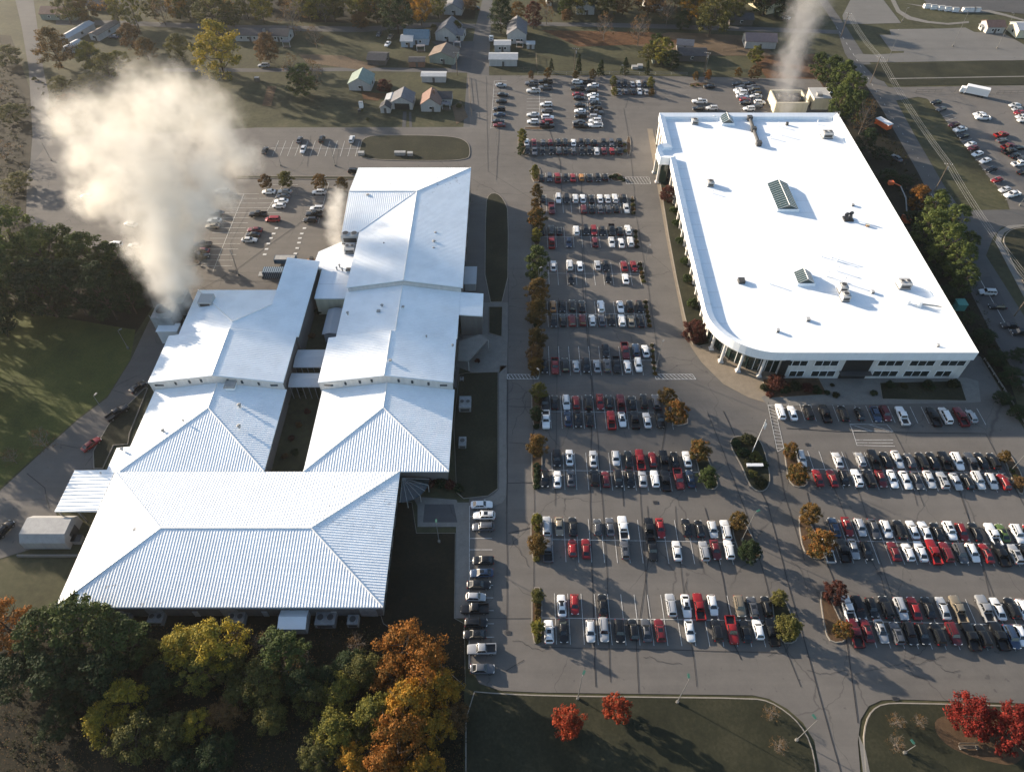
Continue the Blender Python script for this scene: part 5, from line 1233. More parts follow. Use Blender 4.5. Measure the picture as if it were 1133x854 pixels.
for sx in (-.9,.9):
    for s in (-1,1): MB().tube([(p.x+sx-.15,p.y+s*1.2,.4),(p.x+sx+.15,p.y+s*1.2,.4)],.4,n=10).build('wheel', M['tyre'], t)
t = thing('utility_cabinet', G(1060,341), 'teal utility cabinet in the dark verge beside the warehouse', 'cabinet'); p = G(1060,341)
MB().box(p,(2.6,2.6,2.3)).build('housing', M['teal_box'], t); MB().box(p+Vector((0,0,2.31)),(2.8,2.8,.15)).build('lid', M['teal_box'], t)

# ================================================================== HOUSES
def house(px, py, w, d, hw, hr, label, roof='grey', wall='house_wall', axis='x', rz=0, wins=2, door=True, chimney=False, cat='house', name='house', open_front=False, group=None):
    """gable house; axis = ridge direction; (px,py) footprint centre"""
    p = G(px, py); t = thing(name, p, label, cat, group, rz)
    a, b = w/2, d/2; wl = MB(); e = .35; rm = M['roof_'+roof]
    def P_(nm, mb, mt, par=None, fix=False):
        me = mb.mesh(nm, mt); o = inst(nm, me, par or t)
        if fix: fix_normals(o)
        return o
    wl.box((0,0,0),(w,d,hw))
    if axis == 'x':
        wl.add([(-a,-b,hw),(-a,b,hw),(-a,0,hr)],[(0,1,2)]); wl.add([(a,-b,hw),(a,b,hw),(a,0,hr)],[(0,1,2)])
        sl_ = (hr-hw)/b; ez = hw-sl_*e
        rf = MB(); 
        for s in (-1,1):
            rf.add([(-a-e,s*(b+e),ez),(a+e,s*(b+e),ez),(a+e,0,hr),(-a-e,0,hr),(-a-e,s*(b+e),ez+.15),(a+e,s*(b+e),ez+.15),(a+e,0,hr+.16),(-a-e,0,hr+.16)],[(0,1,2,3),(4,5,6,7),(0,1,5,4),(1,2,6,5),(3,0,4,7)])
    else:
        wl.add([(-a,-b,hw),(a,-b,hw),(0,-b,hr)],[(0,1,2)]); wl.add([(-a,b,hw),(a,b,hw),(0,b,hr)],[(0,1,2)])
        sl_ = (hr-hw)/a; ez = hw-sl_*e; rf = MB()
        for s in (-1,1):
            rf.add([(s*(a+e),-b-e,ez),(s*(a+e),b+e,ez),(0,b+e,hr),(0,-b-e,hr),(s*(a+e),-b-e,ez+.15),(s*(a+e),b+e,ez+.15),(0,b+e,hr+.16),(0,-b-e,hr+.16)],[(0,1,2,3),(4,5,6,7),(0,1,5,4),(1,2,6,5),(3,0,4,7)])
    P_('wall', wl, M[wall]); ro = P_('roof', rf, rm, fix=True)
    for k in range(wins):
        x = -a+w*(k+1)/(wins+1)
        wo = P_('window', MB().box((x,-b-.02,1.0),(1.2,.1,1.2)), M['white_paint']); P_('pane', MB().box((x,-b-.08,1.1),(.95,.03,1.0)), M['glass'], wo)
    for s in (-1,1): P_('window', MB().box((s*(a+.02),0,1.0),(.1,1.2,1.1)), M['glass'])
    if door and not open_front: P_('door', MB().box((w*.0+(.9 if wins%2 else 0),-b-.03,.05),(.95,.1,2.0)), M['dark_wall'])
    if open_front: P_('garage_opening', MB().box((0,-b-.03,.02),(w*.72,.12,hw*.82)), M['black_plastic'])
    if chimney: P_('chimney', MB().box((a*.3,b*.2,hw),(.6,.6,hr-hw+.9)), M['brick_wall'], ro)
    return t
for nm, c0_, c1_ in [('grey',(.11,.11,.12),(.19,.19,.20)),('pale',(.30,.32,.33),(.44,.45,.46)),('rust',(.14,.085,.065),(.24,.15,.12)),('brown',(.13,.10,.08),(.24,.19,.15)),('blue',(.10,.16,.20),(.16,.23,.28)),('green',(.16,.21,.18),(.26,.31,.27)),('dark',(.04,.04,.045),(.08,.08,.085)),('pink',(.20,.14,.13),(.28,.20,.185))]:
    M['roof_'+nm] = noisy('roof_'+nm, [(.3,c0_),(.7,c1_)], .9, scale2=6, rough=.7, bmp=.4)
house(70,19,17,8,2.8,4.6,'long red roofed ranch house at the top left','rust','green_wall','x',R(-3),3)
house(88,40,4.6,17,2.7,3.4,'pale mobile home beside the brown tree','pale','grey_wall','y',R(-18),1,cat='mobile home',name='mobile_home')
house(118,38,4.6,15,2.7,3.4,'second mobile home with tan roof, right of the pale one','brown','grey_wall','y',R(-20),1,cat='mobile home',name='mobile_home')
house(82,56,4.2,9,2.4,3.0,'low tin shed behind the brown tree','pale','grey_wall','y',R(-20),0,cat='shed',name='shed')
house(110,9,8,7,2.6,4.2,'small dark brown house behind the poplars','dark','dark_wall','x',0,1)
house(312,43,9,7,2.8,4.5,'dark roofed house with white gable right of the brown tree','dark','house_wall','x',R(-8),2)
house(278,42,12,8,2.8,4.2,'dark roofed long house half hidden by trees','dark','grey_wall','x',R(-2),3)
house(345,13,11,6,2.6,4,'dark cluttered outbuilding under the top trees','dark','dark_wall','x',R(10),0,cat='outbuilding',name='outbuilding')
house(401,95,9.0,9,2.9,5.3,'white house with green grey gable roof left of the brown bush','green','house_wall','y',R(-4),1)
house(447,116,8.2,8.0,3.0,5.2,'white garage with open front and grey roof','grey','house_wall','y',R(-3),0,open_front=True,cat='garage',name='garage')
house(434,114,4.2,5.0,2.3,2.9,'low white roofed annex joined to the open garage','pale','house_wall','y',R(-3),0,door=False,cat='annex',name='annex')
house(427.5,123,3.8,3.6,2.3,3.6,'tiny white shed with dark roof beside the garage','dark','house_wall','y',R(-3),0,cat='shed',name='shed')
house(478,118,7.6,8.6,3.0,5.6,'white house with rusty gable roof by the grey lane','rust','house_wall','y',R(-2),1,chimney=True)
house(492,113,6.0,6.0,2.9,4.4,'grey roofed wing right of the rusty roofed house','dark','house_wall','x',R(-2),2,cat='house wing',name='house_wing')
house(480.5,89,10,4.2,2.6,2.9,'long white flat garage above the rusty roofed house','pale','house_wall','x',R(-1),0,cat='garage',name='garage')
house(492,66,11,9,3.0,5.2,'olive walled house with tan tin roof at the lane corner','brown','green_wall','y',R(-12),1)
house(497,40,9.5,12,3.2,6.4,'grey two sloped house north of the tan tin roof','grey','grey_wall','y',R(-12),1)
house(508,42,5,7,2.6,3.8,'grey side wing of the two sloped house','grey','grey_wall','x',R(-10),1,cat='house wing',name='house_wing')
house(462,46,11,8,3.0,5.2,'pale blue house with blue tin roof','blue','blue_wall','x',R(-2),2)
house(451.5,49,5.2,7,2.7,3.8,'pale blue front wing of the blue roofed house','pale','blue_wall','x',R(-2),1,cat='house wing',name='house_wing')
house(503,13,8.6,9,2.9,5.2,'topmost white gabled house left of the far street','grey','house_wall','y',R(-8),1)
house(419,68,8,8,2.2,3.4,'dark collapsed shed on the far lawn','dark','dark_wall','x',R(-5),0,cat='shed',name='shed')
house(462,72,6.6,4.6,2.4,3.0,'square brown shed beside the tan tin roofed house','dark','brick_wall','x',0,0,cat='shed',name='shed')
house(572,42,8.6,13,4.2,7.0,'tall grey gabled house right of the far street','grey','grey_wall','y',R(-1),3,chimney=False)
house(556,55,7,5,3.0,3.6,'flat grey annex joined to the tall grey house','pale','grey_wall','x',0,2,cat='annex',name='annex')
house(557,70,12,6.4,3.0,3.9,'wide pale grey shed at the corner of the car park','pale','grey_wall','x',R(-1),0,cat='shed',name='shed')
house(587,53,3.4,3.2,2.2,2.8,'tiny white shed right of the tall grey house','pale','house_wall','x',0,0,cat='shed',name='shed')
house(647,12,8.6,10,3.2,5.6,'white gabled house at the top beside the tan bush','blue','house_wall','y',R(-2),1)
house(722,9,9,7,2.8,4.6,'dim grey house at the top under bare trees','dark','grey_wall','x',R(3),2)
house(839,50,13.5,8,3.2,5.2,'pink tin roofed barn right of the lane','pink','grey_wall','x',R(-3),0,cat='barn',name='barn')
house(764,64,12,8,2.6,4.2,'dark low house hidden behind the yellow green tree','dark','dark_wall','x',R(-3),1)
house(757,54,7,5,2.6,4.0,'grey tin roofed outbuilding behind the dark low house','grey','grey_wall','x',R(-10),0,cat='outbuilding',name='outbuilding')
house(846,9,9,14,3.2,5.6,'orange tin roofed house at the top near the grey plume','rust','cream_wall','y',R(25),1)
house(818,25,11,7,2.6,4.2,'black roofed house in the shade below the orange roof','dark','dark_wall','x',0,1)
house(725,69,3,3,2.2,3.0,'small green playhouse beside the conifers','green','green_wall','x',0,0,cat='playhouse',name='playhouse')
house(1096,34,8,7,3.0,4.6,'small hut with dull red roof by the sports ground','rust','house_wall','x',0,2,cat='hut',name='hut')
house(1133,38,12,9,3.6,5.0,'cream building at the right edge by the sports ground','pale','cream_wall','x',0,2,cat='building',name='sports_building')
house(1087,33,3,3,1.8,2.2,'little white kiosk left of the dull red hut','pale','house_wall','x',0,0,cat='kiosk',name='kiosk')
for i, (x, y) in enumerate([(1025,8),(1032,9),(1040.5,10),(1047.5,11),(1068,12),(1074.5,12),(1080,12),(1056,12)]):
    p = G(x,y+1); t = thing('bleacher_block', p, f'{ordinal([1,2,3,4,6,7,8,5][i])} white block from left along the curved sports path', 'equipment block', 'white blocks along the curved path')
    MB().box(p,(3.0,2.0,1.6)).build('body', M['white_paint'], t); MB().box(p+Vector((0,0,1.6)),(3.1,1.2,.25)).build('top', M['galv'], t)
# ================================================================== VEGETATION
def leaf_quads(mb, c, rad, n, size, outward=None, flat=1.0):
    for _ in range(n):
        u = Vector((random.gauss(0,1), random.gauss(0,1), random.gauss(0,1)))
        if u.length < 1e-3: continue
        u.normalize(); p = c+Vector((u.x*rad, u.y*rad, u.z*rad*flat))*(random.random()**.45)
        nrm = (u+Vector((random.uniform(-.9,.9), random.uniform(-.9,.9), random.uniform(-.2,1.1)))).normalized()
        a = nrm.cross(Vector((random.uniform(-1,1), random.uniform(-1,1), random.uniform(-1,1)))).normalized(); b = nrm.cross(a)
        s = size*random.uniform(.6,1.35); a *= s; b *= s*.75
        mb.add([p-a, p-b*.9, p+a, p+b], [(0,1,2,3)])
def crown_mesh(name, seed, H, Wd, shape='round', leaves=4000, size=.28, gaps=.25, clumps=60):
    """leaf clumps spread through an uneven volume; unit: metres"""
    random.seed(seed); mb = MB(); z0 = H*(.16 if shape != 'cone' else .06); R_ = Wd/2
    cs = []; tries = 0
    lobes = [(random.uniform(0,6.28), random.uniform(.75,1.12), random.uniform(.2,.95)) for _ in range(5)]
    while len(cs) < clumps and tries < clumps*30:
        tries += 1; t = random.random(); z = z0+(H-z0)*t
        if shape == 'round': prof = math.sin(math.pi*min(1,(t*.92+.10)))**.6
        elif shape == 'spread': prof = (math.sin(math.pi*min(1,t*.85+.16)))**.45
        elif shape == 'cone': prof = (1-t)**.75*1.02+.05
        elif shape == 'column': prof = math.sin(math.pi*min(1,t*.9+.12))**.4
        else: prof = 1
        th = random.uniform(0,6.283); q = random.random()**.42
        lob = 1.0
        for la, lm, lz in lobes:
            d = abs(math.atan2(math.sin(th-la), math.cos(th-la)))
            if d < .8 and abs(t-lz) < .35: lob = lm
        r = R_*prof*q*lob
        cs.append((Vector((r*math.cos(th), r*math.sin(th), z)), q))
    per = max(8, leaves//len(cs)); cr = Wd*(.105 if shape != 'cone' else .075)
    for c, q in cs:
        if random.random() < gaps*.4: continue
        k = random.uniform(.6,1.35)
        leaf_quads(mb, c, cr*k, int(per*random.uniform(.5,1.4)*(.55+.6*q)), size, flat=.7)
    return mb.mesh(name, [M['leaf_green']])
def trunk_mesh(name, seed, H, Wd, limbs=7, r=.22, bare=False, mat='bark'):
    random.seed(seed); mb = MB(); top = Vector((random.uniform(-.3,.3), random.uniform(-.3,.3), H*.72))
    mid = Vector((top.x*.3+random.uniform(-.15,.15), top.y*.3, H*.35)); mb.tube([(0,0,-.2),(0,0,.2),mid,top], r, r*.3, n=7)
    for k in range(limbs):
        t = .25+.6*k/limbs; a = k*2.4+random.uniform(-.4,.4); s = Vector((0,0,0)).lerp(mid, t/.49) if t < .49 else mid.lerp(top, (t-.49)/.51)
        L = Wd*.42*random.uniform(.7,1.05); e = s+Vector((math.cos(a)*L, math.sin(a)*L, H*random.uniform(.18,.34)))
        m_ = s.lerp(e,.5)+Vector((0,0,-H*.03)); mb.tube([s,m_,e], r*.42, r*.12, n=5)
        sub = 6 if bare else 2
        for j in range(sub):
            q = m_.lerp(e, random.uniform(.0,1)); d = Vector((random.uniform(-1,1), random.uniform(-1,1), random.uniform(.1,1.2))).normalized()*Wd*random.uniform(.12,.24)
            mb.tube([q, q+d*.55+Vector((0,0,.1)), q+d*1.1+Vector((random.uniform(-.2,.2),random.uniform(-.2,.2),.3))], r*.14, r*.04, n=3, cap=False)
            if bare:
                for _ in range(5):
                    q2 = q+d*random.uniform(.3,1.1); d2 = Vector((random.uniform(-1,1), random.uniform(-1,1), random.uniform(0,1.3))).normalized()*Wd*random.uniform(.06,.12)
                    mb.tube([q2, q2+d2], r*.06, r*.02, n=3, cap=False)
    return mb.mesh(name, [M[mat]])
BIG = [(crown_mesh(f'crown_big_{i}', 100+i, 12, 10, sh, 11000, .20, g+.35, int(cl*1.9)), trunk_mesh(f'trunk_big_{i}', 100+i, 12, 10, 9, .32)) for i, (sh, g, cl) in enumerate([('round',.3,80),('spread',.5,70),('round',.6,60),('spread',.3,95),('column',.4,70)])]
SM = [(crown_mesh(f'crown_small_{i}', 200+i, 6, 5, sh, 8000, .125, g*.6, int(cl*2.0)), trunk_mesh(f'trunk_small_{i}', 200+i, 6, 5, 6, .13)) for i, (sh, g, cl) in enumerate([('round',.2,60),('round',.4,45),('spread',.3,50),('column',.2,60)])]
CON = [(crown_mesh(f'crown_conifer_{i}', 300+i, 12, 7, 'cone', 9000, .22, .25, 170), trunk_mesh(f'trunk_conifer_{i}', 300+i, 12, 6, 10, .24)) for i in range(3)]
PINE = [(crown_mesh(f'crown_pine_{i}', 320+i, 12, 8, 'column', 11000, .19, .8, 150), trunk_mesh(f'trunk_pine_{i}', 320+i, 12, 7, 10, .26)) for i in range(3)]
BARE = [(crown_mesh(f'crown_bare_{i}', 400+i, 9, 8, 'spread', 700, .16, .3, 60), trunk_mesh(f'trunk_bare_{i}', 400+i, 9, 8, 12, .2, True, 'bark_pale')) for i in range(2)]
BIGD = dict(big=(BIG,12,10), small=(SM,6,5), conifer=(CON,12,7), pine=(PINE,12,8), bare=(BARE,9,8))
random.seed(11)
def tree(px, py, dpx, leaf, label, kind=None, hk=1.15, var=None, group=None, cat='tree', name=None, wide=1.0):
    """px,py: crown centre in the photo; dpx crown width in photo pixels"""
    Wd = dpx/pxm(py, 3)
    for _ in range(2):
        H_ = Wd*hk; zc = H_*.55; Wd = dpx/pxm(py, zc)
    H_ = Wd*hk; p = G(px, py, H_*.55); p.z = 0
    kind = kind or ('big' if Wd > 7.5 else 'small'); L, h0, w0 = BIGD[kind]; i = random.randrange(len(L)) if var is None else var
    cm, tm = L[i]; rz = random.uniform(0,6.28)
    nm = name or {'conifer':'conifer_tree','pine':'pine_tree','bare':'bare_tree'}.get(kind, 'autumn_tree' if leaf not in ('green','dark','olive') else 'leafy_tree')
    t = thing(nm, p, label, cat, group)
    sc = (Wd/w0*wide, Wd/w0, H_/h0)
    inst('trunk', tm, t, rz=rz, scale=sc); inst('crown', cm, t, rz=rz, scale=sc, mats={0:M['leaf_'+leaf]})
    return t
SHR = []
for i in range(3):
    random.seed(500+i); mb = MB()
    for _ in range(22):
        th = random.uniform(0,6.28); q = random.random()**.5; leaf_quads(mb, Vector((math.cos(th)*q*.75, math.sin(th)*q*.75, .25+.55*(1-q*q)*random.random()+.15)), .34, 60, .10, flat=.75)
    SHR.append(mb.mesh(f'shrub_{i}', [M['leaf_shrub']]))
random.seed(12)
def shrub(px, py, dpx, leaf, label, h=1.0, group='shrubs', p=None, r=None, cat='shrub'):
    z = .5; P_ = G(px, py, z) if p is None else Vector(p); P_.z = .05; r = (dpx/pxm(py,1)/2 if r is None else r)
    me = random.choice(SHR); o = inst('shrub', me, None, P_, random.uniform(0,6), (r,r,r*h*1.15), {0:M['leaf_'+leaf]})
    return tag(o, label, cat, group)
# --- trees along the left side of the central rows
g1 = 'trees on the islands at the left end of the rows'
for x, y, d, lf, lab, k, hk in [
    (577.5,150,11,'ygreen','small yellow green tree at the left end of the unbroken double row',None,1.2),(576.5,165,10,'green','small green tree just below the yellow green one, far row end',None,1.2),
    (592,190,11,'ygreen','small olive tree left of the single line of cars',None,1.3),(594,211,14,'rust','golden rust coloured tree at the left end of the ninth central row',None,1.0),
    (592.5,226,12,'rust','smaller rust tree just below the ninth row rust tree',None,1.0),(594,243,23,'mix','red and green tree between the eighth and ninth rows',None,1.0),
    (593.4,260,12,'ygreen','slim yellow green tree at the left end of the eighth row',None,1.3),(593.4,291,28,'green','tall dark green pear shaped tree at the left end of the seventh row',None,1.35),
    (595,322,28,'rust','brown gold round tree below the tall dark green one',None,1.0),(594,345,27,'rust','brown gold round tree at the left end of the sixth row',None,1.05),
    (594,374,23,'rust','orange brown tree at the top of the fifth row island',None,1.0),(592.6,392,21,'brown','orange brown tree in the middle of the fifth row island',None,1.1),(592.3,405,19,'rust','orange brown tree at the foot of the fifth row island',None,1.0),
    (596,433,20,'olive','dark olive tree at the top of the fourth row island',None,1.0),(593.5,457,15,'dark','dark green tree at the foot of the fourth row island',None,1.2),
    (594.4,492,25,'rust','round brown orange tree at the left end of the third row',None,1.0),(593.5,575,14,'ygreen','small yellow tree at the top of the second row island',None,1.1),
    (595,602,24,'rust','brown orange tree at the left end of the second row',None,1.05),(595,659,16,'olive','thin ragged tree at the top of the nearest row island',None,1.1),
    (595,694,17,'ygreen','olive green tree at the foot of the nearest row island',None,1.2)]:
    tree(x, y, d, lf, lab, k, hk*1.25, random.choice([0,0,3]), group=g1)
g2 = 'trees on the islands at the right end of the rows'
for x, y, d, lf, lab, hk in [
    (738,438,21,'rust','dull orange tree at the right end of the fourth row',1.0),(749,456,27,'mix','larger orange and green tree at the right end of the fourth row',1.1),
    (774,498,25,'mix','red topped green tree at the right end of the third row',1.05),(783.7,527,23,'green','dark green tree below the red topped one',1.1),
    (816.8,576,21,'rust','orange tree at the top right of the second row',1.0),(828.7,609,26,'dark','dark green bushy tree at the right end of the second row',1.0),
    (861.8,661,18,'olive','thin olive tree at the top right of the nearest row',1.1),(873,694,30,'olive','round olive gold tree at the right end of the nearest row',1.0),
    (875,497,16,'mix','orange tree at the top of the first east row island',1.1),(883.8,523,23,'mix','orange and green tree at the foot of the first east row island',1.05),
    (896.4,568,24,'rust','orange tree at the top of the middle east row island',1.0),(907.6,600,34,'mix','broad orange brown tree over the white pickup',1.0),
    (924.4,654,25,'maroon','dark maroon tree at the top of the bottom east row island',1.0),(932.8,696,21,'mix','orange green tree over the dark red pickup',1.1),
    (1112,505,13,'rust','sparse reddish tree at the right end of the top east row',1.1),(1128,533,14,'brown','small golden tree at the right picture edge',1.0)]:
    tree(x, y, d, lf, lab, None, hk*1.15, group=g2)
for x, y, d, lf, lab, hk in [(587.7,83,7,'brown','tiny orange tree left on the far car park edge',1.3),(606,81,10,'rust','orange tree above the second far block',1.2),(637.3,83,8,'rust','small rust tree beside the utility pole at the car park edge',1.2),
    (655.9,82,9,'rust','orange brown tree above the third far block',1.3),(679,89,8,'ygreen','green tree at the top left of the small far block',1.4),(680,101,8,'ygreen','green tree at the lower left of the small far block',1.2),
    (720,91,9,'ygreen','green and orange tree at the top right of the small far block',1.4),(721,102,7,'rust','rust tree at the lower right of the small far block',1.2),
    (770,84,7,'rust','small orange tree at the left of the flowering island',1.4),(784,83,8,'orange','taller orange tree at the right of the flowering island',1.5),
    (817,80,9,'rust','dull rust tree near the lane behind the warehouse',1.2),(836,79,14,'brown','larger orange brown tree near the lane behind the warehouse',1.1)]:
    tree(x, y, d, lf, lab, None, hk, group='small trees along the far car park edge')
for x, y, d, lf, lab in [(293.5,201,17,'brown','dull tan tree nearest the steam in the left lot'),(315.6,198,18,'olive','olive brown tree in the left lot verge'),(354,200,17,'rust','orange tree in the left lot verge'),(378,203,15,'rust','orange brown tree beside the far factory wing'),
    (217,282,20,'rust','rust tree on the island under the edge of the steam')]:
    tree(x, y, d, lf, lab, None, 1.05, group='trees in the left car park')
# red trees on the front lawn
tree(629,799,37,'redorange','left one of two bright red trees on the front lawn','small',1.15,0,'red trees on the front lawn')
tree(683,783,33,'redorange','right one of two bright red trees on the front lawn, nearer the kerb','small',1.15,1,'red trees on the front lawn')
tree(1076,792,52,'red','large scarlet tree at the lower right, left of its pair','big',1.0,0,'scarlet trees at the lower right')
tree(1118,812,56,'red','large scarlet tree cut by the right picture edge','big',1.0,2,'scarlet trees at the lower right')
tree(1125,790,30,'red','smaller scarlet tree behind the pair at the right edge','big',1.0,3,'scarlet trees at the lower right')
for x, y, d, lab in [(854,788,20,'thin leafless young tree nearest the kerb of the front lawn'),(863,824,22,'thin leafless young tree lower on the front lawn corner'),(993,798,20,'leafless shrub like tree left of the scarlet trees'),(1018,798,18,'leafless young tree beside the bench and scarlet trees'),(992,822,22,'pale leafless tree lowest on the right lawn')]:
    tree(x, y, d, 'brown', lab, 'bare', .85, group='young leafless trees on the lawns')
# woods at the lower left
WL = 'trees of the woodland at the lower left'
for x, y, d, lf, lab, k, hk in [
    (2,690,62,'orange','bright orange tree at the left picture edge','big',1.1),
    (50,705,60,'green','left dark evergreen below the big hall corner','pine',1.35),(92,690,66,'green','tallest dark green tree touching the big hall corner','pine',1.45),(128,708,62,'green','dark green evergreen right of the tallest one','pine',1.2),
    (62,745,64,'dark','dark evergreen in front of the tallest trees','pine',1.1),(112,748,60,'dark','dark evergreen near the yellow tree','pine',1.1),(20,745,56,'dark','dark evergreen below the orange edge tree','pine',1.0),
    (206,716,54,'yellow','yellow tree right of the dark evergreens','big',1.05),(240,712,62,'yellow','brightest yellow tree below the big hall','big',1.15),(222,742,50,'ygreen','yellow green tree at the foot of the brightest yellow one','big',.9),
    (140,772,48,'yellow','yellow tree at the lower left, upper of two','big',1.1),(112,800,46,'yellow','lower yellow tree at the lower left','big',1.0),(150,815,56,'olive','grey olive tree below the yellow pair','big',.95),
    (217,800,38,'yellow','small yellow tree alone in the lower woodland','big',.9),(190,812,50,'olive','dull olive tree left of the small yellow tree','big',.8),(240,830,48,'dark','dark tree at the bottom edge of the woodland','big',.8),
    (180,750,48,'dark','dark tree between the yellow trees','big',.8),
    (312,722,56,'green','green tree below the white shelter','pine',1.1),(290,752,54,'olive','olive tree left of the fallen pale branches','big',.95),(335,752,48,'dark','dark green tree below the white shelter tree','big',.8),
    (378,765,44,'ygreen','yellow green tree left of the orange trees','big',.9),(402,740,46,'olive','olive green tree under the chillers','big',.9),(370,805,52,'ygreen','lower yellow green tree of the woodland','big',.85),(412,790,52,'ygreen','yellow green tree against the gold tree','big',.9),
    (352,835,46,'olive','olive tree at the bottom edge left of the gold tree','big',.8),(390,840,44,'gold','gold brown tree at the very bottom of the woodland','big',.8),
    (447,712,58,'orange','topmost orange tree of the cluster by the car park','big',1.15),(470,735,62,'orange','orange tree in the heart of the cluster','big',1.1),(433,745,46,'orange','orange tree at the left side of the cluster','big',1.0),
    (486,758,50,'gold','gold tree at the right side of the cluster','big',.95),(452,778,58,'gold','large gold tree in the lower cluster','big',1.05),(440,812,62,'orange','orange gold tree at the bottom of the cluster','big',1.0),(478,805,48,'gold','gold brown tree at the lower right of the cluster','big',.9),
    (425,845,50,'orange','orange tree cut by the bottom picture edge','big',.9),(470,848,46,'gold','gold tree cut by the bottom picture edge','big',.8)]:
    tree(x, y, d, lf, lab, k, hk, group=WL)
for x, y, d, lab in [(330,738,38,'bare grey tree leaning over the woodland gap'),(290,712,30,'bare thin tree below the big hall eave'),(395,712,26,'bare wispy tree below the chillers'),(270,700,24,'small bare tree beside the yellow tree')]:
    tree(x, y, d, 'brown', lab, 'bare', 1.0, group='bare trees of the woodland')
# woods at the left, beside the cooling towers
LW = 'evergreens left of the cooling towers'
for i, (x, y, d, lf, lab) in enumerate([(15,272,60,'pine','yellow green evergreen at the left edge, topmost'),(50,285,56,'pine','yellow green evergreen second from the left edge'),(75,278,46,'green','green evergreen third from the left edge'),(100,288,46,'green','green evergreen in the middle of the left wood'),
    (125,296,44,'green','green evergreen right of the middle of the left wood'),(145,304,38,'dark','dark evergreen next to the steam column'),(10,310,56,'green','green evergreen lower at the left edge'),(42,318,56,'dark','dark evergreen at the lower left of the wood'),
    (78,318,52,'dark','dark evergreen at the lower middle of the wood'),(112,322,46,'dark','dark evergreen at the lower right of the wood'),(140,326,36,'dark','small dark evergreen at the corner by the cooling towers'),(-25,290,60,'green','green evergreen cut by the left picture edge'),(-18,335,55,'dark','low dark evergreen cut by the left picture edge')]):
    tree(x, y, d, lf, lab, 'pine', 1.45 if i % 3 else 1.7, group=LW)
for x, y, d, lab in [(45,487,28,'bare tree on the sunlit grass slope'),(12,505,22,'small bare tree at the left edge of the grass slope')]: tree(x, y, d, 'brown', lab, 'bare', 1.1, group='bare trees on the grass slope')
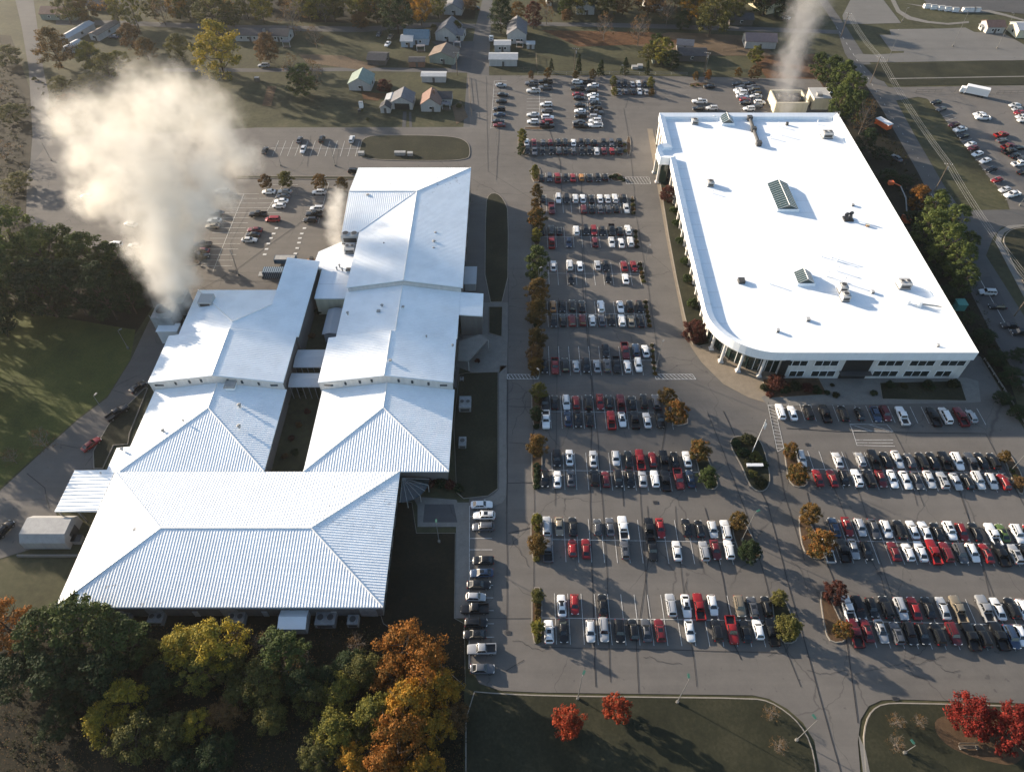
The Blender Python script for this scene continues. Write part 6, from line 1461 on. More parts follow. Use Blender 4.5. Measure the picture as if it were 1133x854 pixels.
# top-left trees
TL = 'trees round the houses at the top'
for x, y, d, lf, lab, k, hk in [(58,52,40,'rust','round rust brown tree by the left road','big',1.05),(98,62,30,'ygreen','yellow green tree between the mobile homes','big',1.1),(118,74,34,'olive','olive tree just above the steam cloud','big',.9),
    (143,40,26,'brown','pinkish brown tree right of the mobile homes','big',1.1),(160,54,26,'rust','rust tree above the steam cloud','big',.9),(130,66,24,'ygreen','low yellow tree between olive and rust trees','big',.8),(198,53,30,'olive','olive brown tree left of the big yellow one','big',1.0),
    (239,54,56,'yellow','big yellow tree above the steam cloud','big',1.15),(126,10,18,'ygreen','left poplar of the pair at the top','big',1.8),(146,11,22,'ygreen','right poplar of the pair at the top','big',1.6),(166,6,22,'olive','olive tree beside the poplars','big',1.2),
    (232,10,40,'olive','wide olive tree behind the big yellow one','big',1.0),(205,5,30,'olive','dull olive tree at the top edge','big',1.0),(255,15,26,'olive','small olive tree beside the wide one','big',1.0),(288,8,26,'yellow','yellow tree at the top above the dark roofed house','big',1.2),
    (295,52,30,'brown','tan brown tree in front of the dark roofed house','big',1.05),(322,18,34,'brown','wispy brown tree above the white gable','bare',1.1),(333,88,34,'green','dark green yew like tree on the far lawn','pine',1.0),(308,70,0,'brown','x',None,1),
    (322,72,22,'brown','bare brown tree left of its taller neighbour','bare',1.2),(345,82,26,'brown','taller bare tree on the far lawn','bare',1.3),(368,6,30,'olive','olive tree at the top by the outbuilding','big',1.0),(395,5,30,'ygreen','yellow green tree at the top edge','big',1.0),
    (438,14,40,'dark','wide dark tree left of the golden one','big',1.05),(415,8,30,'olive','olive tree left of the wide dark tree','big',1.0),(465,9,26,'gold','golden tree right of the wide dark tree','big',1.3),(484,6,20,'ygreen','narrow green gold tree beside the golden one','big',1.3),
    (398,22,22,'brown','low brown bushy tree near the lane','big',.8),(425,95,18,'maroon','dull red bush tree beside the green grey house','small',.8),(508,62,0,'brown','x',None,1),(554,14,28,'dark','dark green tree with golden edge right of the street','big',1.5),
    (573,12,18,'rust','dull rust tree beside the dark green one','big',1.1),(590,16,22,'maroon','dark red tree above the tall grey house','big',1.3),(605,14,20,'brown','thin brown tree near the camper','bare',1.2),(625,8,18,'green','green tree behind the camper','big',1.1),
    (627,17,14,'brown','low tan bush tree beside the top white house','small',.9),(669,29,24,'brown','bare tree on the bank above the far car park, left','bare',1.2),(708,32,26,'brown','bare tree on the bank above the far car park, right','bare',1.3),
    (672,5,24,'olive','olive tree right of the top white house','big',1.0),(690,4,22,'brown','brown tree at the top edge past the white house','big',1.0),(740,10,24,'brown','tall thin brown tree left of the gold trees','bare',1.4),(768,6,30,'gold','gold green tree at the top centre right','big',1.2),
    (790,12,44,'olive','big pale olive tree at the top right of centre','big',1.15),(812,8,30,'olive','olive tree touching the orange tin roof','big',1.0),(734,56,26,'ygreen','bright yellow green tree beside the dark low house','pine',1.1),(726,48,18,'green','green tree behind the bright yellow green one','pine',1.2),
    (744,66,20,'dark','dark green tree right of the playhouse','pine',1.0),(718,58,22,'olive','olive bush tree left of the yellow green tree','big',.8),(837,60,17,'ygreen','small gold green tree below the pink barn','small',1.1),(756,22,20,'dark','dark tree behind the gold trees','big',1.0),(870,8,26,'dark','dark tree behind the grey plume','big',1.0),
    (886,52,22,'dark','dark tree right of the grey plume','big',1.0),(520,2,18,'brown','small brown tree at the top by the street','small',1.0),(505,30,14,'olive','low olive tree between the topmost house and the grey house','small',1.0),(348,40,22,'brown','thin brown tree over the far lawn corner','bare',1.1),
    (178,12,24,'brown','grey brown tree left of the wide olive ones','bare',1.2),(340,4,30,'ygreen','yellow tree at the top above the outbuilding','big',1.1),(640,-8,40,'olive','olive tree mostly above the top edge','big',1.0),(720,-6,44,'brown','brown tree mostly above the top edge','big',1.0),(850,-8,44,'dark','dark tree mostly above the top edge, right','big',1.0),
    (205,88,0,'brown','x',None,1)]:
    if d: tree(x, y, d, lf, lab, k, hk, group=TL)
# left edge thicket
for i, (x, y, d, lf, l) in enumerate([(8,60,34,'olive','first'),(-5,100,36,'brown','second'),(12,125,34,'olive','third'),(2,165,38,'brown','fourth'),(18,200,34,'olive','fifth'),(-2,225,36,'olive','sixth')]):
    tree(x, y, d, lf, f'{l} dull thicket tree from the top along the left picture edge', 'bare' if i % 2 else 'big', .55, group='thicket trees along the left edge')
for i, (x, y, d) in enumerate([(66,92,24),(75,112,26),(98,88,24),(64,125,20),(86,130,24)]):
    tree(x, y, d, 'brown' if i%2 else 'olive', f'{ordinal(i+1)} brown thicket tree between the left road and the steam', 'big', .6, group='thicket trees beside the steam')
# conifers by the far car park
for x, y, d, hk, lab in [(610,72,7,2.2,'slim conifer leftmost behind the far car park'),(640.7,70,9,2.4,'tall narrow conifer beside the utility pole'),(665.4,74,11,1.5,'squat conifer right of the tall narrow one'),(692,72,10,1.8,'conifer rightmost of the three on the bank'),(716.5,74,7,2.2,'slim conifer left of the playhouse')]:
    tree(x, y, d, 'dark', lab, 'conifer', hk, group='conifers behind the far car park')
# pines right of the warehouse
PW = 'pines beside the warehouse'
for x, y, d, lf, lab, hk in [(907,72,20,'green','pine beside the grey plume, topmost of its row',1.5),(920,78,24,'green','pine second from the top of its row',1.5),(932,88,28,'pine','pine third from the top of its row',1.6),(942,100,28,'pine','pine fourth in the row, beside the road',1.6),
    (930,112,26,'pine','pine nearest the silver suv',1.5),(948,118,28,'green','pine lowest of the upper row',1.4),
    (1034,232,30,'pine','pine just right of the orange maple',1.4),(1030,252,34,'pine','left pine in the lower group behind the warehouse',1.5),(1055,246,32,'pine','right pine in the lower group beside the road',1.5),
    (1048,270,36,'pine','central pine of the lower group',1.5),(1062,288,34,'pine','lower pine leaning toward the road',1.4),(1070,270,24,'green','small pine nearest the road junction',1.4),(1068,310,30,'green','dark pine above the roadside stalls',1.2),(1040,222,22,'green','small pine at the head of the lower group',1.2),
    (960,155,24,'dark','dark pine beside the trailer',1.2)]:
    tree(x, y, d, lf, lab, 'pine', hk, group=PW)
tree(958,128,24,'brown','tall bare brown tree between the pines and the trailer','bare',1.7)
tree(1018,218,28,'orange','orange red maple beside the boom lift','big',1.0)
for i, (x, y, d) in enumerate([(975,170,22),(985,195,24),(1000,200,22),(1010,240,24),(1020,275,26),(1035,300,26),(1050,325,26),(1072,352,22),(1090,372,26),(1103,395,26),(1120,415,28),(1128,392,24),(1110,440,22),(1126,455,22)]):
    tree(x, y, d, 'dark', f'{ordinal(i+1)} dark understorey tree from the top along the warehouse verge', 'big', .6, group='understorey along the warehouse verge')
# shrubs
def shrubrow(lst, leaf, what, group, h=1.0):
    for i, (x, y, d) in enumerate(lst): shrub(x, y, d, leaf if isinstance(leaf, str) else leaf[i%len(leaf)], what.format(ordinal(i+1)), h, group)
shrubrow([(746,234),(749,248),(753.5,268),(758.5,291),(762,310),(767.5,337)] and [(744.5,234,11),(747.5,248,11),(751.8,268,12),(756.5,291,12),(760,310,12),(765.5,337,13)], 'green', '{} round clipped green shrub from the far end of the warehouse wall', 'clipped shrubs along the warehouse wall', 1.3)
for x, y, d, lf, lab, hk in [(739,214,20,'maroon','dark red shrub tree at the far entrance of the warehouse',.9),(768,365,26,'maroon','dark red shrub tree at the curved corner',.9),(775,372,16,'maroon','lower dark red shrub beside the curved corner',.7),(860,423,22,'maroon','dark red shrub left of the front windows',.8),
    (734,150,9,'green','green shrub at the far corner of warehouse verge',.8)]:
    tree(x, y, d, lf, lab, 'small', hk, group='large shrubs around the warehouse', cat='shrub', name='shrub_tree')
shrubrow([(846,430,12),(852,437,10),(868,432,14),(880,428,16),(892,430,16),(903,432,13)], ['shrub','maroon','dark'], '{} shrub from the left in the bed under the front windows', 'shrubs under the front windows')
shrubrow([(985,426,12),(1000,427,10),(1027,427,15),(1055,426,15),(915,434,8),(925,437,9),(967,435,9),(921,426,6)], ['dark','shrub'], '{} low shrub along the warehouse front lawn', 'shrubs along the front lawn')
shrubrow([(829,488,20),(822,500,16),(836,505,16),(830,512,14),(845,513,12),(833,524,12),(842,534,16),(815,490,13)], ['shrub','dark','olive'], '{} shrub on the flagpole island counting from the top', 'shrubs on the flagpole island',.7)
k_ = 0
for (x0,y0,x1,y1,nn) in [(700,222,701,236,4),(703,256,705,273,4),(708,292,712,311,5),(714,334,719,360,6),(721,382,725,413,6)]:
    k_ += 1
    for i in range(nn): shrub(x0+(x1-x0)*i/(nn-1), y0+(y1-y0)*i/(nn-1), 6, ['shrub','olive','mix'][i%3], f'{ordinal(i+1)} shrub down the {ordinal(k_)} right-hand row island from the far side', .9, 'shrubs on the row end islands')
k_ = 0
for (x0,y0,x1,y1,nn,lf) in [(594,515,594,538,5,'dark'),(594,585,594,592,2,'olive'),(594,612,594,618,2,'olive'),(595,668,595,684,3,'rust'),(595,702,595,708,2,'olive'),(594,463,594,472,2,'dark'),(593,355,594,360,2,'dark'),(592,265,593,274,2,'green')]:
    k_ += 1
    for i in range(nn): shrub(x0+(x1-x0)*i/(nn-1), y0+(y1-y0)*i/(nn-1), 9, lf, f'{ordinal(i+1)} shrub from the top in the {ordinal(k_)} patch along the left-hand row islands', .9, 'shrubs on the left row islands')
shrubrow([(676,196,6),(681,195,7),(686,197,7),(690,199,5)], 'dark', '{} dark shrub on the island ending the single far line', 'shrubs on the single line island')
shrubrow([(691,160,5),(692,167,5),(766,95,4),(772,94,4),(779,95,4),(786,96,5),(1120,520,8),(1124,527,8)], 'olive', '{} olive shrub among the scattered island shrubs', 'scattered island shrubs')
shrubrow([(476,535,18),(487,536,18),(498,538,16),(507,541,14),(468,540,12),(496,388,8),(528,399,7)], ['maroon','dark'], '{} dark shrub in the courtyard corner planting', 'shrubs in the courtyard corner')
shrubrow([(346,320,9),(352,345,10),(345,372,9),(364,362,8),(362,372,8),(330,470,9),(322,485,9),(326,500,10),(315,505,9),(340,455,8),(333,435,8)], ['maroon','dark','brown'], '{} shrub in the narrow courtyard between the wings', 'shrubs in the narrow courtyard')
shrubrow([(148,120,8)] and [(38,88,6),(325,90,6),(400,113,6),(400,122,4),(407,132,5),(508,118,8),(36,120,6),(480,30,7),(540,95,0.5)][:-1], 'olive', '{} garden bush among the far houses', 'garden bushes')
# undergrowth in the woodland and thicket: uncountable
random.seed(77); ug = MB()
def scatter(poly, n, h0, h1, size):
    P = [G(x,y) for x,y in poly]; xs=[p.x for p in P]; ys=[p.y for p in P]; c = 0
    while c < n:
        x = random.uniform(min(xs),max(xs)); y = random.uniform(min(ys),max(ys)); ins = False
        for i in range(len(P)):
            a, b = P[i], P[i-1]
            if (a.y > y) != (b.y > y) and x < (b.x-a.x)*(y-a.y)/(b.y-a.y)+a.x: ins = not ins
        if ins: leaf_quads(ug, Vector((x,y,random.uniform(h0,h1))), random.uniform(.4,1.1), 16, size, flat=.5); c += 1
scatter([(0,700),(180,690),(420,690),(515,740),(515,900),(-40,900)], 900, .2, 1.0, .16)
scatter([(-10,40),(8,60),(24,110),(26,170),(20,240),(-10,240)], 260, .3, 1.2, .2)
scatter([(0,240),(160,300),(165,345),(0,345)], 260, .3, 1.0, .18)
scatter([(40,90),(110,90),(75,135),(62,150)], 120, .3, 1.2, .2)
scatter([(960,110),(1000,170),(1060,290),(1130,430),(1133,470),(1090,400),(1000,240)], 300, .3, 1.0, .18)
o = ug.build('undergrowth', M['leaf_shrub'], origin=(0,0,0)); tag(o, 'tangled olive brown undergrowth between the woodland trees', 'undergrowth', kind='stuff')
lt = MB(); random.seed(78)
for _ in range(9000):
    x = random.uniform(0,515); y = random.uniform(690,860); p = G(x,y); s = random.uniform(.05,.12); a = random.uniform(0,3)
    lt.add([(p.x-s*math.cos(a),p.y-s*math.sin(a),.3),(p.x+s*math.sin(a),p.y-s*math.cos(a),.31),(p.x+s*math.cos(a),p.y+s*math.sin(a),.32),(p.x-s*math.sin(a),p.y+s*math.cos(a),.3)],[(0,1,2,3)])
o = lt.build('leaf_litter', M['leaf_brown'], origin=(0,0,0)); tag(o, 'fallen brown leaves over the woodland floor', 'leaf litter', kind='stuff')
# fallen pale trunk
t = thing('fallen_branch', G(328,742), 'pale fallen branch lying in the woodland gap', 'branch'); a, b = G(318,735,1.5), G(341,768,.5)
MB().tube([a, a.lerp(b,.5)+Vector((.4,0,.6)), b], .16, .06, n=5).build('limb', M['bark_pale'], t)
for f in (.2,.45,.7): q = a.lerp(b,f)+Vector((.2,0,.4)); MB().tube([q, q+Vector((random.uniform(-2,2),1.5,1.0))], .07,.02,n=4).build('twig', M['bark_pale'], t)

# ================================================================== POLES, SIGNS
def light_pole(px, py, h, label, arm=1.1, ang=0, two=False, green=True):
    p = G(px, py); t = thing('light_pole', p, label, 'light pole', 'car park light poles')
    MB().tube([p, p+Vector((0,0,.8))], .3, n=8).build('footing', M['concrete'], t)
    MB().tube([p+Vector((0,0,.8)), p+Vector((0,0,h))], .085, .055, n=6).build('pole', M['pole_grey'], t)
    for s in ((1,-1) if two else (1,)):
        d = Vector((math.cos(ang)*arm*s, math.sin(ang)*arm*s, 0)); hd_ = MB().tube([p+Vector((0,0,h-.1)), p+d+Vector((0,0,h))], .05, n=4).build('arm', M['pole_grey'], t)
        MB().box(p+d+Vector((0,0,h-.06)), (.8,.4,.14), ang).build('lamp_head', M['green_steel' if green else 'pole_grey'], t)
for x, y, h, lab, tw in [(639,773,12.2,'light pole on the front lawn kerb nearest the red trees',False),(749,777,12.2,'light pole on the front lawn right of the red trees',False),(880.6,819,12,'light pole leaning out over the exit drive kerb',False),
    (1117.9,521,7.2,'light pole at the right end of the top east row',False),(820.5,598,12,'green headed light pole on the second row island',False),(712,302,10,'light pole at the right end of the seventh row',False),(726,408,10,'light pole at the right end of the fifth row',False),
    (596,436,9,'light pole inside the fourth row left island tree',False),(595,326,10,'light pole rising through the gold brown tree',False),(265,305,9,'light pole in the left lot by the blue container',True),(364,222,9,'light pole beside the upper factory wing lot',False),
    (119,461,8,'light pole on the kerb of the curving west road',False),(142,386,7,'light pole on the grass beside the curving road',False),(311,184,8,'light pole on the road above the left lot',False),(371,184,8,'light pole on the road above the orange tree',False),
    (57,178,9,'light pole at the left end of the steam covered lot',False),(486,600,8,'thin light pole in the lawn beside the courtyard',False),(1054,52,15,'tall dark pole in the empty upper right lot, left',False),(1103,54,15,'tall dark pole in the empty upper right lot, right',False),
    (982,68,13,'tall dark pole at the corner of the upper right lot',False),(1128,228,9,'pale light pole above the white work pickup',False),(688,94,8,'light pole on the small far block',False),(780,83,9,'light pole behind the flowering island',False),(998,24,6,'short pole at the curved path in the upper right',False),
    (1000,833,5,'short green headed lamp on the right lawn',False)]:
    light_pole(x, y, h, lab, .7, random.uniform(0,3), tw, green=y>560)
# flagpole
p = G(831.4,502); t = thing('flagpole', p, 'flagpole with furled flag on the shrub island', 'flagpole')
MB().tube([p,p+Vector((0,0,13))],.10,.05,n=6).build('pole', M['white_paint'], t); MB().ball(p+Vector((0,0,13.1)),.16,.16,.16,8,5).build('finial', M['galv'], t)
fl = MB(); 
for k in range(6): a_ = p+Vector((.08+.1*k,-.04*(k%2),12.6-.2*k)); fl.add([a_, a_+Vector((.12,.06,-.1)), a_+Vector((.12,.06,-2.0)), a_+Vector((0,0,-2.1))],[(0,1,2,3)])
fl.build('flag', M['white_paint'], t)
p = G(834,517); t = thing('entrance_sign', p, 'low pale sign block on the flagpole island', 'sign')
MB().box(p,(3.6,.5,1.0)).build('sign_block', M['concrete'], t); MB().box(p+Vector((0,0,1.0)),(3.9,.8,.15)).build('coping', M['white_paint'], t)
p = G(1070,827); t = thing('bench', p, 'weathered bench under the scarlet trees', 'bench')
for dy in (-.25,0,.25): MB().box(p+Vector((0,dy,.45+.24)),(3.6,.2,.07)).build('slat', M['wood_pole'], t)
for s in (-1,1): MB().box(p+Vector((s*1.5,0,.2)),(.12,.7,.48)).build('leg', M['galv'], t)
MB().box(p+Vector((0,.5,.95)),(3.6,.08,.4)).build('backrest', M['wood_pole'], t)
# round drain covers and bollards
for i, (x, y) in enumerate([(903,550),(837,480),(973,634),(893,450)]):
    pass
# utility poles and wires
def upole(px, py, h, label):
    p = G(px, py); t = thing('utility_pole', p, label, 'utility pole', 'utility poles')
    MB().tube([p,p+Vector((0,0,h))],.17,.11,n=7).build('pole', M['wood_pole'], t)
    cr = MB().box(p+Vector((0,0,h-.7)),(2.6,.14,.14),R(-15)).build('crossarm', M['wood_pole'], t)
    for s in (-1.15,-.45,.45,1.15):
        q = Vector((s,0,0)); q.rotate(Matrix.Rotation(R(-15),3,'Z')); MB().tube([p+q+Vector((0,0,h-.55)), p+q+Vector((0,0,h-.25))],.07,n=6).build('insulator', M['white_paint'], t)
    MB().tube([p+Vector((.35,0,h-2.4)),p+Vector((.35,0,h-1.4))],.24,n=8).build('transformer', M['galv'], t)
    return p, h
U = [upole(963,92,11,'utility pole at the mouth of the cross street'), upole(1034,212,11,'utility pole beside the orange maple'), upole(1122,350,11,'utility pole by the roadside stalls'), upole(930,42,11,'utility pole far up the county road'),
     upole(635,82,11,'utility pole behind the far car park by the tall conifer'), upole(778,84,10,'utility pole above the flowering island'), upole(506,84,10,'utility pole at the lane corner by the tan tin roof'), upole(1210,470,11,'utility pole beyond the right picture edge')]
def wires(a, b, label, off=(-1.15,-.45,.45,1.15), hz=-.3):
    mb = MB()
    for s in off:
        q = Vector((s,0,0)); q.rotate(Matrix.Rotation(R(-15),3,'Z'))
        A = a[0]+q+Vector((0,0,a[1]+hz)); B = b[0]+q+Vector((0,0,b[1]+hz)); P = []
        for i in range(11): f = i/10; c = A.lerp(B,f); c.z -= 1.2*4*f*(1-f); P.append(c)
        mb.tube(P, .028, n=3, cap=False)
    tag(mb.build('overhead_wires', M['wire']), label, 'wires', 'overhead wires')
wires(U[3],U[0],'overhead wires on the farthest span of the county road'); wires(U[0],U[1],'overhead wires running down to the orange maple'); wires(U[1],U[2],'overhead wires between the maple and the roadside stalls'); wires(U[2],U[7],'overhead wires leaving at the right picture edge')
# fences
def rail_fence(l, label, h=1.3, cat='fence', name='fence', mat='dark_steel', step=2.6):
    P = [G(*q) for q in l]; t = thing(name, P[0], label, cat); rl = MB()
    for a, b in zip(P[:-1],P[1:]):
        for z in (.5,h): rl.tube([a+Vector((0,0,z)), b+Vector((0,0,z))], .05, n=4)
        n = max(1,int((b-a).length/step))
        for i in range(n+1): q = a.lerp(b,i/n); MB().tube([q,q+Vector((0,0,h))],.06,n=5).build('post', M[mat], t)
    rl.build('rail', M[mat], t)
rail_fence([(1013,103),(1041,102.5)],'dark rail fence left of the box truck'); rail_fence([(1056,102.5),(1087,103)],'dark rail fence behind the box truck'); rail_fence([(1102,104.5),(1133,104)],'dark rail fence at the right picture edge')
rail_fence([(1088,398),(1110,432),(1133,470)],'low guard rail along the verge beside the warehouse corner',.8,mat='galv')
# yard clutter and small structures round the far houses
def yard_box(px, py, d, label, cat, name, mat, lidmat='galv'):
    p = G(px, py); t = thing(name, p, label, cat); MB().box(p, d).build('body', M[mat], t); MB().box(p+Vector((0,0,d[2])), (d[0]*1.06,d[1]*1.06,.08)).build('lid', M[lidmat], t)
yard_box(400,119,(1.5,1.5,2.2),'white privy like box on the lawn left of the garage','garden box','garden_box','white_paint')
yard_box(398,124,(1.2,1.0,1.0),'small dark bin below the white garden box','bin','garden_bin','dark_steel','dark_steel')
yard_box(285,90,(1.8,1.4,1.6),'dark garden cart shed beside the garden bed','garden box','garden_box','dark_wall')
yard_box(708,75,(2.2,2.0,1.2),'pale domed cover left of the playhouse','garden cover','garden_cover','dull_white')
yard_box(702,76,(2.4,2.0,1.0),'lower pale cover beside the domed one','garden cover','garden_cover','dull_white')
yard_box(440,172,(2.0,1.4,1.4),'grey utility cabinet nearest the middle of the street lawn','utility cabinet','utility_cabinet','galv')
yard_box(446,172,(1.9,1.4,1.4),'pale utility cabinet in the middle of the street lawn trio','utility cabinet','utility_cabinet','dull_white')
yard_box(454,172.5,(1.9,1.4,1.3),'grey utility cabinet at the right of the street lawn trio','utility cabinet','utility_cabinet','galv')
yard_box(400,172,(2.2,1.4,1.3),'lone utility cabinet at the left end of the street lawn','utility cabinet','utility_cabinet','galv')
rail_fence([(518,86),(522,130)],'wire garden fence along the far street corner',1.1,mat='wood_pole')
rail_fence([(586,62),(593,62),(594,78),(572,79)],'wooden garden fence beside the wide grey shed',1.4,mat='wood_pole')
rail_fence([(800,57),(822,54),(826,52)],'low plank fence left of the pink barn',1.0,mat='wood_pole')
rail_fence([(595,83),(690,82.5),(760,83.5)],'long low wire fence on the bank behind the far car park',1.2,mat='galv',step=6)
# porches give the nearer houses their own steps and decks
def porch(px, py, w, d, label):
    p = G(px, py); t = thing('porch', p, label, 'porch')
    MB().box(p,(w,d,.35)).build('deck', M['wood_pole'], t)
    for s in (-1,1): MB().box(p+Vector((s*(w/2-.1),-d/2+.1,.35)),(.12,.12,2.1)).build('post', M['white_paint'], t)
    MB().box(p+Vector((0,0,2.45)),(w+.3,d+.3,.12)).build('roof', M['roof_grey'], t)
porch(494,121,3.2,2.0,'small porch in front of the grey roofed wing'); porch(466,57,3.6,1.8,'porch in front of the pale blue house'); porch(506,53,3.0,1.8,'porch between the grey house and the tan tin roofed one')
porch(318,52.5,3.2,1.6,'porch on the white gabled dark roofed house'); porch(575,53,3.0,1.6,'porch at the foot of the tall grey house')
# stones and small drains in the car park: each a flush cast iron cover
for i, (x, y, l) in enumerate([(725,556,'iron drain cover in the aisle above the nearest rows'),(973,634,'iron drain cover in the aisle between the lower east rows'),(893,492,'iron drain cover by the orange tree of the first east island'),(562,700,'iron drain cover by the left kerb of the near aisle'),(990,773,'dark drain inlet in the kerb of the right lawn')]):
    p = G(x, y); p.z = LAYER[0]+.03; t = thing('drain_cover', p, l, 'drain cover'); MB().box(p,(1.1,.8,.03)).build('frame', M['dark_steel'], t); MB().box(p+Vector((0,0,.03)),(.8,.55,.02)).build('grate', M['tar'], t)
# filler undergrowth trees of the woodland
random.seed(91)
fill = [(165,720,'olive'),(170,785,'dark'),(262,770,'olive'),(275,815,'brown'),(300,790,'olive'),(325,800,'brown'),(345,770,'olive'),(270,745,'dark'),(250,790,'brown'),(365,780,'ygreen'),(385,735,'dark'),(300,835,'olive'),(205,845,'dark'),
        (90,835,'dark'),(60,800,'dark'),(30,790,'olive'),(80,780,'dark'),(140,740,'dark'),(255,735,'olive'),(345,735,'olive'),(360,750,'dark'),(420,735,'olive'),(500,790,'brown'),(505,825,'olive'),(400,815,'olive'),(165,845,'olive')]
for i, (x, y, lf) in enumerate(fill[::2]+[(255,735,'olive'),(170,785,'dark')]):
    tree(x, y, random.uniform(30,44), lf, f'{ordinal(i+1) if i < 20 else ordinal(i-19)+" last"} low {CN.get(lf,lf) if lf!="ygreen" else "yellow green"} understorey tree filling the lower woodland', 'big', .75, group='understorey of the lower woodland')
for i in range(30):
    x = 66+i*15.5+random.uniform(-5,5); y = random.choice([-6,-2,3,8])+random.uniform(-2,2)
    if 120 < x < 170 or 485 < x: continue
    tree(x, y, random.uniform(18,28), random.choice(['gold','olive','olive','ygreen','ygreen','rust']), f'{ordinal(i+1) if i < 20 else ordinal(i-19)+" following"} background tree from the left in the wood along the top edge', random.choice(['big','bare','big']), random.uniform(1.0,1.4), group='wood along the top edge')
for i in range(12):
    x = 600+i*24+random.uniform(-6,6)
    tree(x, random.uniform(-14,-4), random.uniform(20,30), random.choice(['brown','olive','dark','rust']), f'{ordinal(i+1)} background tree from left along the top edge right of the street', random.choice(['big','bare','big']), 1.2, group='wood along the top edge')
for i, (x, y) in enumerate([(-70,330),(-110,370),(-50,372),(-130,410),(-80,432),(-150,470),(-60,300),(-100,300),(-170,380),(-45,415),(-120,340)]):
    tree(x, y, 56, 'olive', f'{ordinal(i+1)} tall tree beyond the left picture edge shading the meadow', 'big' if i%2 else 'bare', 1.5, group='trees beyond the left edge')
# ================================================================== STEAM
def steam_mat(name, spheres, dens, col, nscale, aniso=.2, gain=1.5, amp=1.3, thr=.12, zgrad=False):
    m = bpy.data.materials.new(name); m.use_nodes = True; nt = m.node_tree
    for n in list(nt.nodes):
        if n.type == 'BSDF_PRINCIPLED': nt.nodes.remove(n)
    out = nt.nodes['Material Output']; pv = nt.nodes.new('ShaderNodeVolumePrincipled'); pv.inputs['Color'].default_value = (*col,1); pv.inputs['Anisotropy'].default_value = aniso
    v0 = pos(nt)
    wn = nt.nodes.new('ShaderNodeTexNoise'); wn.inputs['Scale'].default_value = nscale*.7; wn.inputs['Detail'].default_value = 2; nt.links.new(v0, wn.inputs['Vector'])
    wa = nt.nodes.new('ShaderNodeVectorMath'); wa.operation = 'SUBTRACT'; nt.links.new(wn.outputs['Color'], wa.inputs[0]); wa.inputs[1].default_value = (.5,.5,.5)
    wm = nt.nodes.new('ShaderNodeVectorMath'); wm.operation = 'MULTIPLY_ADD'; nt.links.new(wa.outputs[0], wm.inputs[0]); k = .45/nscale; wm.inputs[1].default_value = (k,k,k); nt.links.new(v0, wm.inputs[2])
    v = wm.outputs[0]; cur = None
    for c, r in spheres:
        d = nt.nodes.new('ShaderNodeVectorMath'); d.operation = 'DISTANCE'; nt.links.new(v, d.inputs[0]); d.inputs[1].default_value = c
        q = nt.nodes.new('ShaderNodeMath'); q.operation = 'MULTIPLY_ADD'; nt.links.new(d.outputs['Value'], q.inputs[0]); q.inputs[1].default_value = -1/r; q.inputs[2].default_value = 1.0
        if cur is None: cur = q.outputs[0]
        else:
            sm = nt.nodes.new('ShaderNodeMath'); sm.operation = 'SMOOTH_MAX'; nt.links.new(cur, sm.inputs[0]); nt.links.new(q.outputs[0], sm.inputs[1]); sm.inputs[2].default_value = .18; cur = sm.outputs[0]
    n1 = noise(nt, v, nscale*1.4, 5, .62)
    f = mathn(nt, 'ADD', cur, mathn(nt, 'MULTIPLY', mathn(nt, 'SUBTRACT', n1, .5), amp))
    f = mathn(nt, 'MULTIPLY', mathn(nt, 'SUBTRACT', f, thr), gain, clamp=True)
    f = mathn(nt, 'MULTIPLY', f, mathn(nt, 'ADD', f, .15))
    f = mathn(nt, 'MULTIPLY', f, mathn(nt, 'MULTIPLY', cur, 6, clamp=True))
    if zgrad:
        sp = nt.nodes.new('ShaderNodeSeparateXYZ'); nt.links.new(v0, sp.inputs[0])
        mr = nt.nodes.new('ShaderNodeMapRange'); nt.links.new(sp.outputs[2], mr.inputs[0]); mr.inputs[1].default_value = 8; mr.inputs[2].default_value = 34; mr.inputs[3].default_value = 6.0; mr.inputs[4].default_value = 1.0
        f = mathn(nt, 'MULTIPLY', f, mr.outputs[0])
    nt.links.new(mathn(nt, 'MULTIPLY', f, dens), pv.inputs['Density']); nt.links.new(pv.outputs[0], out.inputs['Volume'])
    return m
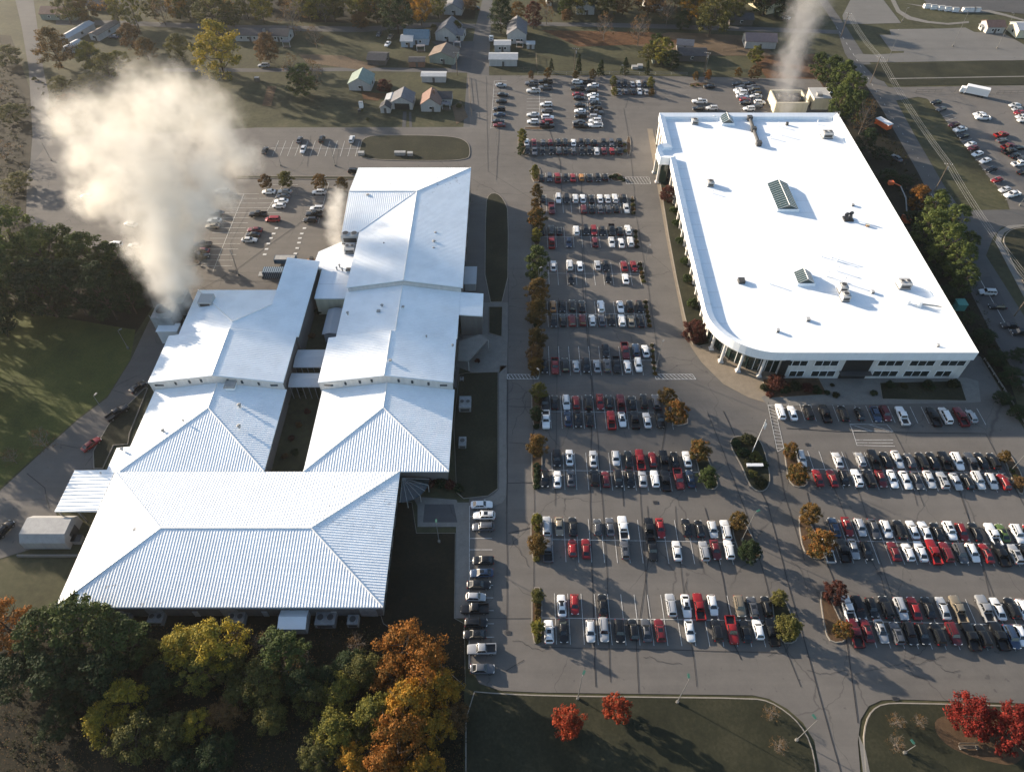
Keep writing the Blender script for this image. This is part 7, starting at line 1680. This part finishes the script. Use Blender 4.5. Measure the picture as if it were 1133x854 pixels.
def plume(name, pts_, label, dens, col, nscale, mat_name, aniso=.2, dense=1, **kw):
    """pts_: survey points (px, py, height, radius px). One closed billowing mesh filled with a volume"""
    P = []
    for a, b in zip(pts_[:-1], pts_[1:]):
        for k in range(dense): P.append(tuple(a[i]+(b[i]-a[i])*k/dense for i in range(4)))
    P.append(pts_[-1])
    S_ = [(tuple(G(x,y,z)), r/pxm(y,z)) for x, y, z, r in P]
    mb = MB()
    for c, r in S_: mb.ball(c, r*1.0, r*1.0, r*1.0, 20, 12)
    me = mb.mesh(name, [steam_mat(mat_name, S_, dens, col, nscale, aniso, **kw)])
    o = bpy.data.objects.new(name, me); COL.objects.link(o)
    md = o.modifiers.new('remesh','REMESH'); md.mode = 'VOXEL'; md.voxel_size = .8
    tag(o, label, 'steam plume', 'steam plumes'); return o
plume('steam_plume', [(192,345,8.5,15),(190,332,10,22),(188,315,12,34),(186,294,14,44),(183,270,17,54),(180,245,20,60),(176,217,24,68),(166,188,30,74),(150,155,35,72),(120,142,35,62),(185,135,38,68),(222,128,35,58),(158,115,40,60),
      (84,138,34,46),(98,172,30,44),(192,104,40,48),(240,152,32,44),(132,205,28,46),(222,185,29,44),(262,172,26,34),(108,215,22,40),(70,128,34,36),(240,208,24,36),(218,232,22,36)], 'large sunlit steam cloud rising from the west cooling towers', .068, (.92,.895,.84), .13, 'steam_volume', .0, amp=1.7, zgrad=True)
plume('grey_plume', [(872,117,7,14),(871,100,12,20),(873,80,17,24),(877,62,23,24),(883,45,28,25),(889,26,33,27),(897,4,38,31),(903,-20,44,34)], 'thin grey steam plume rising behind the flat roof', .12, (.50,.50,.51), .2, 'grey_steam_volume', .1, 2)
plume('thin_plume', [(374,274,7,12),(371,260,9,15),(369,245,11,17),(371,230,13,16),(375,216,15,14)], 'small wisp of steam beside the grey cooling unit', .16, (.93,.91,.87), .3, 'wisp_volume', .1, 2)
plume('small_steam', [(207,337,9,9),(205,328,10,11),(200,318,12,12)], 'short steam puff over the farther cooling tower', .2, (.93,.91,.87), .3, 'puff_volume', .1, 2)

HZ = MB().box((0,150,-1),(1700,1300,146))
hm = bpy.data.materials.new('haze_air'); hm.use_nodes = True
for n in list(hm.node_tree.nodes):
    if n.type == 'BSDF_PRINCIPLED': hm.node_tree.nodes.remove(n)
hv_ = hm.node_tree.nodes.new('ShaderNodeVolumePrincipled'); hv_.inputs['Color'].default_value = (.9,.92,.95,1); hv_.inputs['Density'].default_value = .000055; hv_.inputs['Anisotropy'].default_value = .55
hm.node_tree.links.new(hv_.outputs[0], hm.node_tree.nodes['Material Output'].inputs['Volume'])
tag(HZ.build('haze', hm, origin=(0,0,0)), 'thin even morning haze over the whole place', None, kind='stuff')
